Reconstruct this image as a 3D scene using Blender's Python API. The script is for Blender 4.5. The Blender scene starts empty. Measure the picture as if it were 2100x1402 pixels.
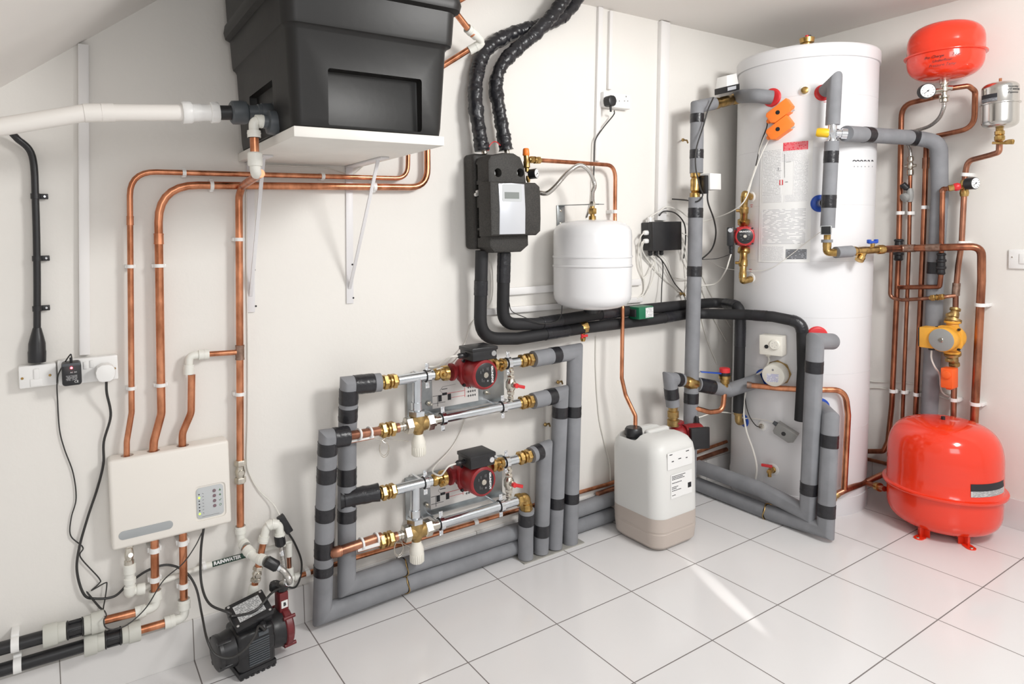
import bpy, bmesh, math, random
import numpy as np
from mathutils import Vector
random.seed(7)
S = bpy.context.scene
COL = S.collection

# ---------------------------------------------------------------- camera
FPX, CX, CY = 1342.96, 980.08, 540.25           # focal length and principal point for a 2100x1402 frame
YAW, PITCH, ROLL = 0.569407, 0.043672, -0.0219036
CAM = np.array([-0.62291, -2.07309, 1.24438])
fw = np.array([math.sin(YAW)*math.cos(PITCH), math.cos(YAW)*math.cos(PITCH), -math.sin(PITCH)])
_r = np.array([math.cos(YAW), -math.sin(YAW), 0.0]); _u = np.cross(_r, fw)
RT = _r*math.cos(ROLL)+_u*math.sin(ROLL); UP = -_r*math.sin(ROLL)+_u*math.cos(ROLL)
cd = bpy.data.cameras.new('camera'); cam = bpy.data.objects.new('camera', cd); COL.objects.link(cam)
cd.sensor_width = 36.0; cd.lens = FPX*36.0/2100.0
cd.shift_x = (1050-CX)/2100.0; cd.shift_y = (CY-701)/2100.0
cd.clip_start = 0.05; cd.clip_end = 50
from mathutils import Matrix
m3 = Matrix(((RT[0], UP[0], -fw[0]), (RT[1], UP[1], -fw[1]), (RT[2], UP[2], -fw[2])))
cam.matrix_world = Matrix.Translation(Vector(CAM)) @ m3.to_4x4()
S.camera = cam

# ---------------------------------------------------------------- world, lights, exposure
w = bpy.data.worlds.new('room_daylight'); S.world = w; w.use_nodes = True
w.node_tree.nodes['Background'].inputs[0].default_value = (1.0, 0.985, 0.965, 1)
w.node_tree.nodes['Background'].inputs[1].default_value = 0.57
def area(name, loc, target, size, size_y, power, col):
    ld = bpy.data.lights.new(name, 'AREA'); ld.shape = 'RECTANGLE'; ld.size = size; ld.size_y = size_y
    ld.energy = power; ld.color = col
    o = bpy.data.objects.new(name, ld); COL.objects.link(o); o.location = loc
    d = Vector(target)-Vector(loc); o.rotation_euler = d.to_track_quat('-Z', 'Y').to_euler()
    return o
area('room_lamp', (1.35, -2.30, 2.16), (1.0, 0, 1.15), 0.55, 0.45, 31, (1.0, 0.99, 0.97))
area('window_daylight', (-0.3, -3.4, 1.9), (2.4, -0.4, 1.5), 1.2, 1.0, 15, (0.97, 0.98, 1.0))
sb = bpy.data.lights.new('sunbeam', 'SPOT'); sb.energy = 700; sb.spot_size = math.radians(1.6); sb.spot_blend = 1.0; sb.shadow_soft_size = .004; sb.color = (1, .97, .93)
sbo = bpy.data.objects.new('sunbeam', sb); COL.objects.link(sbo); sbo.location = (.31, -3.02, .300)
sbo.rotation_euler = (Vector((1.245, -.67, 0))-Vector(sbo.location)).to_track_quat('-Z', 'Y').to_euler()
S.view_settings.view_transform = 'Standard'; S.view_settings.look = 'None'
S.view_settings.gamma = 1.0; S.view_settings.exposure = 0.38; S.view_settings.use_curve_mapping = False

# ---------------------------------------------------------------- surveying helpers: a photo point on a known surface -> a place in the room
XB, HC, T = 2.6202, 2.18924, 0.333
TC = np.array([2.27, -0.30]); TR = 0.289          # hot water cylinder axis and radius
TLEAN = np.array([0.0155, -0.0175])               # sideways lean of the cylinder per metre of height
def V(*a): return np.array(a, float)
def ray(x, y): return fw+RT*(x-CX)/FPX-UP*(y-CY)/FPX
def A(x, y, off=0.0): d = ray(x, y); return CAM+d*((-off-CAM[1])/d[1])
def B(x, y, off=0.0): d = ray(x, y); return CAM+d*((XB-off-CAM[0])/d[0])
def X(x, y, xv): d = ray(x, y); return CAM+d*((xv-CAM[0])/d[0])
def Zp(x, y, z=0.0): d = ray(x, y); return CAM+d*((z-CAM[2])/d[2])
def D(x, y, dist): d = ray(x, y); return CAM+d/np.linalg.norm(d[:2])*dist
def tank_c(z): return TC+TLEAN*z
def K(x, y, off=0.0):
    """point on the cylinder's skin (plus off) seen at x,y"""
    d = ray(x, y); z = 1.0
    for _ in range(4):
        c = tank_c(z); o = CAM[:2]-c; a = d[:2]@d[:2]; b = o@d[:2]; cc = o@o-(TR+off)**2
        disc = b*b-a*cc
        t = (-b-math.sqrt(max(disc, 0)))/a; P = CAM+d*t; z = P[2]
    return P
def pr(P):
    d = np.asarray(P, float)-CAM; z = d@fw; return np.array([CX+FPX*(d@RT)/z, CY-FPX*(d@UP)/z])
def mpp(P): return float((np.asarray(P)-CAM)@fw)/FPX       # metres per photo pixel there
def unit(v): v = np.asarray(v, float); return v/np.linalg.norm(v)

# ---------------------------------------------------------------- materials
MATS = {}
def _nt(name):
    m = bpy.data.materials.new(name); m.use_nodes = True; nt = m.node_tree
    return m, nt, nt.nodes['Principled BSDF']
def mat(name, col, rough=0.5, metal=0.0, var=0.0, scale=20.0, bump=0.0, bscale=60.0, col2=None, coat=0.0, trans=0.0, sss=0.0, emit=None, stretch=None, rvar=0.0, ior=None, spec=None):
    m, nt, b = _nt(name)
    b.inputs['Base Color'].default_value = (*col, 1); b.inputs['Roughness'].default_value = rough
    b.inputs['Metallic'].default_value = metal; b.inputs['Coat Weight'].default_value = coat
    b.inputs['Transmission Weight'].default_value = trans
    if ior: b.inputs['IOR'].default_value = ior
    if spec is not None: b.inputs['Specular IOR Level'].default_value = spec
    if sss:
        b.inputs['Subsurface Weight'].default_value = sss; b.inputs['Subsurface Radius'].default_value = (.05, .05, .05); b.inputs['Subsurface Scale'].default_value = .5
    if emit: b.inputs['Emission Color'].default_value = (*emit[0], 1); b.inputs['Emission Strength'].default_value = emit[1]
    tc = nt.nodes.new('ShaderNodeTexCoord')
    src = tc.outputs['Object']
    if stretch:
        mp = nt.nodes.new('ShaderNodeMapping'); mp.inputs['Scale'].default_value = stretch
        nt.links.new(src, mp.inputs[0]); src = mp.outputs[0]
    if var or col2 or rvar:
        n = nt.nodes.new('ShaderNodeTexNoise'); n.inputs['Scale'].default_value = scale; n.inputs['Detail'].default_value = 5
        nt.links.new(src, n.inputs['Vector'])
        if var or col2:
            c2 = col2 if col2 else tuple(max(0, c*(1-var)) for c in col)
            r = nt.nodes.new('ShaderNodeValToRGB'); r.color_ramp.elements[0].position = .36; r.color_ramp.elements[1].position = .64
            r.color_ramp.elements[0].color = (*c2, 1); r.color_ramp.elements[1].color = (*col, 1)
            nt.links.new(n.outputs['Fac'], r.inputs[0]); nt.links.new(r.outputs[0], b.inputs['Base Color'])
        if rvar:
            mr = nt.nodes.new('ShaderNodeMapRange'); mr.inputs['To Min'].default_value = max(rough-rvar, .03); mr.inputs['To Max'].default_value = rough+rvar
            nt.links.new(n.outputs['Fac'], mr.inputs[0]); nt.links.new(mr.outputs[0], b.inputs['Roughness'])
    if bump:
        n2 = nt.nodes.new('ShaderNodeTexNoise'); n2.inputs['Scale'].default_value = bscale; n2.inputs['Detail'].default_value = 4
        nt.links.new(src, n2.inputs['Vector'])
        bp = nt.nodes.new('ShaderNodeBump'); bp.inputs['Strength'].default_value = bump; bp.inputs['Distance'].default_value = .002
        nt.links.new(n2.outputs['Fac'], bp.inputs['Height']); nt.links.new(bp.outputs[0], b.inputs['Normal'])
    MATS[name] = m; return m
WALL = mat('wall_paint', (.78, .757, .718), .75, bump=.25, bscale=70, var=.025, scale=3)
CEIL = mat('ceiling_paint', (.83, .80, .765), .85, var=.02, scale=2)
COPPER = mat('copper', (.74, .325, .18), .32, 1.0, col2=(.42, .16, .08), scale=30, rvar=.12, stretch=(1, 1, .5))
OLDCOPPER = mat('aged_copper', (.52, .25, .16), .38, 1.0, col2=(.27, .12, .08), scale=26, rvar=.1, stretch=(1, 1, .4))
SOLDER = mat('soldered_copper', (.40, .27, .21), .42, .9, col2=(.25, .16, .12), scale=60)
MIDCOPPER = mat('tarnished_copper', (.52, .215, .12), .34, 1.0, col2=(.26, .10, .06), scale=26, rvar=.1, stretch=(1, 1, .4))
BRASS = mat('brass', (.62, .41, .16), .30, 1.0, col2=(.36, .225, .07), scale=45, rvar=.08)
OLDBRASS = mat('cast_brass', (.50, .34, .14), .45, .9, var=.3, scale=60, bump=.2, bscale=200)
NICKEL = mat('nickel_plate', (.70, .66, .58), .25, 1.0, var=.2, scale=50)
CHROME = mat('chrome', (.80, .82, .85), .12, 1.0)
ZINC = mat('zinc_tube', (.76, .80, .84), .20, 1.0, var=.15, scale=15, rvar=.05)
GALV = mat('galvanised_sheet', (.42, .44, .45), .40, .9, col2=(.29, .31, .32), scale=14, rvar=.1)
STEEL = mat('brushed_stainless', (.66, .64, .61), .22, 1.0, var=.12, scale=30, stretch=(1, 1, .1))
BRAID = mat('braided_steel', (.60, .58, .55), .35, .9, var=.35, scale=260)
FOAM = mat('grey_pipe_insulation', (.245, .251, .268), .70, var=.16, scale=12, bump=.15, bscale=90)
TAPE = mat('black_tape', (.020, .020, .024), .30, var=.3, scale=40, bump=.5, bscale=130)
RUBBER = mat('black_insulation', (.014, .014, .016), .62, var=.25, scale=10, bump=.3, bscale=60)
BLACK = mat('black_plastic', (.016, .016, .018), .38, var=.2, scale=50)
MATTBLACK = mat('matt_black', (.012, .012, .013), .8)
CISTERN = mat('cistern_plastic', (.017, .0165, .016), .40, spec=.3, var=.18, scale=7, bump=.10, bscale=40)
EPP = mat('black_foam_casing', (.040, .037, .033), .62, col2=(.020, .019, .017), scale=230, bump=.55, bscale=320)
DKGREY = mat('dark_grey_plastic', (.075, .085, .095), .4)
WHITE = mat('white_plastic', (.82, .815, .80), .35)
CREAM = mat('cream_plastic', (.80, .775, .70), .4)
FITTING = mat('pushfit_plastic', (.76, .755, .70), .38)
PIPEWHITE = mat('white_waste_pipe', (.80, .77, .73), .45)
GREYNUT = mat('light_grey_nut', (.56, .56, .51), .5)
BOXWHITE = mat('control_box_white', (.80, .765, .71), .42)
TRUNK = mat('trunking_plastic', (.80, .785, .775), .5)
ENAMEL = mat('white_enamel', (.74, .74, .75), .25, coat=.3)
JACKET = mat('cylinder_jacket', (.73, .73, .745), .38, coat=.1)
RED = mat('red_enamel', (.82, .040, .012), .15, coat=.4)
PUMPRED = mat('pump_red', (.30, .018, .022), .42, var=.25, scale=40, bump=.1)
REDP = mat('red_plastic', (.65, .03, .035), .35)
BLUEP = mat('blue_plastic', (.012, .07, .42), .35)
ORANGE = mat('orange_plastic', (.95, .22, .025), .42)
ORANGER = mat('orange_red_plastic', (.90, .13, .02), .42)
YELLOW = mat('yellow_plastic', (.85, .52, .02), .35)
PUMPYEL = mat('pump_yellow', (.82, .40, .045), .42, var=.1, scale=30)
GREEN = mat('green_plastic', (.006, .14, .065), .35)
MIDGREY = mat('mid_grey_plastic', (.30, .30, .29), .45)
LTGREY = mat('pale_grey_panel', (.50, .52, .53), .35)
SILVER = mat('silver_face', (.62, .64, .68), .32, .35)
LCD = mat('lcd_glass', (.22, .24, .23), .15)
LABELW = mat('white_label', (.80, .80, .79), .5)
CABLEW = mat('white_cable', (.74, .72, .67), .45)
CABLEB = mat('black_cable', (.028, .027, .026), .42)
INK = mat('black_ink', (.02, .02, .025), .6)
WINK = mat('white_ink', (.82, .82, .82), .5)
REDINK = mat('red_ink', (.62, .04, .05), .5)
GREYINK = mat('grey_ink', (.25, .25, .26), .6)
LEDR = mat('red_led', (1, .05, .04), .3, emit=((1, .03, .04), 22))
LEDG = mat('green_led', (.5, .9, .1), .3, emit=((.45, .9, .05), 1.2))
PAINTWOOD = mat('painted_board', (.80, .78, .735), .5, var=.05, scale=8, bump=.1, bscale=20)
BRACKETP = mat('bracket_paint', (.72, .71, .72), .4)
SCREED = mat('grey_mortar', (.36, .35, .32), .85, var=.2, scale=30, bump=.4, bscale=90)
GLAZE = mat('gauge_face', (.85, .85, .84), .2, coat=.5)

def math_node(nt, op, a, b=None, c=None):
    n = nt.nodes.new('ShaderNodeMath'); n.operation = op
    for i, v in enumerate((a, b, c)):
        if v is None: continue
        if isinstance(v, (int, float)): n.inputs[i].default_value = v
        else: nt.links.new(v, n.inputs[i])
    return n.outputs[0]
def tile_mat(name, col, grout, axes, period, offs, gw, rough=.12):
    m, nt, b = _nt(name)
    g = nt.nodes.new('ShaderNodeNewGeometry'); sp = nt.nodes.new('ShaderNodeSeparateXYZ'); nt.links.new(g.outputs['Position'], sp.inputs[0])
    mask = None
    for ax, of in zip(axes, offs):
        v = math_node(nt, 'DIVIDE', math_node(nt, 'SUBTRACT', sp.outputs[ax], of), period)
        fr = math_node(nt, 'FRACT', math_node(nt, 'ADD', v, 100.5))
        dd = math_node(nt, 'ABSOLUTE', math_node(nt, 'SUBTRACT', fr, .5))
        lt = math_node(nt, 'LESS_THAN', dd, gw/period)
        mask = lt if mask is None else math_node(nt, 'MAXIMUM', mask, lt)
    n = nt.nodes.new('ShaderNodeTexNoise'); n.inputs['Scale'].default_value = 2.5; nt.links.new(g.outputs['Position'], n.inputs['Vector'])
    r = nt.nodes.new('ShaderNodeValToRGB'); r.color_ramp.elements[0].color = (*[c*.96 for c in col], 1); r.color_ramp.elements[1].color = (*col, 1)
    nt.links.new(n.outputs['Fac'], r.inputs[0])
    mx = nt.nodes.new('ShaderNodeMix'); mx.data_type = 'RGBA'; nt.links.new(mask, mx.inputs[0]); nt.links.new(r.outputs[0], mx.inputs[6]); mx.inputs[7].default_value = (*grout, 1)
    nt.links.new(mx.outputs[2], b.inputs['Base Color'])
    nt.links.new(math_node(nt, 'ADD', math_node(nt, 'MULTIPLY', mask, .6), rough), b.inputs['Roughness'])
    bp = nt.nodes.new('ShaderNodeBump'); bp.inputs['Strength'].default_value = .4; bp.inputs['Distance'].default_value = .002
    nt.links.new(math_node(nt, 'SUBTRACT', 1, mask), bp.inputs['Height']); nt.links.new(bp.outputs[0], b.inputs['Normal'])
    return m
TILE = tile_mat('white_floor_tile', (.775, .765, .765), (.20, .18, .175), (0, 1), T, (0, -.14676), .0018, .16)
SKIRT = tile_mat('skirting_tile', (.72, .705, .69), (.20, .18, .165), (0,), T, (0,), .0013, .14)
SKIRTB = tile_mat('skirting_tile_right', (.72, .705, .70), (.30, .28, .27), (1,), T, (-.14676,), .001, .14)

def print_mat(name, base, ink, rows, cols, cover=.55, seed=0):
    """printed small type: broken thin lines in UV space"""
    m, nt, b = _nt(name)
    uv = nt.nodes.new('ShaderNodeUVMap'); sp = nt.nodes.new('ShaderNodeSeparateXYZ'); nt.links.new(uv.outputs[0], sp.inputs[0])
    vy = math_node(nt, 'MULTIPLY', sp.outputs[1], rows); row = math_node(nt, 'FLOOR', vy); fy = math_node(nt, 'FRACT', vy)
    line = math_node(nt, 'LESS_THAN', math_node(nt, 'ABSOLUTE', math_node(nt, 'SUBTRACT', fy, .5)), .22)
    cb = nt.nodes.new('ShaderNodeCombineXYZ')
    jit = math_node(nt, 'MULTIPLY', math_node(nt, 'FRACT', math_node(nt, 'MULTIPLY', row, 3.371)), .9)
    nt.links.new(math_node(nt, 'FLOOR', math_node(nt, 'ADD', math_node(nt, 'MULTIPLY', sp.outputs[0], cols), jit)), cb.inputs[0]); nt.links.new(row, cb.inputs[1]); cb.inputs[2].default_value = seed
    n = nt.nodes.new('ShaderNodeTexWhiteNoise'); n.noise_dimensions = '3D'; nt.links.new(cb.outputs[0], n.inputs['Vector'])
    word = math_node(nt, 'LESS_THAN', n.outputs['Value'], cover+.2)
    ex = math_node(nt, 'LESS_THAN', math_node(nt, 'ABSOLUTE', math_node(nt, 'SUBTRACT', sp.outputs[0], .5)), .46)
    mk_ = math_node(nt, 'MULTIPLY', math_node(nt, 'MULTIPLY', line, word), ex)
    mx = nt.nodes.new('ShaderNodeMix'); mx.data_type = 'RGBA'; nt.links.new(mk_, mx.inputs[0]); mx.inputs[6].default_value = (*base, 1); mx.inputs[7].default_value = (*ink, 1)
    nt.links.new(mx.outputs[2], b.inputs['Base Color']); b.inputs['Roughness'].default_value = .45
    return m
PRINT_A = print_mat('fine_print', (.80, .80, .80), (.52, .52, .53), 30, 40, .56)
PRINT_T = print_mat('table_print', (.80, .80, .80), (.50, .50, .52), 26, 16, .50, 3)
PRINT_R = print_mat('red_notice_print', (.72, .05, .08), (.80, .35, .36), 7, 30, .6, 5)
PRINT_G = print_mat('rating_plate_print', (.26, .27, .29), (.05, .05, .055), 7, 14, .55, 8)
PRINT_J = print_mat('drum_label_print', (.80, .80, .80), (.12, .12, .14), 14, 22, .42, 11)
PRINT_B = print_mat('white_on_black_print', (.022, .022, .024), (.45, .45, .46), 10, 22, .5, 14)
PRINT_P = print_mat('pump_plate_print', (.55, .56, .56), (.15, .15, .16), 11, 26, .5, 17)
PRINT_V = print_mat('violet_print', (.80, .80, .82), (.30, .30, .60), 9, 14, .6, 21)

# ---------------------------------------------------------------- mesh building
def frame(t, ref=None):
    t = unit(t)
    if ref is None: ref = V(0, 0, 1) if abs(t[2]) < .9 else V(0, 1, 0)
    n = np.cross(t, ref); n = n/np.linalg.norm(n); return n, np.cross(t, n)
class Mesh:
    def __init__(s): s.v = []; s.f = []; s.uv = None
    def add(s, vf):
        v, f = vf; o = len(s.v); s.v += [tuple(map(float, p)) for p in v]; s.f += [tuple(i+o for i in q) for q in f]; return s
    def obj(s, name, m, parent=None, sharp=35, smooth=True, origin=None):
        a = np.array(s.v)
        lo, hi = a.min(0), a.max(0)
        org = V(*(origin if origin is not None else ((lo[0]+hi[0])/2, (lo[1]+hi[1])/2, lo[2])))
        me = bpy.data.meshes.new(name); me.from_pydata([tuple(p) for p in (a-org)], [], s.f); me.validate()
        if isinstance(m, (list, tuple)):
            for mm in m: me.materials.append(mm)
        else: me.materials.append(m)
        bm = bmesh.new(); bm.from_mesh(me); bmesh.ops.recalc_face_normals(bm, faces=bm.faces); bm.to_mesh(me); bm.free()
        if smooth:
            me.shade_smooth(); me.set_sharp_from_angle(angle=math.radians(sharp))
        o = bpy.data.objects.new(name, me); COL.objects.link(o)
        if parent is not None: o.parent = parent; o.location = org-V(*wloc(parent))
        else: o.location = org
        o['_w'] = [float(x) for x in org]
        return o
def wloc(o): return list(o['_w'])
def empty(name, loc):
    o = bpy.data.objects.new(name, None); COL.objects.link(o); o.location = loc; o.empty_display_size = .05
    o['_w'] = [float(x) for x in loc]; return o
def tag(o, label, cat, group=None, kind=None):
    o['label'] = label; o['category'] = cat
    if group: o['group'] = group
    if kind: o['kind'] = kind
    return o
def struct(o): o['kind'] = 'structure'; return o

def box(c, hx, hy, hz, ax=None, bev=0.0, seg=2):
    ax = ax if ax is not None else (V(1, 0, 0), V(0, 1, 0), V(0, 0, 1))
    bm = bmesh.new(); bmesh.ops.create_cube(bm, size=2)
    for v in bm.verts: v.co = Vector((v.co.x*hx, v.co.y*hy, v.co.z*hz))
    if bev > 0: bmesh.ops.bevel(bm, geom=list(bm.edges), offset=min(bev, .98*min(hx, hy, hz)), segments=seg, affect='EDGES', profile=.5)
    bm.verts.index_update()
    vs = [c+ax[0]*v.co.x+ax[1]*v.co.y+ax[2]*v.co.z for v in bm.verts]; fs = [tuple(v.index for v in f.verts) for f in bm.faces]
    bm.free(); return vs, fs
def lathe(p0, p1, prof, n=24, phase=0.0, ref=None):
    """prof: (t 0..1 along p0->p1, radius m)"""
    p0 = np.asarray(p0, float); p1 = np.asarray(p1, float); d = p1-p0; a, b = frame(d, ref)
    vs = []; fs = []
    for t, r in prof:
        c = p0+d*t
        for k in range(n):
            th = 2*math.pi*k/n+phase; vs.append(c+r*(a*math.cos(th)+b*math.sin(th)))
    m = len(prof)
    for i in range(m-1):
        for k in range(n):
            fs.append((i*n+k, i*n+(k+1) % n, (i+1)*n+(k+1) % n, (i+1)*n+k))
    if prof[0][1] > 1e-6: fs.append(tuple(range(n))[::-1])
    if prof[-1][1] > 1e-6: fs.append(tuple((m-1)*n+k for k in range(n)))
    return vs, fs
def cyl(p0, p1, r, n=20, r2=None): return lathe(p0, p1, [(0, r), (1, r if r2 is None else r2)], n)
def disc(c, nrm, r, th, n=28):
    nrm = unit(nrm); return lathe(c, np.asarray(c)+nrm*th, [(0, r), (.7, r), (1, r*.96)], n)
def ball(c, r, n=16, sq=1.0, ax=None):
    ax = unit(ax) if ax is not None else V(0, 0, 1); c = np.asarray(c, float)
    pf = [((1-math.cos(math.pi*i/10))/2, max(1e-7, r*math.sin(math.pi*i/10))) for i in range(11)]
    return lathe(c-ax*r*sq, c+ax*r*sq, pf, n)
def prism(outline, o, ux, uy, un, d0, d1, inset=0.0):
    o = np.asarray(o, float); n = len(outline); c = np.mean(np.array(outline), 0)
    lay = [(d0, 1.0), (d1, 1.0)] if not inset else [(d0, 1.0), (d1-inset, 1.0), (d1-inset*.3, 'a'), (d1, 'b')]
    vs = []; fs = []
    for d, k in lay:
        for x, y in outline:
            if k == 1.0: px, py = x, y
            else:
                q = inset*(.3 if k == 'a' else 1.0); L = math.hypot(x-c[0], y-c[1]) or 1; px = x-(x-c[0])/L*q; py = y-(y-c[1])/L*q
            vs.append(o+ux*px+uy*py+un*d)
    for i in range(len(lay)-1):
        for k in range(n): fs.append((i*n+k, i*n+(k+1) % n, (i+1)*n+(k+1) % n, (i+1)*n+k))
    fs.append(tuple(range(n))[::-1]); fs.append(tuple((len(lay)-1)*n+k for k in range(n)))
    return vs, fs
def rrect(w, h, r, n=5, cx=0, cy=0):
    out = []
    for sx, sy, a0 in ((1, 1, 0), (-1, 1, 90), (-1, -1, 180), (1, -1, 270)):
        for k in range(n+1):
            a = math.radians(a0+90*k/n); out.append((cx+sx*(w/2-r)+r*math.cos(a), cy+sy*(h/2-r)+r*math.sin(a)))
    return out
def quad(p00, p10, p11, p01, name, m, parent, th=.0006, nrm=None):
    """thin printed sheet with 0..1 UVs (corners bl, br, tr, tl) and a real thickness"""
    P = [np.asarray(p, float) for p in (p00, p10, p11, p01)]
    n = unit(np.cross(P[1]-P[0], P[3]-P[0])) if nrm is None else unit(nrm)
    M = Mesh(); M.add(([*P, *[p+n*th for p in P]], [(3, 2, 1, 0), (4, 5, 6, 7), (0, 1, 5, 4), (1, 2, 6, 5), (2, 3, 7, 6), (3, 0, 4, 7)]))
    o = M.obj(name, m, parent, smooth=False)
    uvl = o.data.uv_layers.new(name='UVMap'); uvs = [(0, 0), (1, 0), (1, 1), (0, 1)]
    for l in o.data.loops: uvl.data[l.index].uv = uvs[l.vertex_index % 4]
    return o

class Path:
    def __init__(s, pts, fr=0.0, seg=7):
        P = [np.asarray(p, float) for p in pts]; out = [P[0]]
        for i in range(1, len(P)-1):
            a = P[i-1]-P[i]; b = P[i+1]-P[i]; la, lb = np.linalg.norm(a), np.linalg.norm(b)
            if la < 1e-6 or lb < 1e-6: continue
            a /= la; b /= lb; f_ = fr[min(i-1, len(fr)-1)] if isinstance(fr, (list, tuple)) else fr
            ang = math.acos(max(-1, min(1, float(a@b))))
            if f_ <= 0 or ang > 3.12: out.append(P[i]); continue
            t = min(f_/math.tan(ang/2), la*.48, lb*.48)
            p0, p2 = P[i]+a*t, P[i]+b*t
            for k in range(seg+1):
                u = k/seg; out.append((1-u)**2*p0+2*u*(1-u)*P[i]+u*u*p2)
        out.append(P[-1]); q = [out[0]]
        for p in out[1:]:
            if np.linalg.norm(p-q[-1]) > 1e-5: q.append(p)
        s.p = np.array(q); s.c = np.concatenate([[0], np.cumsum(np.linalg.norm(np.diff(s.p, axis=0), axis=1))]); s.L = s.c[-1]
    def at(s, d):
        d = min(max(d, 0), s.L); return np.array([np.interp(d, s.c, s.p[:, k]) for k in range(3)])
    def tan(s, d): return unit(s.at(min(d+.004, s.L))-s.at(max(d-.004, 0)))
    def near(s, px):
        best = None
        for d in np.linspace(0, s.L, 500):
            q = pr(s.at(d)); e = (q[0]-px[0])**2+(q[1]-px[1])**2
            if best is None or e < best[0]: best = (e, d)
        return best[1]
    def sub(s, a, b):
        a, b = max(min(a, b), 0), min(max(a, b), s.L)
        pts = [s.at(a)]+[p for p, c in zip(s.p, s.c) if a+1e-4 < c < b-1e-4]+[s.at(b)]
        return Path(pts)
def spline(pts, n=8):
    P = [np.asarray(p, float) for p in pts]; P = [2*P[0]-P[1]]+P+[2*P[-1]-P[-2]]; out = []
    for i in range(1, len(P)-2):
        for k in range(n):
            t = k/n; a, b, c, d = P[i-1:i+3]
            out.append(.5*((2*b)+(-a+c)*t+(2*a-5*b+4*c-d)*t*t+(-a+3*b-3*c+d)*t**3))
    out.append(P[-2]); return Path(out)
def tube(path, r, n=18, wr=0.0, step=None, rf=None, seed=0):
    """sweep; r radius or function of arc length; wr = wrinkle amount"""
    if step:
        k = max(2, int(path.L/step)); ds = np.linspace(0, path.L, k+1); pts = [path.at(d) for d in ds]
    else: pts = list(path.p); ds = path.c
    rnd = random.Random(seed+1)
    t = [unit(pts[min(i+1, len(pts)-1)]-pts[max(i-1, 0)]) for i in range(len(pts))]
    sg_ = [unit(pts[i+1]-pts[i]) for i in range(len(pts)-1)]
    a, _ = frame(sg_[0]); vs = []; fs = []
    for i, p in enumerate(pts):
        ti = sg_[max(i-1, 0)]; to = sg_[min(i, len(sg_)-1)]
        a = unit(a-ti*(a@ti)); b = np.cross(ti, a); nb = unit(ti+to)
        rr = r if rf is None else r*rf(ds[i])
        sk = rnd.uniform(0, 6.28)
        for k in range(n):
            th = 2*math.pi*k/n; q = rr
            if wr: q = rr*(1+wr*(rnd.random()-.5)+wr*.9*math.sin(2*th+sk))
            o_ = q*(a*math.cos(th)+b*math.sin(th)); vs.append(p+o_-ti*max(-2.5*q, min(2.5*q, (o_@nb)/(ti@nb))))
        a = a-2*(a@nb)*nb if np.linalg.norm(ti-to) > 1e-6 else a
    m = len(pts)
    for i in range(m-1):
        for k in range(n): fs.append((i*n+k, i*n+(k+1) % n, (i+1)*n+(k+1) % n, (i+1)*n+k))
    fs.append(tuple(range(n))[::-1]); fs.append(tuple((m-1)*n+k for k in range(n)))
    return vs, fs

# ---------------------------------------------------------------- plumbing kit
class Pipe:
    def __init__(s, name, label, cat, pts, wpx, m, fr=.03, parent=None, rm=None, group=None, sp=False, wr=0, n=18, seed=0, step=None, rf=None):
        s.path = spline(pts) if sp else Path(pts, fr)
        mid = s.path.at(s.path.L*.5) if rm is None else None
        s.r = rm if rm is not None else wpx*.5*mpp(mid)
        s.o = Mesh().add(tube(s.path, s.r, n, wr, step, rf, seed)).obj(name, m, parent)
        if parent is None: tag(s.o, label, cat, group)
    def s_at(s, px): return s.path.near(px)
    def sleeve(s, px, lpx, m, name='tape', k=1.05, lm=None, lab=None, wr=0):
        d = s.s_at(px); L = lm if lm else lpx*mpp(s.path.at(d)); q = s.path.sub(d-L/2, d+L/2)
        o = Mesh().add(tube(q, s.r*k, 20, wr, step=(.004 if wr else None))).obj(name, m, s.o)
        if lab: o['label'] = lab
        return o
    def tape(s, px, lpx, k=1.045): return s.sleeve(px, lpx, TAPE, 'tape', k, wr=.012)
    def clip(s, px, wall='A', m=None, wpx=7, k=1.28, name='pipe_clip', side=None):
        d = s.s_at(px); p = s.path.at(d); t = s.path.tan(d); L = wpx*mpp(p); M = Mesh()
        M.add(lathe(p-t*L/2, p+t*L/2, [(0, s.r*k), (1, s.r*k)], 20))
        wn = V(0, 1, 0) if wall == 'A' else V(1, 0, 0)
        wp = p.copy(); 
        if wall == 'A': wp[1] = 0
        else: wp[0] = XB
        dist = np.linalg.norm(wp-p)
        e = np.cross(wn, t); e = unit(e); hw = s.r*k*1.25
        sh = e*0 if side is None else e*side*s.r*.9
        if dist > s.r*1.05: M.add(box((p+wp)/2+wn*s.r*.2+sh, hw, (dist-s.r*.4)/2, L/2, (e, wn, t), .0008))
        return M.obj(name, m or WHITE, s.o)
    def coupling(s, px, lpx, m=None, name='coupling', k=1.14):
        d = s.s_at(px); L = lpx*mpp(s.path.at(d)); q = s.path.sub(d-L/2, d+L/2); M = Mesh()
        M.add(tube(q, s.r*k)); M.add(tube(s.path.sub(d-L/2, d-L/2+L*.12), s.r*k*1.05)); M.add(tube(s.path.sub(d+L/2-L*.12, d+L/2), s.r*k*1.05))
        return M.obj(name, m or SOLDER, s.o)
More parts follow.
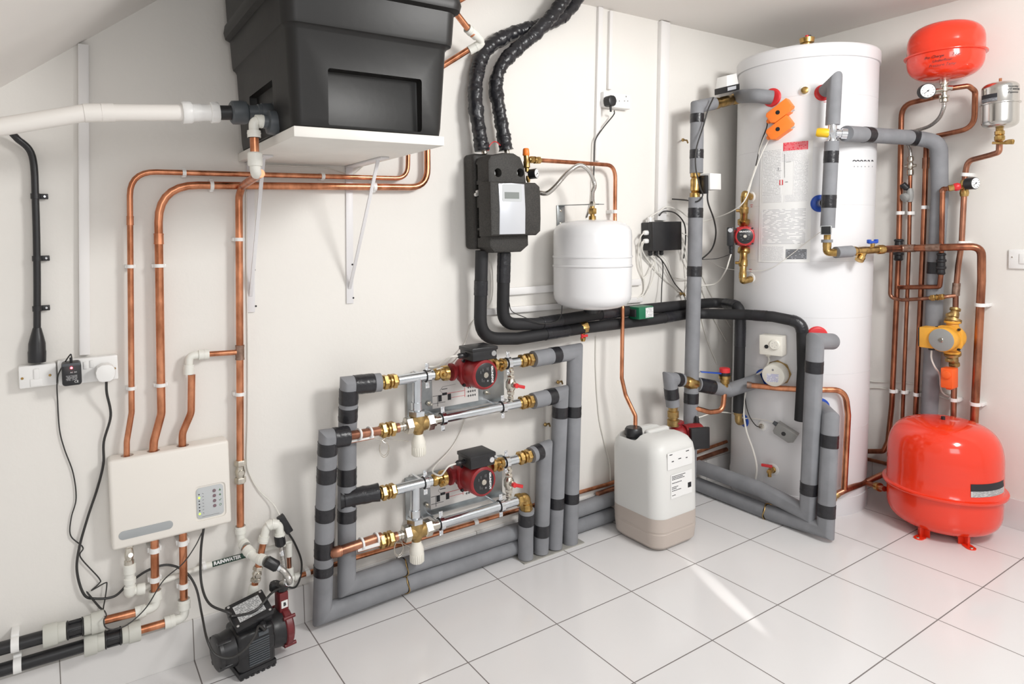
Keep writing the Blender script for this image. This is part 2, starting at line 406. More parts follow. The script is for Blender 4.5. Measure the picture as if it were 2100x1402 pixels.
def compression(p0, p1, r, M=None, k=1.0):
    """brass compression coupling: two hex nuts round a waisted body"""
    M = M or Mesh(); p0 = np.asarray(p0, float); p1 = np.asarray(p1, float)
    def L(a, b): return p0+(p1-p0)*a, p0+(p1-p0)*b
    a, b = L(0, .10); M.add(lathe(a, b, [(0, r*1.12), (1, r*1.25)], 18))
    for u, v_ in ((.08, .36), (.64, .92)):
        a, b = L(u, v_); M.add(lathe(a, b, [(0, r*1.45*k), (.12, r*1.66*k), (.88, r*1.66*k), (1, r*1.45*k)], 6))
    for u, v_, q in ((.34, .46, 1.28), (.46, .54, 1.62), (.54, .66, 1.28)):
        a, b = L(u, v_); M.add(lathe(a, b, [(0, r*q*.97*k), (.2, r*q*k), (.8, r*q*k), (1, r*q*.97*k)], 20))
    a, b = L(.9, 1); M.add(lathe(a, b, [(0, r*1.25), (1, r*1.12)], 18))
    return M
def hexnut(p0, p1, r, M=None, n=6):
    M = M or Mesh(); M.add(lathe(p0, p1, [(0, r*.9), (.12, r), (.88, r), (1, r*.9)], n)); return M
def elbow(p0, c, p1, r, m, name, parent, fr=None, collar=.45, k=1.35):
    pa = Path([p0, c, p1], fr if fr is not None else r*1.6); M = Mesh(); M.add(tube(pa, r*1.12))
    for a, b in ((0, pa.L*collar*.62), (pa.L-pa.L*collar*.62, pa.L)):
        q = pa.sub(a, b); M.add(tube(q, r*k)); 
        e0 = (a, a+.006) if a == 0 else (b-.006, b); M.add(tube(pa.sub(*e0), r*k*.94)); M.add(tube(pa.sub(a+(b-a)*.3, a+(b-a)*.45), r*k*1.05))
    return M.obj(name, m, parent)
def text(body, size, P, right, up, m, parent, name='lettering', th=.0004, bold=0.0, align='CENTER', sx=1.0):
    cu = bpy.data.curves.new('t', 'FONT'); cu.body = body; cu.size = size; cu.extrude = th; cu.offset = bold; cu.align_x = align; cu.align_y = 'CENTER'; cu.resolution_u = 2
    o = bpy.data.objects.new('t', cu); COL.objects.link(o)
    dg = bpy.context.evaluated_depsgraph_get(); me0 = bpy.data.meshes.new_from_object(o.evaluated_get(dg))
    right = unit(right); up = unit(up); nn = np.cross(right, up)
    vs = [np.asarray(P)+right*v.co.x*sx+up*v.co.y+nn*v.co.z for v in me0.vertices]; fs = [tuple(p.vertices) for p in me0.polygons]
    bpy.data.objects.remove(o); bpy.data.curves.remove(cu); bpy.data.meshes.remove(me0)
    return Mesh().add((vs, fs)).obj(name, m, parent, smooth=False)
EX, EY, EZ = V(1, 0, 0), V(0, 1, 0), V(0, 0, 1)
def wbox(tl, br, o0, o1, bev=.002, wall='A', f=None):
    """box standing on a wall: front face corners seen at tl, br"""
    f = f or (A if wall == 'A' else B); P, Q = f(*tl, o1), f(*br, o1)
    if wall == 'A': return box(V((P[0]+Q[0])/2, -(o0+o1)/2, (P[2]+Q[2])/2), abs(Q[0]-P[0])/2, (o1-o0)/2, abs(P[2]-Q[2])/2, bev=bev)
    return box(V(XB-(o0+o1)/2, (P[1]+Q[1])/2, (P[2]+Q[2])/2), (o1-o0)/2, abs(P[1]-Q[1])/2, abs(P[2]-Q[2])/2, bev=bev)
def cable(name, label, pts, wpx, m, rm=None, group=None, parent=None, cat='cable'):
    P = Pipe(name, label, cat, pts, wpx, m, sp=True, rm=rm, n=8, group=group, parent=parent); return P
def gauge(name, label, c, nrm, r, parent=None, body=BLACK, depth=.022, cat='gauge'):
    nrm = unit(nrm); M = Mesh(); M.add(lathe(c-nrm*depth, c, [(0, r*.85), (.1, r), (.95, r), (1, r*.93)], 28)); o = M.obj(name, body, parent)
    if parent is None: tag(o, label, cat)
    Mesh().add(disc(c-nrm*.0005, nrm, r*.88, .0015)).obj('dial_face', GLAZE, o)
    a, b = frame(nrm, EZ); N = Mesh()
    for k in range(9):
        th = math.radians(-40+k*32.5); d1 = a*math.cos(th)+b*math.sin(th); q = np.cross(nrm, d1); N.add(box(c+nrm*.0014+d1*r*.68, r*.10, r*.025, .0004, (d1, q, nrm)))
    d1 = unit(a*.5+b*.4); N.add(box(c+nrm*.0018+d1*r*.2, r*.42, r*.035, .0004, (d1, np.cross(nrm, d1), nrm))); N.add(disc(c+nrm*.001, nrm, r*.12, .0015, 12))
    N.obj('dial_markings', INK, o); return o
def circulator(name, label, c, a, p, s=1.0, body=None, face=None, boxdir=None, ntext='GRUNDFOS', boxm=None, facem=None, gland=True, union=True, hb=1.0, bl=1.0, facer=.80, textm=None, textup=None):
    """wet rotor pump; c = volute centre on the pipe line, a = motor axis towards the room, p = pipe direction"""
    body = body or PUMPRED; a = unit(a); p = unit(p); b = np.cross(a, p); c = np.asarray(c, float)
    root = empty(name, c-a*.03*s); tag(root, label, 'pump')
    M = Mesh(); M.add(lathe(c-a*.032*s, c+a*.028*s, [(0, .026*s), (.15, .038*s), (.5, .046*s), (.85, .044*s), (1, .040*s)], 28))
    for sg in (-1, 1): M.add(lathe(c+p*sg*.02*s, c+p*sg*.062*s, [(0, .027*s), (.6, .020*s), (.8, .020*s), (.82, .027*s), (1, .027*s)], 20))
    M.obj('volute', body, root)
    M = Mesh(); M.add(prism(rrect(.092*s, .092*s, .026*s), c, p, b, a, .024*s, .036*s, .003*s))
    M.add(lathe(c+a*.034*s, c+a*.112*s*bl, [(0, .044*s), (.3, .044*s), (.34, .0455*s), (.85, .0455*s), (.95, .0440*s), (1, .040*s), (1.0, .0365*s), (.975, .036*s)], 36))
    M.obj('motor_housing', body, root)
    for u, v_ in ((1, 1), (1, -1), (-1, 1), (-1, -1)): Mesh().add(lathe(c+(p*u+b*v_)*.037*s+a*.033*s, c+(p*u+b*v_)*.037*s+a*.041*s, [(0, .005*s), (1, .005*s)], 6)).obj('bolt', BLACK, root)
    fc = c+a*.1095*s*bl
    f = Mesh().add(disc(fc, a, .0455*s*facer, .003*s, 36)).obj('face_plate', facem or BLACK, root)
    Mesh().add(lathe(fc+a*.003*s, fc+a*.0065*s, [(0, .0085*s), (.6, .0085*s), (1, .007*s)], 20)).obj('vent_screw', NICKEL, root)
    tu = textup if textup is not None else EZ
    ru = unit(np.cross(tu, a)); uu = np.cross(a, ru)
    if ntext:
        text(ntext, .0095*s, fc+a*.0033*s+uu*.022*s, ru, uu, textm or WINK, f, bold=.0003)
        N = Mesh()
        for k, (u, v_, w_, h_) in enumerate(((-.018, .008, .010, .0012), (-.018, .004, .008, .001), (-.016, -.010, .009, .001), (.014, -.014, .010, .001), (.017, -.008, .006, .001), (-.010, -.018, .008, .001), (.018, .006, .005, .005))):
            N.add(box(fc+a*.0034*s+ru*u*s+uu*v_*s, w_*s/2, h_*s/2, .0002, (ru, uu, a)))
        N.obj('lettering', GREYINK if textm is None else textm, f)
    if boxdir is not None:
        bd = unit(boxdir); q = unit(np.cross(bd, a)); bm_ = boxm or BLACK
        cc = c+a*.070*s*bl+bd*(.045+.019*hb)*s
        t = Mesh().add(box(cc, .044*s, .041*s*bl, .021*s*hb, (q, a, bd), .006*s)).add(box(cc+bd*.017*s*hb, .046*s, .043*s*bl, .006*s, (q, a, bd), .003*s)).obj('terminal_box', bm_, root)
        sc = cc+a*.041*s*bl+q*.030*s
        Mesh().add(lathe(sc, sc+a*.004*s, [(0, .0085*s), (.7, .0085*s), (1, .0075*s)], 18)).obj('screw', CHROME, t)
    return root, c, fc

# ================================================================ ROOM
def slope_z(x): return 1.645+.7609*(x+.73)
XL = -1.55
XK = (HC-1.645)/.7609-.73
M = Mesh(); M.add(box(V((XL+XB)/2-.0, -2.0, -.05), (XB-XL)/2+.1, 2.1, .05)); struct(M.obj('floor', TILE, smooth=False))
M = Mesh(); M.add(prism([(XL, 0), (XB+.1, 0), (XB+.1, HC+.1), (XK, HC+.1), (XK, HC), (XL, slope_z(XL))], V(0, 0, 0), EX, EZ, EY, 0, .1)); struct(M.obj('wall_left', WALL, smooth=False))
M = Mesh(); M.add(box(V(XB+.05, -1.9, HC/2), .05, 1.9, HC/2)); struct(M.obj('wall_right', WALL, smooth=False))
M = Mesh(); M.add(box(V((XK+XB)/2, -.625, HC+.05), (XB-XK)/2, .625, .05)); struct(M.obj('ceiling', CEIL, smooth=False))
M = Mesh(); M.add(prism([(XK, HC), (XL, slope_z(XL)), (XL, slope_z(XL)+.1), (XK, HC+.1)], V(0, 0, 0), EX, EZ, EY, -1.9, 0)); struct(M.obj('ceiling', CEIL, smooth=False))
M = Mesh(); M.add(box(V((XL+XB)/2, -.005, .0613), (XB-XL)/2, .005, .0613, bev=.001)); struct(M.obj('baseboard_left', SKIRT, smooth=False))
M = Mesh(); M.add(box(V(XB-.005, -1.9, .0613), .005, 1.9, .0613, bev=.001)); struct(M.obj('baseboard_right', SKIRTB, smooth=False))

# mortar patch where pipes enter the floor
M = Mesh(); P0, P1 = Zp(1066, 1151), Zp(1188, 1107); M.add(box(V((P0[0]+P1[0])/2, (P0[1]-.035)/2, .0015), abs(P1[0]-P0[0])/2, abs(P0[1]-.035)/2-.006, .0025)); struct(M.obj('trim_1', SCREED))

# ================================================================ TRUNKING
def trunk(name, label, xt, yt, xb, yb, wpx, d=.016, cover=True):
    a, b = A(xt, yt, d), A(xb, yb, d); w_ = wpx*mpp(a)/2/math.cos(.0); t = unit(b-a)
    M = Mesh(); M.add(box((a+b)/2+EY*d/2, w_*.97, d/2, np.linalg.norm(b-a)/2, (unit(np.cross(EY, t)), EY, t), .0015)); o = M.obj(name, TRUNK)
    M = Mesh(); M.add(box((a+b)/2+EY*.0005, w_*.80, .0012, np.linalg.norm(b-a)/2-.001, (unit(np.cross(EY, t)), EY, t), .0004)); M.obj('cover', TRUNK, o)
    tag(o, label, 'cable trunking'); return o
trunk('cable_trunking', 'white vertical cable trunking from the sloping ceiling down to the left double socket', 171, 90, 174, 728, 20)
trunk('cable_trunking', 'narrow white vertical trunking left of the socket with the black plug', 1233, 14, 1226, 330, 13, .014)
trunk('cable_trunking', 'narrow white trunking entering the top of the socket with the black plug', 1254.5, 22, 1251, 183, 9, .014)
trunk('cable_trunking', 'wide white vertical trunking above the black junction box', 1366, 44, 1358, 452, 27, .022)
def htrunk(label, xa, ya, xb, yb, hpx, d=.016):
    a, b = A(xa, ya, d), A(xb, yb, d); h = hpx*mpp(a)/2; t = unit(b-a)
    M = Mesh(); M.add(box((a+b)/2+EY*d/2, np.linalg.norm(b-a)/2, d/2, h, (t, EY, unit(np.cross(t, EY))), .0015)); o = M.obj('cable_trunking', TRUNK)
    Mesh().add(box((a+b)/2, np.linalg.norm(b-a)/2-.001, .0012, h*.8, (t, EY, unit(np.cross(t, EY))), .0004)).obj('cover', TRUNK, o)
    tag(o, label, 'cable trunking')
htrunk('upper of two white horizontal trunkings behind the white vessel', 1043, 598, 1315, 578, 15)
htrunk('lower of two white horizontal trunkings, just above the black insulated pipes', 998, 640, 1318, 614, 13)

# ================================================================ SOCKETS
def screwhead(c, n, r, parent, m=None): return Mesh().add(lathe(c, c+n*.0018, [(0, r), (.6, r), (1, r*.7)], 16)).obj('screw', m or NICKEL, parent)
NA = V(0, -1, 0); NB = V(-1, 0, 0)
o = Mesh().add(wbox((37, 752), (117, 789), 0, .032, .004)).obj('fused_spur', WHITE); tag(o, 'white single fused spur plate under the thick black conduit', 'socket')
o2 = Mesh().add(wbox((69, 757), (81, 777), .030, .036, .001)).obj('rocker_switch', WHITE, o); Mesh().add(wbox((62, 778), (88, 790), .030, .0345, .0006)).obj('fuse_carrier', WHITE, o)
screwhead(A(45.5, 776, .032), NA, .0032, o, BRASS); screwhead(A(102.5, 769, .032), NA, .0032, o, BRASS)
o = Mesh().add(wbox((117, 740), (243.5, 777), 0, .032, .004)).obj('double_socket', WHITE); tag(o, 'white double socket at far left holding the black adapter and the white plug', 'socket')
for a, b in (((171, 742), (179, 756)), ((184, 739), (193, 753))): Mesh().add(wbox(a, b, .030, .035, .001)).obj('rocker_switch', WHITE, o)
screwhead(A(235.5, 755, .032), NA, .0028, o, BRASS)
# adapter
Bt = A(146, 768, .075)
P, Q = A(125.5, 746, .075), A(168.5, 788, .075)
cx_, cz_ = (P[0]+Q[0])/2, (P[2]+Q[2])/2; wa, ha = abs(Q[0]-P[0]), abs(P[2]-Q[2])
o = Mesh().add(prism(rrect(wa, ha, .008), V(cx_, 0, cz_), EX, EZ, NA, .034, .075, .003)).obj('power_adapter', BLACK); tag(o, 'black plug-in power adapter with a lit red light in the left socket', 'power adapter')
Mesh().add(ball(V(cx_, -.0755, cz_+ha*.28), .0028, 12)).obj('indicator_light', LEDR, o)
Mesh().add(box(V(cx_, -.0752, cz_+ha*.42), wa*.46, .001, ha*.06, bev=.0005)).obj('top_band', DKGREY, o)
quad(V(cx_-wa*.32, -.0752, cz_-ha*.27), V(cx_+wa*.30, -.0752, cz_-ha*.27), V(cx_+wa*.30, -.0752, cz_-ha*.04), V(cx_-wa*.32, -.0752, cz_-ha*.04), 'fine_print', PRINT_B, o)
text('CE', .008, V(cx_+wa*.22, -.0762, cz_-ha*.34), EX, EZ, WINK, o)
text('AC  DC', .0045, V(cx_+wa*.10, -.0762, cz_+ha*.08), EX, EZ, WINK, o)
Mesh().add(cyl(V(cx_, -.06, cz_+ha*.45), V(cx_, -.06, cz_+ha*.5+.012), .0035, 12)).obj('strain_relief', BLACK, o)
# white plug
P = A(216.5, 765, .07)
out = [(-.022, -.010), (-.016, -.021), (-.008, -.024), (.010, -.024), (.018, -.019), (.0235, -.006), (.0235, .006), (.018, .017), (.008, .0225), (-.008, .0225), (-.019, .016), (-.0235, .004)]
o = Mesh().add(prism(out, V(P[0], 0, P[2]), EX, EZ, NA, .034, .070, .004)).obj('white_plug', WHITE); tag(o, 'white three-pin plug in the right half of the left double socket', 'plug')
# black plug socket
o = Mesh().add(wbox((1238, 187), (1293.5, 224), 0, .034, .004)).obj('double_socket', WHITE); tag(o, 'white double socket high on the wall holding a black plug', 'socket')
for u in (1268, 1285):
    for k, (dx, dy, wx, wy) in enumerate(((0, -6, .0022, .0042), (-3.2, 3, .0036, .0018), (3.2, 3, .0036, .0018))):
        p = A(u+dx-1, 204+dy, .0345); Mesh().add(box(p, wx/2*1.3, .0006, wy/2*1.3)).obj('pin_hole', MATTBLACK, o) if u == 1285 or k else None
P = A(1259, 205, .075)
o = Mesh().add(prism([(x*.95, z*.95) for x, z in out], V(P[0], 0, P[2]), EX, EZ, NA, .036, .070, .006)).obj('black_plug', BLACK); tag(o, 'black three-pin plug in the upper right socket', 'plug')
Mesh().add(cyl(V(P[0], -.055, P[2]-.02), V(P[0]+.001, -.055, P[2]-.045), .006, 12, .0045)).obj('cable_grip', BLACK, o)
# fused plate at right edge
o = Mesh().add(wbox((2068, 511), (2118, 552), 0, .010, .003, 'B')).obj('fused_spur', WHITE); tag(o, 'white switch plate low contrast on the right wall at the frame edge', 'socket')
o['label'] = 'white switch plate on the right wall beside the thick copper pipe'
Mesh().add(wbox((2090, 520), (2108, 541), .009, .014, .001, 'B')).obj('rocker_switch', WHITE, o); screwhead(B(2076, 527, .010), NB, .003, o)

# ================================================================ CISTERN, SHELF, BRACKETS
SH_T, SH_B = 1.5065, 1.4815
o = Mesh().add(box(V(.0485, -.281, (SH_T+SH_B)/2), .2005, .279, (SH_T-SH_B)/2, bev=.002)).obj('shelf_board', PAINTWOOD); tag(o, 'white painted shelf board carrying the black cistern', 'shelf')
def loft(levels, n=6):
    vs = []; fs = []; m = 4*(n+1)
    for z, x0, x1, y0, y1, r in levels:
        for x, y in rrect(x1-x0, y1-y0, r, n, (x0+x1)/2, (y0+y1)/2): vs.append(V(x, y, z))
    for i in range(len(levels)-1):
        for k in range(m): fs.append((i*m+k, i*m+(k+1) % m, (i+1)*m+(k+1) % m, (i+1)*m+k))
    fs.append(tuple(range(m))[::-1]); fs.append(tuple((len(levels)-1)*m+k for k in range(m))); return vs, fs
def boolean(base, cutters, bev=None):
    def tmp(vf):
        me = bpy.data.meshes.new('t'); me.from_pydata([tuple(map(float, p)) for p in vf[0]], [], vf[1])
        bm = bmesh.new(); bm.from_mesh(me); bmesh.ops.recalc_face_normals(bm, faces=bm.faces); bm.to_mesh(me); bm.free()
        o_ = bpy.data.objects.new('t', me); COL.objects.link(o_); return o_
    b_ = tmp(base); cs = [tmp(c) for c in cutters]
    for c in cs:
        md = b_.modifiers.new('b', 'BOOLEAN'); md.operation = 'DIFFERENCE'; md.solver = 'EXACT'; md.object = c
    dg = bpy.context.evaluated_depsgraph_get(); me = bpy.data.meshes.new_from_object(b_.evaluated_get(dg))
    out_ = ([V(*v.co) for v in me.vertices], [tuple(p.vertices) for p in me.polygons])
    for q in cs+[b_]: bpy.data.objects.remove(q)
    bpy.data.meshes.remove(me); return out_
zs = 1.745; zl = 1.84
lv = [(1.5072, -.138, .245, -.535, -.028, .02), (1.512, -.146, .253, -.543, -.022, .025), (1.53, -.149, .256, -.547, -.020, .028), (zs-.012, -.156, .272, -.556, -.016, .03), (zs-.004, -.160, .278, -.560, -.014, .032), (zs, -.166, .286, -.567, -.012, .034),
      (zs+.008, -.168, .288, -.569, -.012, .034), (zl-.012, -.172, .294, -.574, -.010, .036), (zl-.006, -.186, .306, -.588, -.008, .04), (zl+.010, -.190, .310, -.592, -.008, .042), (zl+.03, -.186, .306, -.588, -.008, .04), (zl+.034, -.178, .300, -.580, -.010, .038), (2.02, -.184, .306, -.586, -.010, .04)]
pa, pb = A(670, 137, .545), A(862, 155, .545)
rx0, rx1 = pa[0], pb[0]; rz1 = pa[2]-.004
cut1 = box(V((rx0+rx1)/2, -.555, (1.516+rz1)/2), (rx1-rx0)/2, .032, (rz1-1.516)/2, bev=.006)
cut2 = box(V(-.155, -.283, (1.516+1.645)/2), .024, .115, (1.645-1.516)/2, bev=.004)
o = Mesh().add(boolean(loft(lv), [cut1, cut2])).obj('cold_water_cistern', CISTERN, sharp=40); tag(o, 'large black plastic cold water cistern sitting on the white shelf', 'water tank')
CIST = o
for (u0, v0, u1, v1, wx, lab, hx) in ((514, 348, 515, 640, 15, 'left white shelf bracket under the cistern with a diagonal strut', 540), (716, 345, 717.5, 622, 15, 'right white shelf bracket under the cistern with a diagonal strut', 775)):
    a, b = A(u0, v0, .003), A(u1, v1, .003); a[2] = SH_B-.002; t = unit(b-a); w_ = wx*mpp(a)/2; M = Mesh()
    M.add(box((a+b)/2, w_, .003, np.linalg.norm(b-a)/2, (unit(np.cross(EY, t)), EY, t), .0008))
    o = M.obj('shelf_bracket', BRACKETP); tag(o, lab, 'bracket', 'white shelf brackets under the cistern')
    fx = a[0]; q = X(hx, 314, fx); yf = q[1]
    Mesh().add(box(V(fx, (yf-.05)/2, SH_B-.003), .014, abs(yf-.05)/2, .0025, bev=.0006)).obj('top_arm', BRACKETP, o)
    wb = V(b[0], -.006, b[2]+.05)
    Mesh().add(box((V(fx, yf, SH_B-.004)+wb)/2, .0055, .0025, np.linalg.norm(V(fx, yf, SH_B-.004)-wb)/2, (EX, unit(np.cross(unit(wb-V(fx, yf, SH_B-.004)), EX)), unit(wb-V(fx, yf, SH_B-.004))), .001)).obj('strut', BRACKETP, o)
    screwhead(V(a[0], -.006, b[2]+.018), NA, .003, o, BLACK); screwhead(V(a[0], -.006, b[2]+.13), NA, .003, o, BLACK)

# overflow pipe into the cistern
yo = -.315
def XY(x, y): d = ray(x, y); return CAM+d*((yo-CAM[1])/d[1])
pts = [XY(-60, 270), XY(176, 231), XY(378, 231)]
P = Pipe('overflow_pipe', 'thick white plastic overflow pipe running left from the cistern', 'pipe', pts, 33, PIPEWHITE, fr=.02, rm=.0198)
r = P.r
def lx(x, y=231): return XY(x, y)
def rib_nut(p0, p1, r, M, n=10):
    M.add(lathe(p0, p1, [(0, r*.93), (.12, r), (.85, r*1.0), (1, r*.92)], n)); return M
Mesh().add(tube(Path([XY(172, 231.8), XY(208, 231)]), r*1.07)).add(tube(Path([XY(208, 231), XY(234, 231)]), r*1.10)).obj('socket_bend', PIPEWHITE, P.o)
M = Mesh(); rib_nut(lx(373), lx(394), r*1.42, M); M.obj('ribbed_nut', WHITE, P.o)
M = Mesh(); M.add(lathe(lx(394), lx(432), [(0, r*1.12), (.45, r*1.12), (.5, r*1.05), (1, r*1.05)])); M.obj('coupling', WHITE, P.o)
M = Mesh(); rib_nut(lx(431), lx(449), r*1.36, M); M.obj('ribbed_nut', WHITE, P.o)
o = Mesh().add(tube(Path([lx(448), lx(476)]), r*.92)).obj('tank_connector', BLACK); tag(o, 'dark grey tank connector joining the white overflow pipe to the cistern', 'pipe fitting')
M = Mesh(); M.add(lathe(lx(473), lx(508), [(0, r*1.25), (.1, r*1.5), (.25, r*1.52), (.75, r*1.52), (.9, r*1.45), (1, r*1.2)], 24)); M.obj('nut', DKGREY, o)
M = Mesh(); M.add(lathe(lx(506), lx(548), [(0, r*.98), (.5, r*.98), (.55, r*1.12), (.7, r*1.12), (.72, r*.95), (1, r*.95)], 24)); M.obj('tank_tail', DKGREY, o)
M = Mesh(); M.add(lathe(lx(535), V(-.131, *lx(535)[1:]), [(0, r*1.25), (.9, r*1.35), (1, r*1.5)], 24)); M.obj('sealing_flange', DKGREY, o)

# copper feed from the cistern: dark back nut, pushfit elbow, drop, back to the wall and down
xp = -.158; xw = -.16
ye = X(520, 275, xp-.02)[1]
def EP(x, y, xv=xp-.045): return X(x, y, xv)
top = EP(520, 247); ytop = top[1]
o = Mesh().add(lathe(V(-.131, ytop, top[2]-.004), V(xp-.022, ytop, top[2]-.001), [(0, .030), (.2, .032), (.75, .030), (.8, .018), (1, .017)], 12)).obj('back_nut', DKGREY); tag(o, 'dark grey-green ribbed back nut where the copper feed leaves the cistern', 'pipe fitting')
bot = V(xp-.045, ytop, EP(519, 350)[2])
d1 = V(xp-.045, ytop, EP(520, 283)[2]); d2 = V(xp-.045, ytop, EP(520, 315)[2])
o = Mesh().add(tube(Path([V(xp-.045, ytop, EP(520, 278)[2]), V(xp-.045, ytop, EP(520, 322)[2])]), .0108)).obj('feed_pipe', COPPER); tag(o, 'short copper drop between two white pushfit elbows below the cistern', 'pipe')
elbow(V(xp-.020, ytop, top[2]-.001), V(xp-.045, ytop, top[2]-.001), V(xp-.045, ytop, d1[2]), .0108, FITTING, 'pushfit_elbow', o, k=1.5)
pw = A(490.5, 400, .03)
M = Mesh(); M.add(tube(Path([d2, V(xp-.045, ytop, EP(519, 352)[2]), V((xp-.045+xw)/2-.012, ytop+.03, EP(519, 352)[2]-.004)], .02), .0135)); M.add(lathe(d2+EZ*.002, d2-EZ*.032, [(0, .0155), (.1, .018), (.9, .018), (1, .016)], 22)); M.obj('pushfit_elbow', FITTING, o)
zz = EP(519, 352)[2]
MAIN = Pipe('rising_main', 'tall vertical copper pipe from the cistern elbow down to the chrome valve', 'pipe', [V((xp-.045+xw)/2-.004, ytop+.020, zz-.004), A(497, 381, .06), A(490, 402, .03), A(492, 740, .03), A(493, 1082, .03)], 17, COPPER, fr=.03, rm=.0108)
MAIN.coupling((491.5, 722), 30, SOLDER, 'tee_fitting', 1.2)
for p in ((489, 490), (492, 808)): MAIN.clip(p)
def valve_inline(Pp, a, b, m=NICKEL, name='service_valve'):
    s0, s1 = Pp.s_at(a), Pp.s_at(b); p0, p1 = Pp.path.at(s0), Pp.path.at(s1); r = Pp.r; M = Mesh(); d = p1-p0
    M.add(lathe(p0, p0+d*.26, [(0, r*1.4), (.15, r*1.6), (.85, r*1.6), (1, r*1.4)], 6)); M.add(lathe(p0+d*.74, p1, [(0, r*1.4), (.15, r*1.6), (.85, r*1.6), (1, r*1.4)], 6))
    M.add(lathe(p0+d*.2, p0+d*.8, [(0, r*1.15), (.2, r*1.15), (.5, r*1.5), (.8, r*1.15), (1, r*1.15)], 18)); c = p0+d*.5; M.add(cyl(c, c+NA*r*1.7, r*.75, 16))
    return M.obj(name, m, Pp.o)
valve_inline(MAIN, (493, 943), (493, 990))
# branch from tee to the control box
o3 = Pipe('branch_pipe', 'copper branch from the tall riser tee through a white elbow into the control box', 'pipe', [A(393, 768, .03), A(392, 846, .03), A(374, 888, .032), A(374, 922, .034)], 17, COPPER, fr=.05, rm=.0103)
Mesh().add(tube(Path([A(486, 722, .03), A(424, 726, .03)]), .0078)).obj('copper_stub', COPPER, o3.o)
elbow(A(428, 726, .03), A(388, 729, .03), A(386.5, 767, .03), .0098, FITTING, 'pushfit_elbow', o3.o, k=1.45)

# two copper pipes from under the shelf
p1 = Pipe('copper_pipe', 'thinner, upper copper pipe looping from under the shelf down into the control box', 'pipe', [A(837, 308, .03), A(836, 366, .03), A(266, 351, .03), A(270, 845, .03), A(260, 905, .032), A(260, 943, .034)], 12, COPPER, fr=[.05, .07, .06, .05], rm=.0078)
p2 = Pipe('copper_pipe', 'thicker, lower copper pipe looping from under the shelf down into the control box', 'pipe', [A(876, 290, .03), A(877, 384, .03), A(324, 379, .03), A(331, 848, .03), A(315.5, 905, .032), A(314, 934, .034)], 17, COPPER, fr=[.07, .11, .06, .05], rm=.0112)
for q in ((378, 353), (661, 362), (269, 545), (271, 795)): p1.clip(q)
for q in ((434, 379), (768, 383), (327.5, 545), (330, 790)): p2.clip(q)
p1.coupling((267.5, 452), 18, COPPER); p2.coupling((326, 490), 22, COPPER)
# pipes going up beside the cistern (top centre)
pt = Pipe('copper_pipe', 'copper pipe with a white pushfit elbow kinked beside the right of the cistern', 'pipe', [A(905, -12, .16), A(970, 72, .13)], 14, COPPER, rm=.0108)
pt2 = Mesh().add(tube(Path([A(983, 88, .10), A(905, 137, .03)]), .0108)).obj('copper_stub', COPPER, pt.o)
elbow(A(958, 58, .135), A(992, 87, .11), A(962, 104, .085), .0115, FITTING, 'pushfit_elbow', pt.o, k=1.4, collar=.6)
Pipe('copper_pipe', 'short copper pipe end at the very top, right of the cistern', 'pipe', [A(922, 14, .03), A(985, -22, .03)], 11, COPPER, rm=.0078)

# ================================================================ CONTROL BOX
P, Q = A(222, 947, .062), A(476, 1072, .062); bx0, bx1, bz1, bz0 = P[0], Q[0], A(228, 945, .062)[2], A(478, 1071, .062)[2]
base = box(V((bx0+bx1)/2, -.031, (bz0+bz1)/2), (bx1-bx0)/2, .031, (bz1-bz0)/2, bev=.009, seg=3)
PX0, PX1 = A(403, 1025, .062)[0], A(459, 1025, .062)[0]; PZ1, PZ0 = A(430, 997, .062)[2], A(430, 1060, .062)[2]
cuts = [prism(rrect(PX1-PX0+.012, PZ1-PZ0+.012, .012), V((PX0+PX1)/2, 0, (PZ0+PZ1)/2), EX, EZ, NA, .058, .075)]
for px in ((261, 942), (315, 934), (375, 919)):
    c = A(*px, .034); cuts.append(cyl(V(c[0], c[1], bz1-.01), V(c[0], c[1], bz1+.02), .0165, 20))
CB = Mesh().add(boolean(base, cuts)).obj('control_box', BOXWHITE, sharp=30); tag(CB, 'white wall-mounted control box with an indicator panel and grey oval badge', 'control box')
pn = Mesh().add(prism(rrect(PX1-PX0, PZ1-PZ0, .010), V((PX0+PX1)/2, 0, (PZ0+PZ1)/2), EX, EZ, NA, .057, .0605, .001)).obj('indicator_panel', LTGREY, CB)
pw_, ph_ = PX1-PX0, PZ1-PZ0; pc = V((PX0+PX1)/2, -.0607, (PZ0+PZ1)/2)
for k in range(7):
    c = pc+EX*(-pw_*.40)+EZ*(ph_*(.30-.105*k)); on = k in (1, 6)
    Mesh().add(disc(c, NA, .0028 if on else .0018, .0008, 12)).obj('indicator_light', LEDG if on else INK, pn)
for k in range(4): Mesh().add(lathe(pc+EX*pw_*.16+EZ*ph_*(.33-.165*k), pc+EX*pw_*.16+EZ*ph_*(.33-.165*k)+NA*.0012, [(0, .0047), (1, .0045)], 20)).obj('push_button', mat('button_mauve', (.20, .13, .15), .5), pn)
M = Mesh()
for k, ch in enumerate(('\u25b2', '+', '\u2713', 'o')):
    c = pc+EX*pw_*.37+EZ*ph_*(.33-.165*k)
    if k == 0: M.add(prism([(-.003, -.003), (.003, -.003), (0, .0035)], c, EX, EZ, NA, 0, .0004))
    elif k == 1: M.add(box(c, .0032, .0003, .0008)).add(box(c, .0008, .0003, .0032))
    elif k == 2: M.add(box(c+EX*.0008, .0034, .0003, .0006, (unit(EX+EZ), EY, unit(EZ-EX)))).add(box(c-EX*.002-EZ*.001, .0016, .0003, .0006, (unit(EX-EZ), EY, unit(EZ+EX))))
    else: M.add(tube(Path([c+V(math.cos(t), 0, math.sin(t))*.0028 for t in np.linspace(0, 6.2, 14)]), .0005, 6))
M.obj('symbol', mat('symbol_green', (.06, .18, .06), .5), pn)
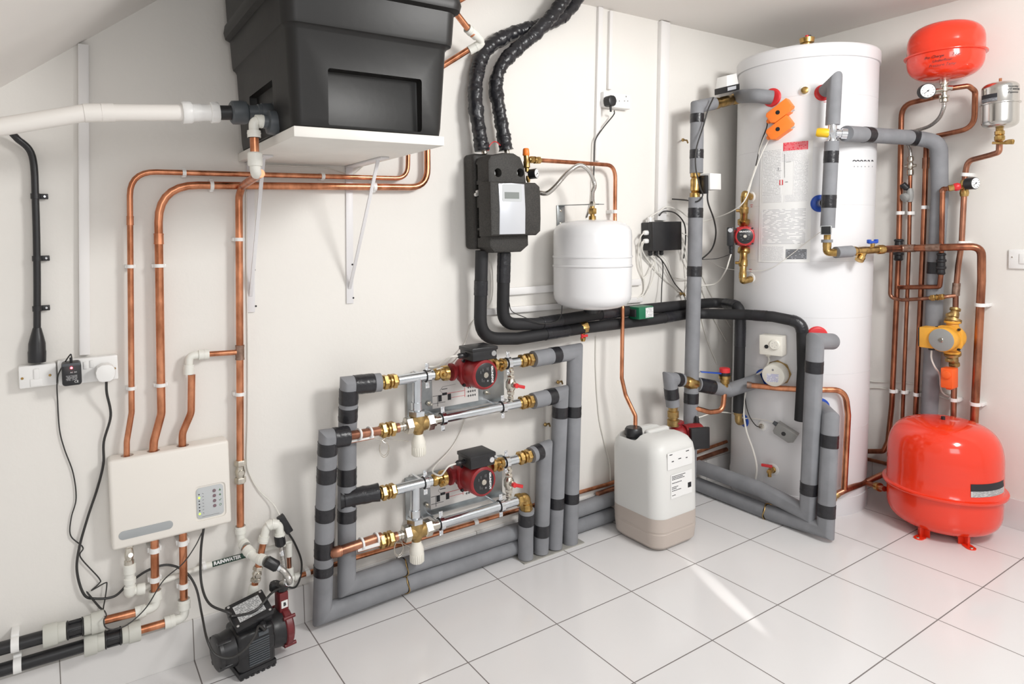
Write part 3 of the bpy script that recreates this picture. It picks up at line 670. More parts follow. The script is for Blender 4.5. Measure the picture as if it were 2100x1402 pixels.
M = Mesh()
for k in range(7): c = pc+EX*(-pw_*.26)+EZ*(ph_*(.31-.105*k)); M.add(box(c, .0022, .0003, .0007, (unit(EX+EZ*(k % 3-1)*.8), EY, unit(EZ-EX*(k % 3-1)*.8))))
M.add(box(pc-EZ*ph_*.44, pw_*.32, .0003, .0005)); M.obj('symbol', GREYINK, pn)
ob0, ob1 = A(243, 1097, .062), A(355, 1076, .062); zc = (ob0[2]+A(355, 1078, .062)[2])/2
Mesh().add(prism(rrect(ob1[0]-ob0[0], .024, .0118, 8), V((ob0[0]+ob1[0])/2, 0, A(299, 1087, .062)[2]), EX, EZ, NA, .060, .0632, .0008)).obj('oval_badge', mat('badge_grey', (.38, .40, .41), .4), CB)

# thick black conduit with gland at far left
P = Pipe('conduit', 'thick black flexible conduit clipped to the wall at far left', 'conduit', [A(14, 262, .05), A(34, 283, .03), A(66, 320, .022), A(73, 420, .022), A(76, 560, .022), A(76, 700, .022)], 12, BLACK, sp=True, rm=.0085)
c0, c1 = A(76, 672, .022), A(76, 742, .022)
Mesh().add(lathe(c0, c1, [(0, .0095), (.25, .0150), (.45, .0190), (.65, .0195), (.7, .0205), (1, .0200)], 20)).obj('cable_gland', BLACK, P.o)
for px in ((72, 402), (75, 530), (76, 633)):
    d = P.s_at(px); p = P.path.at(d); M = Mesh(); M.add(lathe(p-EZ*.007, p+EZ*.007, [(0, P.r*1.25), (1, P.r*1.25)], 18)); M.add(box(p+EX*.017+EY*.010, .011, .004, .007, bev=.0015)); cc = M.obj('saddle_clip', BLACK, P.o)
    screwhead(p+EX*.02+EY*.006, NA, .0032, cc, CHROME)

# ================================================================ LOWER LEFT PIPEWORK
def barrel(p0, p1, r, M, n=12): M.add(lathe(p0, p1, [(0, r*.90), (.06, r*.93), (.35, r*.95), (.36, r*1.06), (.94, r*1.08), (1, r*1.02)], n)); return M
def black_coupler(name, label, ax, cp, n1, bc, n2, bp, cl):
    """ax: pixel pairs along the axis for copper, nut, black body, nut, black pipe"""
    o = Pipe(name, label, 'pipe', [A(*bp[0], .05), A(*bp[1], .05)], 26, BLACK, rm=.0165)
    Mesh().add(tube(Path([A(*cp[0], .05), A(*cp[1], .05)]), .0108)).obj('copper_stub', COPPER, o.o)
    M = Mesh(); barrel(A(*n1[1], .05), A(*n1[0], .05), .0255, M); M.obj('compression_nut', GREYNUT, o.o)
    p0, p1 = A(*bc[0], .05), A(*bc[1], .05); d = p1-p0; M = Mesh(); M.add(lathe(p0, p1, [(0, .019), (.05, .024), (.12, .024), (.14, .019), (.86, .019), (.88, .024), (.95, .024), (1, .019)], 24))
    t = unit(d); e1, e2 = frame(t)
    for k in range(6): th = k*math.pi/3+.3; M.add(box((p0+p1)/2+(e1*math.cos(th)+e2*math.sin(th))*.0205, np.linalg.norm(d)*.36, .0022, .0022, (t, e1*math.cos(th)+e2*math.sin(th), -e1*math.sin(th)+e2*math.cos(th)), .0006))
    M.obj('coupler_body', BLACK, o.o)
    M = Mesh(); barrel(A(*n2[0], .05), A(*n2[1], .05), .0265, M); M.obj('compression_nut', GREYNUT, o.o)
    o.clip(cl, m=WHITE, wpx=14, k=1.15); return o
L1 = black_coupler('water_pipe', 'upper of two black water pipes at lower left with grey nuts and a copper end', 0, ((300, 1250), (212, 1272)), ((214, 1271), (172, 1283)), ((172, 1283), (136, 1293)), ((135, 1293), (88, 1306)), ((90, 1305), (-40, 1341)), (31, 1322))
L2 = black_coupler('water_pipe', 'lower of two black water pipes at lower left with grey nuts and a copper end', 0, ((352, 1273), (286, 1292)), ((288, 1291), (250, 1302)), ((250, 1302), (214, 1312)), ((214, 1312), (172, 1324)), ((174, 1323), (-40, 1386)), (37, 1367))
V1 = Pipe('outlet_pipe', 'left of two copper pipes dropping from the control box to a white elbow', 'pipe', [A(317, 1095, .045), A(318, 1216, .045)], 17, COPPER, rm=.0108)
V2 = Pipe('outlet_pipe', 'right of two copper pipes dropping from the control box to a white elbow', 'pipe', [A(375, 1085, .045), A(377, 1236, .045)], 17, COPPER, rm=.0108)
for q in ((317, 1127), (318, 1187)): V1.clip(q, k=1.3, wpx=10)
for q in ((376, 1112), (377, 1200)): V2.clip(q, k=1.3, wpx=10)
elbow(A(318, 1210, .045), A(321, 1243, .048), A(277, 1257, .05), .0112, FITTING, 'pushfit_elbow', V1.o, k=1.5)
elbow(A(377, 1228, .045), A(379, 1265, .048), A(337, 1278, .05), .0112, FITTING, 'pushfit_elbow', V2.o, k=1.5)
# drain outlet: nickel valve, white fittings
o = Mesh().add(lathe(A(265, 1110, .04), A(265, 1122, .04), [(0, .011), (.2, .0135), (.8, .0135), (1, .011)], 6)).obj('outlet_valve', NICKEL); tag(o, 'small nickel valve with white pushfit fittings under the left end of the control box', 'valve')
Mesh().add(lathe(A(265, 1120, .04), A(265, 1158, .04), [(0, .008), (.3, .011), (.5, .012), (.7, .010), (.75, .0125), (1, .0125)], 18)).add(cyl(A(268, 1138, .04), A(268, 1138, .056), .006)).obj('valve_body', NICKEL, o)
M = Mesh(); a, b = A(266, 1155, .04), A(267, 1222, .04)
M.add(lathe(a, b, [(0, .012), (.03, .0155), (.28, .0155), (.31, .012), (.42, .012), (.45, .0155), (.60, .0150), (.62, .0125), (.68, .0125), (.70, .0155), (.88, .0155), (.95, .013), (1, .009)], 22)); M.add(tube(Path([A(267, 1212, .04), A(297, 1206, .04)]), .0115)); M.add(lathe(A(280, 1209, .04), A(297, 1206, .04), [(0, .013), (.2, .0155), (1, .0155)], 20)); M.obj('pushfit_tee', FITTING, o)
# rainwater pipe
RW = Pipe('rainwater_pipe', 'thin white rainwater pipe low on the wall behind the black pump', 'pipe', [A(297, 1204, .03), A(420, 1161, .025), A(560, 1122, .025), A(598, 1112, .025)], 10, FITTING, fr=0, rm=.0075)
RW.sleeve((426, 1160), 16, FITTING, 'socket', 1.3); RW.clip((418, 1160), k=1.35)
o = RW.sleeve((468, 1147), 72, mat('label_green', (.010, .045, .028), .4), 'pipe_label', 1.08)
a, b = A(436, 1156.5, .0345), A(496, 1140, .0345); t = unit(b-a)
text('RAINWATER', .0148, (a+b)/2, t, unit(np.cross(t, EY)*1), WINK, o, bold=.0006, sx=.92)

# ---------------- black surface pump on the floor
a0, a1 = Zp(489, 1396), Zp(566, 1361)      # front foot line
d = a1-a0; d[2] = 0
ux = unit(EX*1.0-EY*.0+V(0, .0, 0)); 
ux = unit(V(1, .15, 0)); uy = unit(np.cross(EZ, ux))          # pump axis runs roughly along the wall
PC = (a0+a1)/2+uy*.045+V(0, 0, 0); PC[2] = 0
def pp(x, y, z): return PC+ux*x+uy*y+EZ*z
PR = empty('surface_pump', PC); tag(PR, 'black electric water pump with a dark red head standing on the floor', 'pump')
hl = np.linalg.norm(d)/2
M = Mesh(); M.add(box(pp(0, -.002, .012), hl, .050, .008, (ux, uy, EZ), .002))
for k in range(7): x = -hl+.008+k*(2*hl-.016)/6; M.add(box(pp(x, -.002, .004), .0045, .050, .006, (ux, uy, EZ), .001))
M.obj('base_foot', BLACK, PR)
zc_ = .078
M = Mesh(); M.add(box(pp(0, 0, .072), hl*.98, .053, .056, (ux, uy, EZ), .012, 3)); M.add(lathe(pp(-hl*.98, 0, zc_), pp(hl*.98, 0, zc_), [(0, .050), (.1, .056), (.9, .056), (1, .050)], 28)); M.obj('motor_body', BLACK, PR)
M = Mesh()
for k in range(11): z = .034+k*.0066; M.add(box(pp(.004, -.0535, z), .030, .003, .0017, (ux, uy, EZ), .0008))
M.obj('cooling_fins', DKGREY, PR)
Mesh().add(box(pp(.018, -.0535, .114), .015, .0022, .006, (ux, uy, EZ), .001)).obj('name_plate', DKGREY, PR)
M = Mesh(); M.add(lathe(pp(-hl*1.0, 0, zc_), pp(-hl-.048, 0, zc_), [(0, .052), (.25, .050), (.7, .045), (.72, .049), (.92, .049), (1, .042)], 28)); M.obj('fan_cover', BLACK, PR)
for k in range(4): th = k*math.pi/2+.6; M2 = Mesh().add(box(pp(-hl-.024, 0, zc_)+(uy*math.cos(th)+EZ*math.sin(th))*.046, .024, .004, .006, (ux, uy*math.cos(th)+EZ*math.sin(th), -uy*math.sin(th)+EZ*math.cos(th)), .002)).obj('fan_cover_rib', BLACK, PR)
M = Mesh(); M.add(lathe(pp(hl*.95, 0, zc_), pp(hl+.036, 0, zc_), [(0, .052), (.15, .050), (.6, .053), (1, .055)], 28)); M.obj('adapter_ring', BLACK, PR)
M = Mesh(); M.add(lathe(pp(hl+.034, 0, zc_), pp(hl+.062, 0, zc_), [(0, .056), (.1, .060), (.7, .060), (.85, .055), (1, .048)], 30)); M.add(box(pp(hl+.044, 0, .150), .015, .020, .038, (ux, uy, EZ), .006)); M.add(cyl(pp(hl+.044, .0, .18), pp(hl+.044, .0, .196), .016))
for k in range(4): th = k*math.pi/2+.78; M.add(cyl(pp(hl+.030, 0, zc_)+(uy*math.cos(th)+EZ*math.sin(th))*.058, pp(hl+.066, 0, zc_)+(uy*math.cos(th)+EZ*math.sin(th))*.058, .0055, 12))
hd = M.obj('pump_head', mat('pump_head_red', (.16, .018, .022), .4, var=.2, scale=40), PR); Mesh().add(box(pp(hl+.044, -.0205, .152), .010, .0008, .011, (ux, uy, EZ))).obj('maker_sticker', WHITE, hd)
text('B', .014, pp(hl+.044, -.0222, .152), ux, EZ, INK, hd, bold=.0006)
# terminal box tilted on top
tz = unit(V(-.10, -.34, .94)); ty = unit(np.cross(tz, ux)); tx = np.cross(ty, tz); TB = pp(.0, -.002, .155)
o = Mesh().add(box(TB, .052, .042, .021, (tx, ty, tz), .005)).add(box(TB+tz*.012, .056, .046, .008, (tx, ty, tz), .004)).obj('terminal_box', BLACK, PR)
quad(TB+tz*.0205-tx*.038-ty*.030, TB+tz*.0205+tx*.038-ty*.030, TB+tz*.0205+tx*.038+ty*.030, TB+tz*.0205-tx*.038+ty*.030, 'rating_plate', PRINT_P, o, nrm=tz)
for u, v_ in ((-1, -1), (1, -1), (1, 1), (-1, 1)): screwhead(TB+tz*.020+tx*.047*u+ty*.037*v_, tz, .004, o, CHROME)
gl = TB+tx*.018-ty*.044-tz*.008
Mesh().add(lathe(gl, gl-ty*.022-EZ*.004, [(0, .010), (.5, .010), (.6, .008), (1, .006)], 12)).obj('cable_gland', BLACK, o)
GL = gl-ty*.022-EZ*.004
hose_a = pp(hl+.044, -.006, .196); hose_b = pp(hl+.034, .022, .19)
dG = float(np.linalg.norm(GL[:2]-CAM[:2]))
Mesh().add(hexnut(hose_a-EZ*.006, hose_a+EZ*.014, .021, n=8).v and (hexnut(hose_a-EZ*.006, hose_a+EZ*.014, .019, n=8).v, hexnut(hose_a-EZ*.006, hose_a+EZ*.014, .019, n=8).f)).obj('union_nut', BLACK, hd)
# hoses
H1 = Pipe('braided_hose', 'steel braided hose curving from the riser fittings down to the black pump', 'hose', [D(552, 1153, 1.975), D(566, 1160, 1.97), D(584, 1173, 1.96), (D(594, 1192, 1.95)), hose_a+EZ*.012], 13, BRAID, sp=True, rm=.0088)
M = Mesh(); q = H1.path.at(0); q2 = H1.path.at(.030); M.add(lathe(q-unit(q2-q)*.012, q2, [(0, .012), (.1, .0165), (.85, .0165), (1, .012)], 10)); M.obj('hose_nut', BLACK, H1.o)
H1.sleeve((571, 1163), 10, CHROME, 'crimp', 1.12); H1.sleeve((594, 1207), 14, CHROME, 'crimp', 1.12)
H2 = Pipe('braided_hose', 'upright steel braided hose behind, rising from the black pump to the raised white elbows', 'hose', [A(573, 1100, .06), A(577, 1125, .06), A(582, 1160, .065), (A(583, 1190, .07)), hose_b+EZ*.01], 10, BRAID, sp=True, rm=.0072)
M = Mesh(); q = H2.path.at(0); q2 = H2.path.at(.030); M.add(lathe(q-unit(q2-q)*.006, q2, [(0, .013), (.1, .0165), (.85, .0165), (1, .012)], 10)); M.obj('hose_nut', BLACK, H2.o)
H2.sleeve((577, 1133), 10, CHROME, 'crimp', 1.12)
Mesh().add(lathe(hose_b-EZ*.008, hose_b+EZ*.016, [(0, .015), (.2, .017), (.8, .017), (1, .014)], 8)).obj('hose_nut', BLACK, H2.o)
# white fittings from riser to hose 1
o = Mesh().add(tube(Path([A(498, 1116, .05), A(508, 1130, .075)]), .0104)).obj('pushfit_fittings', COPPER); tag(o, 'chain of white pushfit elbows between the riser and the braided hose', 'pipe fitting')
o.name = 'elbow_chain'
elbow(A(493, 1078, .03), A(494, 1108, .03), A(504, 1121, .065), .011, FITTING, 'pushfit_elbow', o, k=1.45)
elbow(A(506, 1126, .07), A(521, 1142, .105), D(545, 1150, 1.985), .011, FITTING, 'pushfit_elbow', o, k=1.45)
# branch 2
bp_ = Pipe('suction_pipe', 'short leaning copper pipe with nickel valve beside the braided hoses', 'pipe', [A(541, 1108, .055), A(529, 1165, .055), A(521, 1206, .055)], 14, COPPER, rm=.0100, fr=0)
valve_inline(bp_, (529, 1160), (525, 1192)); 
elbow(A(539, 1112, .055), A(547, 1078, .055), A(563, 1074, .058), .0108, FITTING, 'pushfit_elbow', bp_.o, k=1.45)
elbow(A(556, 1074, .058), A(573, 1076, .06), A(574, 1104, .06), .0108, FITTING, 'pushfit_elbow', bp_.o, k=1.4)
M = Mesh(); M.add(lathe(A(521.5, 1198, .055), A(518, 1226, .055), [(0, .013), (.2, .0155), (1, .0165)], 20)); M.obj('pushfit_socket', FITTING, bp_.o)
bp3 = Pipe('copper_pipe', 'small copper pipe with white tee and elbow between the hoses and the insulated pipes', 'pipe', [A(592, 1128, .03), A(594, 1182, .03)], 8, OLDCOPPER, rm=.0070, fr=0)
M = Mesh(); M.add(tube(Path([A(592, 1112, .03), A(592.5, 1140, .03)]), .0105)); M.obj('pushfit_elbow', FITTING, bp3.o)
M = Mesh(); M.add(lathe(A(594, 1163, .03), A(596, 1200, .03), [(0, .0085), (.05, .012), (.4, .012), (.45, .0095), (.6, .0095), (.65, .012), (1, .012)], 18)); M.add(lathe(A(595, 1186, .03), A(614, 1181, .03), [(0, .0095), (.4, .0095), (.45, .0125), (1, .0125)], 18)); M.obj('pushfit_tee', FITTING, bp3.o)
SK = Pipe('copper_pipe', 'long thin copper pipe running low along the wall above the grey insulated pipes', 'pipe', [A(612, 1181, .025), A(727, 1144, .025), A(970, 1072, .025), A(1066, 1044, .025), A(1245, 993, .025), A(1490, 905, .025)], 10, COPPER, fr=0, rm=.0078)
for q in ((630, 1175), (976, 1070)): SK.clip(q, k=1.3, wpx=9)
Pipe('copper_pipe', 'second copper pipe in the shade just under the first, behind the drum', 'pipe', [A(1225, 1013, .03), A(1360, 966, .03), A(1490, 921, .03)], 13, OLDCOPPER, fr=0, rm=.0105)

# ---------------- cables at left
cable('adapter_cable', 'thin black cable hanging from the lit adapter and tangling above the black pipes', [A(147, 732, .055), A(143, 728, .05), A(122, 762, .04), A(117, 785, .03), A(118, 820, .006), A(122, 880, .006), A(132, 920, .006), A(150, 970, .006), A(156, 1022, .006), A(146, 1062, .006), A(145, 1098, .006), A(170, 1122, .008), A(165, 1142, .008), A(203, 1185, .008), A(203, 1196, .008), A(188, 1210, .01), A(215, 1195, .012), A(219, 1200, .014), A(213, 1240, .016), A(208, 1247, .018), A(180, 1215, .018), A(184, 1222, .02), A(204, 1246, .02), A(214, 1252, .03), A(218, 1262, .08), A(213, 1270, .09), A(216, 1285, .09), A(232, 1290, .09), A(262, 1280, .09), A(300, 1245, .08), A(335, 1190, .07), A(375, 1155, .07), A(400, 1120, .06), A(414, 1092, .05)], 3, CABLEB, rm=.0017)
cable('plug_cable', 'thick black flex from the white plug looping low on the wall to the black pump', [A(218, 783, .055), A(219, 806, .045), A(227, 852, .02), A(213, 905, .012), A(212, 950, .012), A(200, 1000, .012), A(180, 1060, .012), A(162, 1125, .012), A(158, 1172, .012), A(172, 1218, .014), A(195, 1227, .014), A(235, 1222, .016), A(265, 1195, .012), A(305, 1168, .012), A(345, 1158, .014), A(380, 1172, .03), A(402, 1205, .06), A(414, 1260, .10), D(424, 1308, dG-.03), D(440, 1340, dG-.05), D(470, 1349, dG-.06), D(500, 1334, dG-.06), D(522, 1305, dG-.045), D(531, 1283, dG-.02), GL], 6, CABLEB, rm=.0034)
cable('pump_flex', 'thick black flex from under the control box resting across the top of the black pump', [A(418, 1080, .045), A(412, 1130, .05), A(413, 1195, .07), A(430, 1238, .12), A(470, 1256, .16), TB+tz*.026-tx*.052, TB+tz*.025+tx*.01-ty*.02, TB+tz*.030+tx*.070+ty*.005, hose_a-uy*.020+EZ*.012], 6, CABLEB, rm=.0036)
c = A(584, 1074, .04); t = unit(A(597, 1095, .04)-A(571, 1052, .04)); e = unit(np.cross(EY, t))
o = Mesh().add(box(c, .0115, .010, .032, (e, EY, t), .003)).obj('inline_connector', BLACK); tag(o, 'slanting black inline connector box joining white and black cable near the hoses', 'connector')
cable('connector_cable', 'black cable curving from the inline connector down behind the hoses', [A(591, 1092, .03), A(605, 1115, .03), A(618, 1150, .03), A(616, 1182, .04), A(604, 1204, .07), hose_b+EZ*.0+ux*.02], 6, CABLEB, rm=.0032)
cable('thin_cable', 'thin white cable running down beside the tall copper riser to the inline connector', [A(505, 392, .004), A(506, 560, .004), A(508, 700, .004), A(508, 850, .004), A(506, 940, .004), A(511, 970, .004), A(530, 1004, .006), A(560, 1033, .015), A(574, 1056, .035)], 3, CABLEW, rm=.0019)
cable('thin_cable', 'thin white cable clipped along the wall just under the shelf', [A(545, 338, .004), A(600, 340, .004), A(670, 344, .004), A(720, 357, .004), A(745, 342, .004)], 3, CABLEW, rm=.0018)

# ================================================================ SOLAR STATION (black foam casing)
q = lambda x, y, o: A(x, y, o)
sx0 = A(955, 500, .012)[0]; sz0, sz1 = A(958, 511, .02)[2], A(966, 318, .02)[2]
ST = Mesh().add(box(V((sx0+.865)/2, -.040, (sz0+sz1)/2), (.865-sx0)/2, .036, (sz1-sz0)/2, bev=.014, seg=3)).obj('solar_pump_station', EPP); tag(ST, 'black foam-cased pump station with a silver controller face on the wall', 'pump station')
fx0, fx1 = sx0+.006, A(1083, 420, .165)[0]; fz0, fz1 = A(1050, 517, .165)[2], A(1045, 313, .165)[2]
W_, H_ = fx1-fx0, fz1-fz0; cx_, cz_ = (fx0+fx1)/2, (fz0+fz1)/2
ol = [(-W_/2, -H_/2+.02), (-W_/2+.02, -H_/2), (W_/2-.03, -H_/2), (W_/2, -H_/2+.02), (W_/2, H_*.15), (W_/2-.012, H_/2-.045), (W_/2-.028, H_/2-.012), (W_*.18, H_/2), (-W_*.1, H_/2), (-W_/2+.012, H_/2-.012), (-W_/2, H_/2-.03)]
h1, h2 = A(1021, 354, .165), A(1067, 354, .165)
cut = [cyl(V(h[0], -.125, h[2]), V(h[0], -.2, h[2]), .0155, 24) for h in (h1, h2)]
base = prism(ol, V(cx_, 0, cz_), EX, EZ, NA, .086, .166, .012)
for (v_, h_) in ((.045, .022), (-.035, .020), (-.072, .016), (-.110, .014), (.110, .030)): cut.append(box(V(fx0-.004, -.088, cz_+v_), .024, .018 if v_ < .1 else .007, h_, bev=.006))
Mesh().add(boolean(base, cut)).obj('front_shell', EPP, ST, sharp=30)
Mesh().add(box(V(cx_+.010, -.082, cz_), W_/2-.024, .020, H_/2-.02)).obj('inner_core', MATTBLACK, ST)
for h in (h1, h2):
    g = Mesh().add(disc(V(h[0]-.003, -.130, h[2]), NA, .0135, .008)).obj('thermometer', NICKEL, ST); Mesh().add(disc(V(h[0]-.003, -.138, h[2]), NA, .011, .0008)).obj('dial_face', LABELW, g)
c0, c1 = A(1019, 374, .205), A(1110, 484, .205); kx0, kx1, kz1, kz0 = A(1019, 420, .205)[0]-.026, A(1111, 430, .205)[0], A(1060, 373, .205)[2], A(1060, 483, .205)[2]
w_, h_ = kx1-kx0, kz1-kz0
ol = [(-w_/2, -h_/2), (w_/2-.02, -h_/2), (w_/2-.004, -h_/2+.012), (w_/2, -h_*.2), (w_/2, h_*.2), (w_/2-.004, h_/2-.012), (w_/2-.02, h_/2), (-w_/2, h_/2)]
KC = Mesh().add(prism(ol, V((kx0+kx1)/2, 0, (kz0+kz1)/2), EX, EZ, NA, .130, .205, .012)).obj('controller_housing', EPP, ST, sharp=30)
f0, f1, fz1_, fz0_ = A(1023, 420, .207)[0], A(1076, 420, .207)[0], A(1050, 377, .207)[2], A(1050, 480, .207)[2]
fc = V((f0+f1)/2, 0, (fz0_+fz1_)/2); fw_, fh_ = f1-f0, fz1_-fz0_
FC = Mesh().add(prism([(-fw_/2, -fh_/2), (fw_/2-.001, -fh_/2), (fw_/2+.002, 0), (fw_/2-.001, fh_/2), (0, fh_/2+.003), (-fw_/2, fh_/2), (-fw_/2+.003, 0)], fc, EX, EZ, NA, .200, .2085, .001)).obj('controller_face', SILVER, ST)
Mesh().add(prism(rrect(fw_*.76, fh_*.34, .006), fc+EZ*fh_*.32, EX, EZ, NA, .2083, .2095)).obj('window_bezel', LTGREY, FC)
Mesh().add(prism(rrect(fw_*.56, fh_*.13, .001), fc+EZ*fh_*.27-EX*.001, EX, EZ, NA, .2093, .2100)).obj('lcd_screen', LCD, FC)
M = Mesh(); M.add(disc(A(978, 393, .085)-EY*.0, NA, .0058, .012, 14)).obj('cable_end', WHITE, ST); Mesh().add(disc(A(975, 399, .085), NA, .0065, .012, 14)).obj('cable_end', WHITE, ST)
# wrapped flexible hoses
hs1 = [A(989, 309, .07), A(976, 221, .06), A(976, 168, .05), A(987, 118, .04), A(1012, 89, .035), A(1058, 66, .035), A(1100, 56, .035), A(1146, 38, .035), A(1174, 13, .035), A(1196, -25, .035)]
hs2 = [A(1038, 308, .07), A(1024, 228, .06), A(1017, 175, .055), A(1030, 132, .06), A(1065, 96, .07), A(1101, 66, .08), A(1132, 32, .085), A(1160, -6, .085), A(1185, -50, .085)]
P = Pipe('wrapped_hose', 'left of two crinkled black-wrapped hoses rising from the black pump station', 'hose', hs1, 27, TAPE, sp=True, rm=.0262, wr=.075, step=.006, n=26, seed=3, rf=lambda d: 1+.045*math.sin(d*95)+.04*math.sin(d*41+1))
Mesh().add(cyl(A(991, 302, .07), A(994, 316, .075), .010)).obj('pipe_end', NICKEL, P.o)
P = Pipe('wrapped_hose', 'right of two crinkled black-wrapped hoses rising from the black pump station', 'hose', hs2, 27, TAPE, sp=True, rm=.0255, wr=.08, step=.006, n=26, seed=9, rf=lambda d: 1+.05*math.sin(d*120+2)+.04*math.sin(d*37))
Mesh().add(cyl(A(1038, 302, .07), A(1040, 316, .075), .010)).obj('pipe_end', NICKEL, P.o)
cable('sensor_lead', 'short dark red sensor lead looping between the two wrapped hose ends', [A(1001, 309, .08), A(1003, 301, .085), A(1010, 292, .085), A(1018, 291, .08), A(1026, 298, .075)], 3, REDP, rm=.0018)
# safety group on its right
o = Mesh().add(lathe(A(1081, 352, .12), A(1079, 317, .12), [(0, .008), (.2, .008), (.25, .012), (.6, .012), (.65, .010), (1, .010)], 18)).obj('relief_valve', BRASS); tag(o, 'brass relief valve with an orange cap beside the black pump station', 'valve')
Mesh().add(lathe(A(1079, 319, .12), A(1078.5, 304, .12), [(0, .0115), (.1, .013), (.85, .0115), (1, .009)], 12)).obj('orange_cap', ORANGE, o)
compression(A(1084, 327, .12), A(1109, 329, .12), .0085, Mesh()).obj('compression_nut', BRASS, o)
Mesh().add(cyl(A(1082, 350, .12), A(1088, 352, .12), .008)).add(lathe(A(1082, 360, .12), A(1084, 374, .12), [(0, .006), (.5, .009), (1, .005)])).obj('gauge_branch', BRASS, o)
gauge('pressure_gauge', 'small black and white pressure gauge below the orange-capped valve', A(1101, 355.5, .150), V(.45, -1, .05), .0185, depth=.03)
P = Pipe('discharge_pipe', 'copper pipe from the orange-capped valve curving down behind the white vessel to the drum', 'pipe', [A(1107, 328.5, .12), A(1262, 339, .05), A(1261, 445, .04), A(1262, 540, .05), A(1277, 632, .112), A(1275, 775, .115), A(1283, 810, .12), A(1303, 852, .16), A(1303, 884, .17)], 12, COPPER, fr=[.06, .03, .05, .03, .04, .05, .02], rm=.0082)
P.clip((1261, 433))

# ================================================================ WHITE EXPANSION VESSEL ON BRACKET
wc = V(1.128, -.165, 0); R_ = .151
def D2(px, py, c): return D(px, py, float(np.linalg.norm(c[:2]-CAM[:2])))[2]
zt, zb, zf = D2(1225, 450, wc), D2(1223, 634, wc), D2(1223, 541, wc)
lean = V(.012, 0, 1)
def WV(z): return wc+V((z-zf)*.02, 0, z)
Hh = zt-zb
pf = [(0, .02), (.008, .065), (.03, .105), (.07, .135), (.12, .147), (.17, R_*.995)]
pf += [(.475, R_), (.478, R_*1.015), (.49, R_*1.03), (.50, R_*1.015), (.505, R_*1.0), (.575, R_*1.0), (.58, R_*1.015), (.592, R_*1.025), (.604, R_*1.01), (.608, R_)]
pf += [(.82, R_), (.88, R_*.985), (.925, R_*.93), (.955, R_*.84), (.98, R_*.66), (.993, R_*.42), (1.0, .022)]
WVo = Mesh().add(lathe(WV(zb), WV(zt), pf, 56)).obj('expansion_vessel', ENAMEL, sharp=50); tag(WVo, 'white cylindrical expansion vessel hanging from a steel bracket', 'expansion vessel')
Mesh().add(lathe(WV(zb-.014), WV(zb+.004), [(0, .028), (.6, .034), (1, .036)], 24)).obj('base_cap', BLACK, WVo)
M = Mesh(); M.add(lathe(WV(zt-.004), WV(zt+.055), [(0, .014), (.3, .014), (.32, .009), (1, .009)], 18)); M.add(hexnut(WV(zt+.022), WV(zt+.044), .016).v and (hexnut(WV(zt+.022), WV(zt+.044), .0165).v, hexnut(WV(zt+.022), WV(zt+.044), .0165).f)); M.obj('brass_union', BRASS, WVo)
Mesh().add(lathe(WV(zt+.052), WV(zt+.072), [(0, .011), (.5, .013), (1, .009)], 6)).obj('hose_nut', NICKEL, WVo)
fx = Pipe('flexible_hose', 'ribbed stainless flexible hose arching from the station to the top of the white vessel', 'hose', [A(1106, 395, .13), A(1122, 396, .135), A(1140, 381, .14), A(1163, 355, .15), A(1188, 339, .16), A(1207, 350, .168), A(1219, 378, .168), WV(zt+.105), WV(zt+.068)], 10, STEEL, sp=True, rm=.0086, step=.0022, rf=lambda d: 1+.10*math.cos(d*math.pi/.0022+.0))
# bracket
p, q_ = A(1150, 421, .004), A(1150, 467, .004)
o = Mesh().add(box((p+q_)/2, .020, .0025, (p[2]-q_[2])/2, bev=.001)).obj('vessel_bracket', GALV); tag(o, 'grey steel angle bracket with two screws holding the white vessel', 'bracket')
zb_ = p[2]; tip = WV(zt+.044); a_ = V(p[0]+.004, -.005, zb_); b_ = V(tip[0]+.03, tip[1]-.02, zb_-.004); t = unit(b_-a_)
Mesh().add(box((a_+b_)/2, np.linalg.norm(b_-a_)/2, .019, .0014, (t, unit(np.cross(EZ, t)), EZ))).obj('bracket_arm', GALV, o)
screwhead(A(1150, 432, .007), NA, .005, o); screwhead(A(1150, 458, .007), NA, .005, o)

# ================================================================ BLACK INSULATED PIPES
def Kp(x, y, o): return K(x, y, o)
pA = Pipe('insulated_pipe', 'black insulated pipe from the station left outlet sweeping right and down in front of the cylinder, nearer one', 'pipe', [A(988, 514, .09), A(986, 600, .08), A(984, 694, .075), A(1060, 694, .075), A(1200, 672, .075), A(1340, 655, .08), A(1407, 644, .085), A(1440, 643, .10), K(1530, 645, .06), K(1585, 649, .045), K(1645, 661, .045), K(1647, 757, .045), K(1641, 862, .040)], 27, RUBBER, fr=[.0, .085, .06, .1, .1, .05, .06, .05, .045, .05], rm=.0235)
pA.o['label'] = 'outer black insulated pipe from station, turning down at the front of the white cylinder'
pA.tape((986, 590), 30, 1.08); pA.tape((1140, 682), 60, 1.07); pA.tape((1370, 650), 22); pA.tape((1560, 649), 26); pA.tape((1643, 662), 34, 1.07)
pB = Pipe('insulated_pipe', 'x', 'pipe', [A(1034, 514, .09), A(1032, 600, .085), A(1031, 664, .075), A(1100, 664, .075), A(1220, 645, .075), A(1340, 632, .07), A(1407, 625, .065), A(1470, 620, .07), K(1518, 627, .045), K(1518, 671, .045), K(1514, 845, .045)], 27, RUBBER, fr=[.0, .10, .06, .06, .05, .05, .05, .05, .06], rm=.0235)
pB.o['label'] = 'inner black insulated pipe from station, turning down at the left edge of the white cylinder'
pB.tape((1033, 548), 60, 1.08); pB.tape((1130, 661), 50, 1.07); pB.tape((1245, 643), 44, 1.07); pB.tape((1500, 622), 34, 1.08); pB.tape((1515, 680), 60, 1.06)
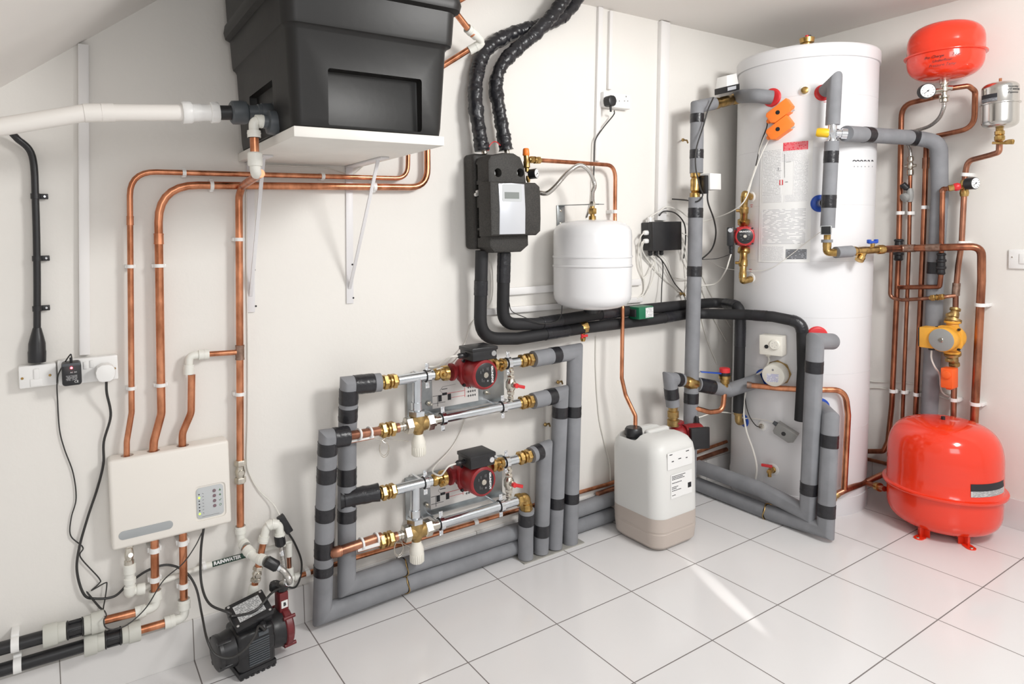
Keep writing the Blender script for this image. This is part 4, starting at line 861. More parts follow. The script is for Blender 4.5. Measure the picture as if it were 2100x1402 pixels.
# drain cock
dp = pA.path.at(pA.s_at((1196, 672)))
o = Mesh().add(lathe(dp+V(-.02, -.002, .002), dp+V(.018, -.002, .006), [(0, .020), (.5, .0265), (.8, .0265), (1, .02)], 8)).obj('drain_cock', BRASS); tag(o, 'small brass drain cock with a red lever under the black insulated pipes', 'valve')
pc_ = dp+V(-.006, -.006, -.02); Mesh().add(lathe(pc_+EZ*.004, pc_-EZ*.032, [(0, .009), (.5, .009), (.55, .011), (.8, .011), (1, .008)], 14)).obj('outlet', BRASS, o)
Mesh().add(box(pc_+V(-.004, -.014, -.008), .016, .004, .005, bev=.002)).add(box(pc_+V(-.018, -.014, -.008), .004, .004, .009, bev=.002)).obj('red_lever', REDP, o)
# green actuator
P_, Q_ = A(1302, 627, .13), A(1342, 654, .13)
g = Mesh().add(box(V((P_[0]+Q_[0])/2, -.108, (P_[2]+Q_[2])/2), .044, .032, .026, bev=.004)).obj('sensor_box', GREEN); tag(g, 'small green box with a white label clipped on the black insulated pipes', 'sensor box')
gc = V((P_[0]+Q_[0])/2, -.1405, (P_[2]+Q_[2])/2)
quad(gc+V(-.006, 0, -.021), gc+V(.040, 0, -.021), gc+V(.040, 0, .021), gc+V(-.006, 0, .021), 'white_label', PRINT_J, g)
Mesh().add(box(gc+V(-.046, .032, 0), .006, .016, .016, bev=.002)).obj('cable_entry', MATTBLACK, g)

# ================================================================ JUNCTION BOX
P_, Q_ = A(1339, 458, .07), A(1398, 512, .07); jx0, jx1, jz0, jz1 = A(1339, 484, .07)[0]-.0, A(1397.5, 484, .07)[0], Q_[2]+.002, A(1370, 455, .07)[2]
J = Mesh().add(box(V((jx0+jx1)/2, -.036, (jz0+jz1)/2), (jx1-jx0)/2, .034, (jz1-jz0)/2, bev=.004)).add(box(V((jx0+jx1)/2, -.058, (jz0+jz1)/2), (jx1-jx0)/2+.002, .013, (jz1-jz0)/2+.002, bev=.004)).obj('junction_box', BLACK); tag(J, 'square black junction box with white and black glands and many cables', 'junction box')
def gland(c, dr, m, r=.011, parent=J): return Mesh().add(lathe(c-dr*.002, c+dr*.024, [(0, r), (.35, r), (.36, r*.85), (.5, r*.85), (.52, r*1.0), (.85, r*.9), (1, r*.55)], 8)).obj('cable_gland', m, parent)
zc1, zc2 = A(1330, 477, .035)[2], A(1330, 494, .035)[2]
GW = [V(jx0, -.038, zc1), V(jx0, -.038, zc2)]
for c in GW: gland(c, -EX, WHITE)
gland(V(jx0+.018, -.036, jz1), EZ, WHITE)
GB = [V(jx0+u, -.036, jz0) for u in (.018, .055, .090)]
for c in GB: gland(c, -EZ, BLACK, .0105)
def wires(kind, lab, items, m, w_, r_): 
    for k, pts in enumerate(items): cable(kind, lab[k] if isinstance(lab, list) else lab, pts, w_, m, rm=r_)
a0, a1 = GW[0]-EX*.024, GW[1]-EX*.024
wires('white_cable', ['white cable from the upper side gland of the black junction box curving down to trunking', 'white cable from the lower side gland of the black junction box dropping to trunking', 'white cable from the left bottom gland joining the upper horizontal trunking', 'white cable from the left bottom gland reaching the lower horizontal trunking', 'white cable crossing from the side glands behind the grey pipe'],
      [[a0, a0-EX*.02-EZ*.02, A(1310, 505, .02), A(1309, 545, .01), A(1320, 575, .01), A(1320, 600, .012), A(1306, 612, .016)], [a1, a1-EX*.012-EZ*.01, A(1314, 520, .02), A(1318, 560, .01), A(1323, 582, .01), A(1318, 606, .012), A(1306, 617, .016)],
       [GB[0]-EZ*.022, A(1343, 530, .03), A(1330, 560, .02), A(1318, 571, .014)], [GB[0]-EZ*.022+EX*.002, A(1344, 540, .03), A(1338, 575, .02), A(1322, 606, .014), A(1310, 610, .014)],
       [a1+EX*.0, A(1318, 515, .025), A(1338, 545, .012), A(1370, 578, .01), A(1400, 600, .01), A(1412, 612, .01)]], CABLEW, 4, .0028)
wires('black_cable', ['black cable dropping straight from the junction box middle gland to the insulated pipes', 'black cable slanting from the junction box glands down to the standoff hook'],
      [[GB[1]-EZ*.02, A(1359, 540, .03), A(1357, 590, .03), A(1356, 622, .05)], [GB[1]-EZ*.02+EX*.004, A(1362, 540, .03), A(1383, 580, .02), A(1400, 600, .02), A(1406, 616, .03)]], CABLEB, 3, .0024)
wires('white_cable', ['white cable from the right bottom gland swinging behind the tall grey pipe', 'white cable arching from the top gland of the junction box towards the cylinder pump'],
      [[GB[2]-EZ*.022, A(1370, 540, .03), A(1378, 565, .02), A(1400, 572, .02), A(1440, 566, .03)], [V(jx0+.018, -.036, jz1+.024), A(1352, 433, .04), A(1368, 424, .04), A(1392, 431, .04), A(1415, 446, .05), A(1450, 452, .08), Kp(1520, 420, .10), Kp(1545, 360, .04), Kp(1560, 320, .03), Kp(1578, 283, .02)]], CABLEW, 4, .0026)
cable('black_cable', 'black cable arching over the junction box and down its right side', [A(1352, 442, .04), A(1362, 433, .04), A(1385, 437, .04), A(1403, 458, .035), A(1406, 490, .03), A(1402, 530, .025)], 4, CABLEB, rm=.0030)
for k, (a, b, c, d) in enumerate((((1399, 478), (1412, 490), (1418, 560), (1405, 600)), ((1399, 488), (1408, 520), (1410, 570), (1408, 598)), ((1399, 496), (1404, 520), (1412, 545), (1440, 590)))):
    cable('white_cable', ['outermost', 'middle', 'innermost'][k]+' of three white cables leaving the right side of the junction box', [A(*a, .035), A(*b, .03), A(*c, .02), A(*d, .015)], 4, CABLEW, rm=.0024)
for k, (x0, y0, x1, y1) in enumerate(((1438, 560, 1498, 670), (1438, 590, 1490, 700), (1436, 640, 1470, 745))):
    cable('wall_cable', ['upper', 'middle', 'lower'][k]+' of three slanting white cables on the wall in the corner beside the cylinder', [A(x0, y0, .005), A((x0+x1)/2-4, (y0+y1)/2, .005), A(x1, y1, .005)], 4, CABLEW, rm=.0032)
# black plug cable
PLG = A(1259, 205, .055)
cable('plug_cable', 'thin black cable from the black plug running down past the narrow trunking', [V(PLG[0]+.001, -.055, PLG[2]-.045), A(1258, 236, .03), A(1237, 262, .022), A(1222, 285, .020), A(1219, 305, .018), A(1218, 345, .018), A(1216, 400, .016), A(1210, 425, .010), A(1203, 446, .006)], 4, CABLEB, rm=.0027)
cable('thin_cable', 'thin white cable down the wall between the pumps and the white drum', [A(1222, 690, .004), A(1222, 760, .004), A(1228, 850, .004), A(1238, 900, .004), A(1250, 950, .006), A(1252, 985, .02)], 4, CABLEW, rm=.0030)
cable('black_cable', 'thin black cable draped on the insulated pipes below the white vessel', [A(1044, 620, .11), A(1050, 638, .108), A(1075, 650, .108), A(1110, 663, .106), A(1138, 660, .106), A(1150, 648, .106), A(1153, 625, .104)], 2, CABLEB, rm=.0017)
cable('thin_cable', 'thin white cable passing behind the black insulated pipes to the upper red pump', [A(1003, 520, .03), A(1010, 560, .01), A(1006, 620, .01), A(968, 662, .008), A(955, 700, .008), A(935, 735, .06), A(915, 750, .10), A(896, 757, .14)], 3, CABLEW, rm=.0022)
def hook(px, py, l, label, d=.06, side=1):
    a, b = A(px, py, .0), A(px, py, d); M = Mesh(); M.add(cyl(a, b, .0035, 10)); M.add(tube(Path([b, b+EX*.018*side*l, b+EX*.022*side*l-EZ*.012]), .0035, 8)); M.add(lathe(a, a+NA*.006, [(0, .008), (1, .007)], 12))
    tag(M.obj('pipe_hanger', OLDBRASS), label, 'hanger')
hook(1144, 783, 1.1, 'upper small rusty standoff hook between the two tallest grey pipes'); hook(1118, 870, 1.1, 'lower small rusty standoff hook beside the grey pipes')
hook(1400, 287, 1.6, 'brass standoff hook left of the tall grey pipe, near its top', .07); hook(1396, 602, 1.3, 'brass standoff hook beside the tall grey pipe, above the black insulated pipes', .03)

# ================================================================ MIXING MANIFOLDS + PUMPS
OT = .11
def manifold(k, dl, label, plabel):
    def a(x, y, o=OT): return A(x, y, o)+dl
    p, q_ = a(834, 765, .012), a(1033, 829, .012); TLp, BLp, TRp, BRp = a(835, 771, .012), a(835, 850, .012), a(1033, 736, .012), a(1033, 822, .012)
    x0, x1 = (TLp[0]+BLp[0])/2, (TRp[0]+BRp[0])/2; z0, z1 = (BLp[2]+BRp[2])/2, (TLp[2]+TRp[2])/2
    R0 = Mesh().add(box(V((x0+x1)/2, -.011, (z0+z1)/2), (x1-x0)/2, .0015, (z1-z0)/2)).add(box(V((x0+x1)/2, -.022, z1-.001), (x1-x0)/2, .012, .0015)).add(box(V((x0+x1)/2, -.022, z0+.001), (x1-x0)/2, .012, .0015)).obj('mixing_manifold', GALV); tag(R0, label, 'manifold')
    # diagram sheet
    dg0, dg1 = a(886, 841, .015), a(981, 766, .015); dx0, dx1, dz0, dz1 = a(887, 815, .015)[0], a(981, 800, .015)[0], z0+.012, z0+.125
    sh = quad(V(dx0, -.0127, dz0), V(dx1, -.0127, dz0), V(dx1, -.0127, dz1), V(dx0, -.0127, dz1), 'wiring_diagram', mat('diagram_sheet', (.72, .70, .68), .4) if k == 0 else MATS['diagram_sheet'], R0)
    w_, h_ = dx1-dx0, dz1-dz0
    def dp_(u, v_): return V(dx0+w_*u, -.0138, dz0+h_*v_)
    M = Mesh(); M.add(box(dp_(.16, .30), w_*.035, .0004, h_*.10)).add(box(dp_(.36, .30), w_*.035, .0004, h_*.10)).add(box(dp_(.26, .42), w_*.05, .0004, h_*.04))
    for u, v_, uu_, vv in ((.14, .40, .13, .006), (.14, .16, .13, .006), (.11, .22, .004, .16), (.26, .58, .06, .01)): M.add(box(dp_(u, v_), w_*uu_, .0003, h_*vv))
    for r__ in (.22, .36, .50):
        M.add(box(dp_(.84, r__), w_*.10, .0003, h_*.005))
        for c__ in (.78, .83, .88, .93): M.add(box(dp_(c__, r__), w_*.008, .0004, h_*.035))
    M.add(tube(Path([dp_(.22, .45), dp_(.16, .55), dp_(.22, .66), dp_(.5, .68)], .004), .0004, 5)); M.obj('drawing', INK, sh)
    M = Mesh(); M.add(box(dp_(.47, .42), w_*.22, .0003, h_*.006)).add(box(dp_(.70, .36), w_*.004, .0003, h_*.16)).add(box(dp_(.53, .26), w_*.17, .0003, h_*.005)); M.obj('drawing', REDINK, sh)
    for px in ((877, 826), (995, 804)):
        c = a(*px, .012); b = Mesh().add(cyl(c, c+NA*.030, .0042, 12)).add(lathe(c+NA*.006, c+NA*.014, [(0, .009), (1, .009)], 6)).obj('fixing_bolt', NICKEL, R0)
    r = .0155
    up0, up1 = a(815, 779.5), a(1062, 741.5); lo0, lo1 = a(913, 858.5), a(1064, 827)
    def U(px): return up0+(up1-up0)*((a(px, 779.5+(741.5-779.5)*(px-815)/(1062-815))-up0)[0]/(up1-up0)[0])
    def Lw(px): return a(px, 875.5+(827-875.5)*(px-820)/(1064-820))
    rt = r*1.10
    Mesh().add(tube(Path([U(815), U(888)]), rt)).obj('steel_tube', ZINC, R0); Mesh().add(tube(Path([U(1030), U(1064)]), rt)).obj('steel_tube', ZINC, R0)
    Mesh().add(tube(Path([Lw(902), Lw(1064)]), rt)).obj('steel_tube', ZINC, R0)
    vt = a(856, 773); vb = a(855, 842); Mesh().add(tube(Path([vt, vb]), rt)).add(tube(Path([vb+EZ*.03, vb]), rt*1.12)).obj('steel_tube', ZINC, R0)
    # clamps
    for c, up_ in ((U(876), True), (U(1042), True), (Lw(908), False), (Lw(1031), False)):
        t = unit(up1-up0); M = Mesh(); M.add(lathe(c-t*.010, c+t*.010, [(0, rt*1.05), (.1, rt*1.28), (.9, rt*1.28), (1, rt*1.05)], 24)); M.obj('rubber_lining', BLACK, R0)
        M = Mesh(); M.add(lathe(c-t*.0075, c+t*.0075, [(0, rt*1.38), (1, rt*1.38)], 24))
        for sg in (-1, 1): M.add(box(c+EZ*sg*(rt*1.38+.008), .0075, .0016, .011, (t, EY, EZ), .001)).add(cyl(c+EZ*sg*(rt*1.38+.010)+NA*.006, c+EZ*sg*(rt*1.38+.010)-NA*.006, .0045, 8))
        M.add(cyl(c+EY*rt, V(c[0], -.012, c[2]), .004, 8)); M.obj('pipe_clamp', NICKEL if False else CHROME, R0)
    # brass unions
    compression(a(782, 784.5), a(815, 779.8), r*.98).obj('compression_coupling', BRASS, R0)
    Mesh().add(cyl(a(811, 780.5), a(818, 779.3), r*1.02)).obj('copper_ring', OLDCOPPER, R0); Mesh().add(cyl(a(1061, 741.5), a(1066, 740.8), r*1.02)).obj('copper_ring', OLDCOPPER, R0)
    compression(a(1093, 735.5), a(1064, 741), r*.98).obj('compression_coupling', BRASS, R0)
    compression(a(778, 883.5), a(811, 877.5), r*.98).obj('compression_coupling', BRASS, R0)
    if k == 0: compression(a(1093, 821), a(1064, 827), r*.98).obj('compression_coupling', BRASS, R0)
    Mesh().add(cyl(a(810, 877.8), a(818, 876.4), r*1.02)).obj('copper_ring', OLDCOPPER, R0); Mesh().add(cyl(a(1062, 827.6), a(1067, 826.6), r*1.02)).obj('copper_ring', OLDCOPPER, R0)
    M = Mesh(); M.add(lathe(a(816, 876.5), a(836, 872.5), [(0, r*.95), (.3, r*.95), (.32, r*.8), (.4, r*.8), (.42, r*.98), (1, r*.98)], 22)); M.add(lathe(a(830, 873.5), a(845, 870.5), [(0, r*1.5), (.12, r*1.85), (.85, r*1.85), (1, r*1.6)], 6)); M.obj('union_nut', NICKEL, R0); M = Mesh(); M.add(lathe(a(873, 866), a(888, 862.5), [(0, r*1.6), (.12, r*1.9), (.85, r*1.9), (1, r*1.5)], 6)); M.add(lathe(a(886, 863), a(905, 859.5), [(0, r*1.3), (.3, r*1.3), (.35, r*1.0), (1, r*1.0)], 22)); M.obj('union_nut', NICKEL, R0)
    Mesh().add(lathe(a(855, 840), a(855, 853), [(0, r*1.6), (.12, r*1.95), (.85, r*1.95), (1, r*1.6)], 6)).obj('union_nut', ZINC, R0)
    # mixing valve body
    M = Mesh(); M.add(lathe(a(843, 871), a(876, 865), [(0, r*1.45), (.2, r*1.7), (.8, r*1.7), (1, r*1.45)], 26)); M.add(lathe(a(857, 848), a(858, 893), [(0, r*1.5), (.2, r*1.75), (.6, r*1.75), (.8, r*1.2), (1, r*.85)], 26)); M.obj('valve_body', OLDBRASS, R0)
    # thermostatic head
    hp = a(858, 893); M = Mesh(); M.add(lathe(hp+EZ*.010, hp-EZ*.020, [(0, .015), (.4, .017), (.6, .020), (1, .0235)], 24)); hb_ = hp-EZ*.020; M.add(lathe(hb_, hb_-EZ*.047, [(0, .0235), (.05, .0245), (.9, .0240), (1, .021)], 12)); TH = M.obj('thermostatic_head', CREAM, R0)
    M = Mesh()
    for kk in range(20):
        th = 2*math.pi*kk/20; dd = V(math.cos(th), math.sin(th), 0); tt = V(-math.sin(th), math.cos(th), 0)
        M.add(box(hb_-EZ*.030+dd*.0238, .0012, .0016, .014, (dd, tt, EZ), .0006))
    M.obj('grip_rib', CREAM, TH)
    # bypass with red-handled valve
    bt, bb = U(1048), Lw(1047); dv = bb-bt
    def bl(u): return bt+dv*u
    M = Mesh(); M.add(lathe(bl(.12), bl(.95), [(0, .0085), (1, .0085)], 14)); 
    for u0, u1, rr in ((.18, .26, .0125), (.30, .38, .014), (.66, .75, .015), (.80, .87, .0125)): M.add(lathe(bl(u0), bl(u1), [(0, rr*.9), (.2, rr), (.8, rr), (1, rr*.9)], 6))
    M.obj('bypass_tube', NICKEL, R0)
    vc = bl(.50); M = Mesh(); M.add(lathe(bl(.36), bl(.68), [(0, .011), (.3, .019), (.7, .019), (1, .011)], 20)); M.add(cyl(vc, vc+NA*.030, .011, 16)); BV = M.obj('bypass_valve', OLDBRASS if False else NICKEL, R0)
    hd_ = unit(V(.9, -.55, -.25)); Mesh().add(box(vc+NA*.032+hd_*.014, .020, .0055, .0055, (hd_, unit(np.cross(EZ, hd_)), unit(np.cross(hd_, np.cross(EZ, hd_)))), .002)).add(cyl(vc+NA*.026, vc+NA*.040, .009, 12)).obj('red_handle', REDP, R0)
    # pump and isolating valves
    pcx = a(959, 757.3)
    base_t = unit(up1-up0)
    pcx = up0+base_t*((pcx-up0)@base_t)
    for s0, s1, kk in ((a(889, 768), a(918, 764), 1), (a(1008, 749), a(1035, 745), -1)):
        M = Mesh(); dd = s1-s0; M.add(lathe(s0, s1, [(0, .0165), (.12, .021), (.3, .021), (.34, .016), (.62, .017), (.66, .026), (.95, .027), (1, .022)] if kk == 1 else [(0, .022), (.05, .027), (.3, .026), (.36, .017), (.7, .016), (.74, .021), (1, .019)], 12 if False else 20)); cc = s0+dd*.45
        fd = unit(V(.0, -1, .1) if (k == 0 and kk == 1) else V(.25, -1, -.35)); M.add(lathe(cc, cc+fd*.036, [(0, .012), (.5, .012), (.52, .015), (.75, .015), (.77, .007), (1, .006)], 14)); M.obj('isolating_valve', BRASS, R0)
    root, c, fcp = circulator('circulation_pump', plabel, pcx+V(0, .0, 0), NA, base_t, 1.14, boxdir=EZ, hb=.9, bl=.92, textup=EX)
    g0 = c+NA*.072-base_t*.046+EZ*.068
    Mesh().add(lathe(g0, g0-base_t*.036, [(0, .0095), (.25, .0095), (.27, .008), (.5, .008), (.52, .0095), (.85, .0095), (1, .006)], 10)).obj('cable_gland', BLACK, root)
    return R0, g0-base_t*.036, a
DL = V(-.0175, 0, -.365)
m1, g1, a1_ = manifold(0, V(0, 0, 0), 'upper galvanised mixing manifold with steel tubes, brass valves and thermostatic head', 'red circulation pump with a black top box on the upper manifold')
m2, g2, a2_ = manifold(1, DL, 'lower galvanised mixing manifold with steel tubes, brass valves and thermostatic head', 'red circulation pump with a black top box on the lower manifold')
cable('pump_lead', 'white lead entering the gland of the upper red pump', [A(878, 752, .10), A(896, 750, .12), g1-EX*.03, g1], 4, CABLEW, rm=.0030)
cable('pump_lead', 'white lead from the lower red pump looping back behind the upper manifold', [g2, g2-EX*.03-EZ*.004, A(905, 974, .17), A(893, 972, .15), A(887, 966, .12), A(893, 955, .06), A(925, 920, .012), A(945, 885, .008), A(957, 850, .008), A(958, 845, .008)], 4, CABLEW, rm=.0030)
# elbow on lower manifold right end
e0, e1, e2 = a2_(1063, 827.6), A(1078, 1018, .11), A(1080, 1048, .10)
e0 = A(1062, 1025, .11)
M = Mesh(); M.add(tube(Path([e0, e1, e2], .02), .0185)); M.add(lathe(e0-EX*.004, e0+EX*.014, [(0, .022), (.2, .025), (.8, .025), (1, .022)], 8)); M.add(lathe(A(1078, 1030, .105), A(1079.5, 1047, .10), [(0, .022), (.2, .025), (.8, .025), (1, .022)], 8)); M.obj('brass_elbow', BRASS, m2)

# grey insulated pipes of the manifolds
def ins(label, pts, fr, tapes, rm=.0325, m=FOAM, wpx=30, k=1.045):
    P = Pipe('insulated_pipe', label, 'pipe', pts, wpx, m, fr=fr, rm=rm, n=24)
    for t in tapes: P.tape(t[0], t[1], t[2] if len(t) > 2 else k)
    return P
G = .075
iO = ins('outermost left grey insulated pipe, from the upper manifold to the floor run', [A(714, 893.5, .14), A(673, 899, .14), A(667, 1040, .11), A(661, 1258, G), A(850, 1189, .055), A(1062, 1118, .040), A(1255, 1053, .038)], [.0, .0, 0, 0], [((657, 970), 30), ((667, 1050), 28), ((665, 1122), 34), ((664, 1166), 20)], rm=.0300)
iO.tape((700, 892), 34, 1.05)
iI = ins('inner left grey insulated pipe with taped top elbow, from manifold to the upper floor run', [A(780, 783.5, .11), A(716, 790, .10), A(712, 900, .075), A(711, 1200, G), A(850, 1154, .055), A(1062, 1088, .040), A(1255, 1021, .038)], [.0, .0, 0, 0], [((712, 848), 28), ((711, 975), 34), ((711, 1056), 24)], rm=.0300)
iI.tape((745, 786), 42, 1.05); iI.tape((716, 812), 30, 1.05)
iO.tape((668, 918), 26, 1.05)
br = Pipe('insulated_branch', 'black-taped branch from the inner left pipe to the lower manifold', 'pipe', [A(706, 1022, .085), A(777, 1008.5, .11)], 28, TAPE, fr=0, rm=.0285, wr=.05, step=.012)
br2 = Mesh().add(tube(Path([A(697, 1023, .07), A(726, 1019, .08)]), .034)).obj('tee_wrap', TAPE, br.o)
cp_ = Pipe('copper_pipe', 'thick copper pipe with a clipped sensor feeding the upper manifold lower tube', 'pipe', [A(708, 894.5, .14), A(783, 882.5, .11)], 17, OLDCOPPER, fr=0, rm=.0145)
cp2 = Pipe('copper_pipe', 'thick copper pipe with a clipped sensor feeding the lower manifold lower tube', 'pipe', [A(668, 1134, .100), A(692, 1131, .125), A(781, 1100.5, .11)], 19, OLDCOPPER, fr=.015, rm=.0150)
cp2.coupling((690, 1130), 16, OLDCOPPER, 'copper_elbow', 1.15)
for cc_, s0, s1, ties, dz in ((cp_, (719, 903), (766, 894), ((735, 889), (757, 885)), 0), (cp2, (733, 1127), (778, 1114), ((741, 1113), (772, 1104)), 0)):
    p, q_ = A(*s0, .125), A(*s1, .125); t = unit(q_-p); o = Mesh().add(box((p+q_)/2, np.linalg.norm(q_-p)/2, .005, .0055, (t, EY, unit(np.cross(t, EY))), .001)).obj('strap_sensor', WHITE, cc_.o)
    Mesh().add(box((p+q_)/2-EZ*.0065, np.linalg.norm(q_-p)/2, .004, .0015, (t, EY, unit(np.cross(t, EY))))).obj('sensor_base', OLDCOPPER, o)
    for tp in ties: cc_.sleeve(tp, 4, WHITE, 'cable_tie', 1.35)
def capillary(lab, c, tail):
    th = np.linspace(0, 4*math.pi*1.02, 46); R1 = .026; pts = [A(*tail[0], .12), A(*tail[1], .12)]+[A(*c, .12)+V(math.sin(t)*R1*.62, -.004*math.cos(t*.5), math.cos(t)*R1+.001*t) for t in th]+[A(*tail[2], .11), A(*tail[3], .11)]
    cable('capillary_coil', lab, pts, 1, NICKEL, rm=.0009, cat='capillary tube')
capillary('thin coiled capillary tube hanging under the upper manifold pipe', (788, 923), ((768, 899), (782, 902), (800, 900), (838, 905)))
capillary('thin coiled capillary tube hanging under the lower manifold pipe', (818, 1128), ((780, 1115), (800, 1112), (826, 1113), (842, 1122)))
rt = ins('tallest right-hand grey insulated pipe, from the upper manifold top tube to the floor', [A(1093, 736, .11), A(1179, 721, .105), A(1169, 1112, .088)], [0], [((1137, 729), 20), ((1174, 842), 22), ((1171, 1019), 20)], rm=.0310)
rc = ins('second tallest right-hand grey insulated pipe, from the upper manifold lower tube to the floor', [A(1092, 822, .11), A(1150, 808, .105), A(1137, 1121, .088)], [0], [((1128, 811), 20), ((1145, 844), 22), ((1141, 1029), 22)], rm=.0305)
rb = ins('third right-hand grey insulated pipe, from the lower manifold top tube to the floor', [A(1088, 933, .11), A(1117, 921, .10), A(1109, 1131, .088)], [0], [((1101, 927), 16), ((1110, 1085), 24)], rm=.0300)
ra = Pipe('insulated_pipe', 'shortest right-hand grey insulated pipe, below the brass elbow of the lower manifold', 'pipe', [A(1080, 1043, .10), A(1078, 1100, .088), A(1078, 1143, .088)], 27, FOAM, fr=0, rm=.0295, n=24)
ra.tape((1079, 1062), 24)
for nm, p_ in (('lower', (829, 1195)), ('upper', (828, 1161))):
    P_ = iO if nm == 'lower' else iI; d = P_.s_at(p_); c = P_.path.at(d); t = P_.path.tan(d); e1_, e2_ = frame(t)
    Mesh().add(lathe(c-t*.002, c+t*.002, [(0, P_.r*1.03), (1, P_.r*1.03)], 24)).obj('joint_seam', MATTBLACK, P_.o)
    Mesh().add(tube(Path([c+(e1_*math.cos(a_)+e2_*math.sin(a_))*P_.r*1.06+t*.004*math.sin(3*a_) for a_ in np.linspace(-1.2, 2.6, 16)]), .002, 6)).obj('twisted_wire', OLDBRASS, P_.o)

# ================================================================ HOT WATER CYLINDER
ztop = 2.012
def Tk(z): c = tank_c(z); return V(c[0], c[1], z)
CYL = Mesh().add(lathe(Tk(0), Tk(ztop), [(0, TR*1.0), (.004, TR*1.012), (.040, TR*1.012), (.0405, TR), (.972, TR), (.973, TR*1.022), (.996, TR*1.022), (1.0, TR*1.005), (1.0, TR*.9)], 96)).obj('hot_water_cylinder', JACKET, sharp=30); tag(CYL, 'tall white hot water cylinder standing in the corner of the room', 'water cylinder')
for z in (.38, .62, .86, 1.10, 1.34, 1.58, 1.80):
    Mesh().add(lathe(Tk(z), Tk(z+.0014), [(0, TR*1.0004), (.5, TR*.9995+.0008), (1, TR*1.0004)], 96)).obj('jacket_seam', mat('seam_grey', (.66, .66, .67), .5) if 'seam_grey' not in MATS else MATS['seam_grey'], CYL)
def kn(P): c = tank_c(P[2]); n = V(P[0]-c[0], P[1]-c[1], 0); return unit(n)
c = D(1654, 80, 3.12); c = V(tank_c(ztop)[0]-.14, tank_c(ztop)[1]-.10, ztop); c2 = D(1655, 86, float(np.linalg.norm(c[:2]-CAM[:2]))); c = V(c2[0], c2[1], ztop)
o = Mesh().add(lathe(c-EZ*.002, c+EZ*.054, [(0, .020), (.6, .020), (.65, .028), (1, .031)], 20)).obj('top_valve', BRASS); tag(o, 'brass air valve with red and black caps on top of the white cylinder', 'valve')
Mesh().add(cyl(c+V(-.011, -.006, .052), c+V(-.011, -.006, .064), .007, 12)).obj('red_cap', REDP, o); Mesh().add(cyl(c+V(.011, -.004, .052), c+V(.011, -.004, .068), .007, 12)).obj('black_cap', BLACK, o)
def collar(px, py, r, m, th=.007, parent=CYL, name='collar'):
    P = K(px, py); n = kn(P); o = Mesh().add(lathe(P-n*.004, P+n*th, [(0, r), (.5, r), (.9, r*.9), (1, r*.8)], 32)).obj(name, m, parent); return P, n, o
def curved(name, m, tl, br, off=.0008, nx=14, parent=CYL, th=.0008):
    """printed sheet wrapped on the cylinder between two seen corners"""
    P, Q = K(*tl), K(*br); c0, c1 = tank_c(P[2]), tank_c(Q[2])
    a0 = math.atan2(P[1]-c0[1], P[0]-c0[0]); a1 = math.atan2(Q[1]-c1[1], Q[0]-c1[0])
    if a1-a0 > math.pi: a1 -= 2*math.pi
    if a1-a0 < -math.pi: a1 += 2*math.pi
    vs = []; uv = []
    for L in (0, 1):
        for i in range(nx+1):
            for j in (0, 1):
                a = a0+(a1-a0)*i/nx; z = Q[2]+(P[2]-Q[2])*j; cc = tank_c(z); r = TR+off+L*th; vs.append(V(cc[0]+r*math.cos(a), cc[1]+r*math.sin(a), z)); uv.append((i/nx, j))
    n2 = 2*(nx+1); fs = []
    for i in range(nx): b = 2*i; fs += [(b, b+2, b+3, b+1), (n2+b, n2+b+1, n2+b+3, n2+b+2), (b, n2+b, n2+b+2, b+2), (b+1, b+3, n2+b+3, n2+b+1)]
    fs += [(0, 1, n2+1, n2), (2*nx, n2+2*nx, n2+2*nx+1, 2*nx+1)]
    o = Mesh().add((vs, fs)).obj(name, m, parent); ul = o.data.uv_layers.new(name='UVMap')
    for l in o.data.loops: ul.data[l.index].uv = uv[l.vertex_index]
    return o
curved('instruction_sheet', LABELW, (1561, 298), (1661, 538))
curved('fine_print', PRINT_A, (1565, 310), (1602, 400), .0016); curved('fine_print', PRINT_A, (1602, 310), (1657, 328), .0016); curved('fine_print', PRINT_A, (1628, 328), (1657, 400), .0016)
curved('fine_print', PRINT_A, (1564, 402), (1604, 414), .0016); curved('fine_print', PRINT_A, (1608, 400), (1657, 412), .0016)
curved('table_print', PRINT_T, (1562, 430), (1655, 500), .0016, th=.0006); curved('fine_print', PRINT_A, (1562, 505), (1608, 534), .0016)
curved('red_notice', PRINT_R, (1607, 293), (1657, 306), .0020); curved('rating_plate', PRINT_G, (1612, 511), (1654, 531), .0022)
def kbox(px, py, w_, h_, m, name, parent, off=.0025):
    P = K(px, py, off); n = kn(P); r_ = unit(np.cross(EZ, n)); return Mesh().add(box(P, w_/2, .0004, h_/2, (r_, n, EZ))).obj(name, m, parent)
kbox(1609, 340, .0016, .10, GREYINK, 'drawing', CYL); kbox(1598, 350, .02, .0012, GREYINK, 'drawing', CYL); kbox(1617, 332, .02, .0010, GREYINK, 'drawing', CYL); kbox(1596, 346, .003, .012, GREYINK, 'drawing', CYL)
kbox(1602, 374, .015, .022, REDINK, 'drawing', CYL); kbox(1602, 374, .006, .020, LABELW, 'drawing', CYL, .003); kbox(1613, 373, .010, .003, GREYINK, 'drawing', CYL)
# maker's mark: a row of small arcs over small letters
for k in range(6):
    px = 1752+k*7.4; P = K(px, 332, .001); n = kn(P); r_ = unit(np.cross(EZ, n)); M = Mesh()
    M.add(tube(Path([P+r_*.0075*math.cos(t)+EZ*.0075*math.sin(t) for t in np.linspace(.3, 2.84, 9)]), .0018, 6)); M.obj('emblem', INK, CYL)
    text('OSLOAV'[k] if False else 'o', .010, K(px, 341, .0012), r_, EZ, GREYINK, CYL, 'emblem')
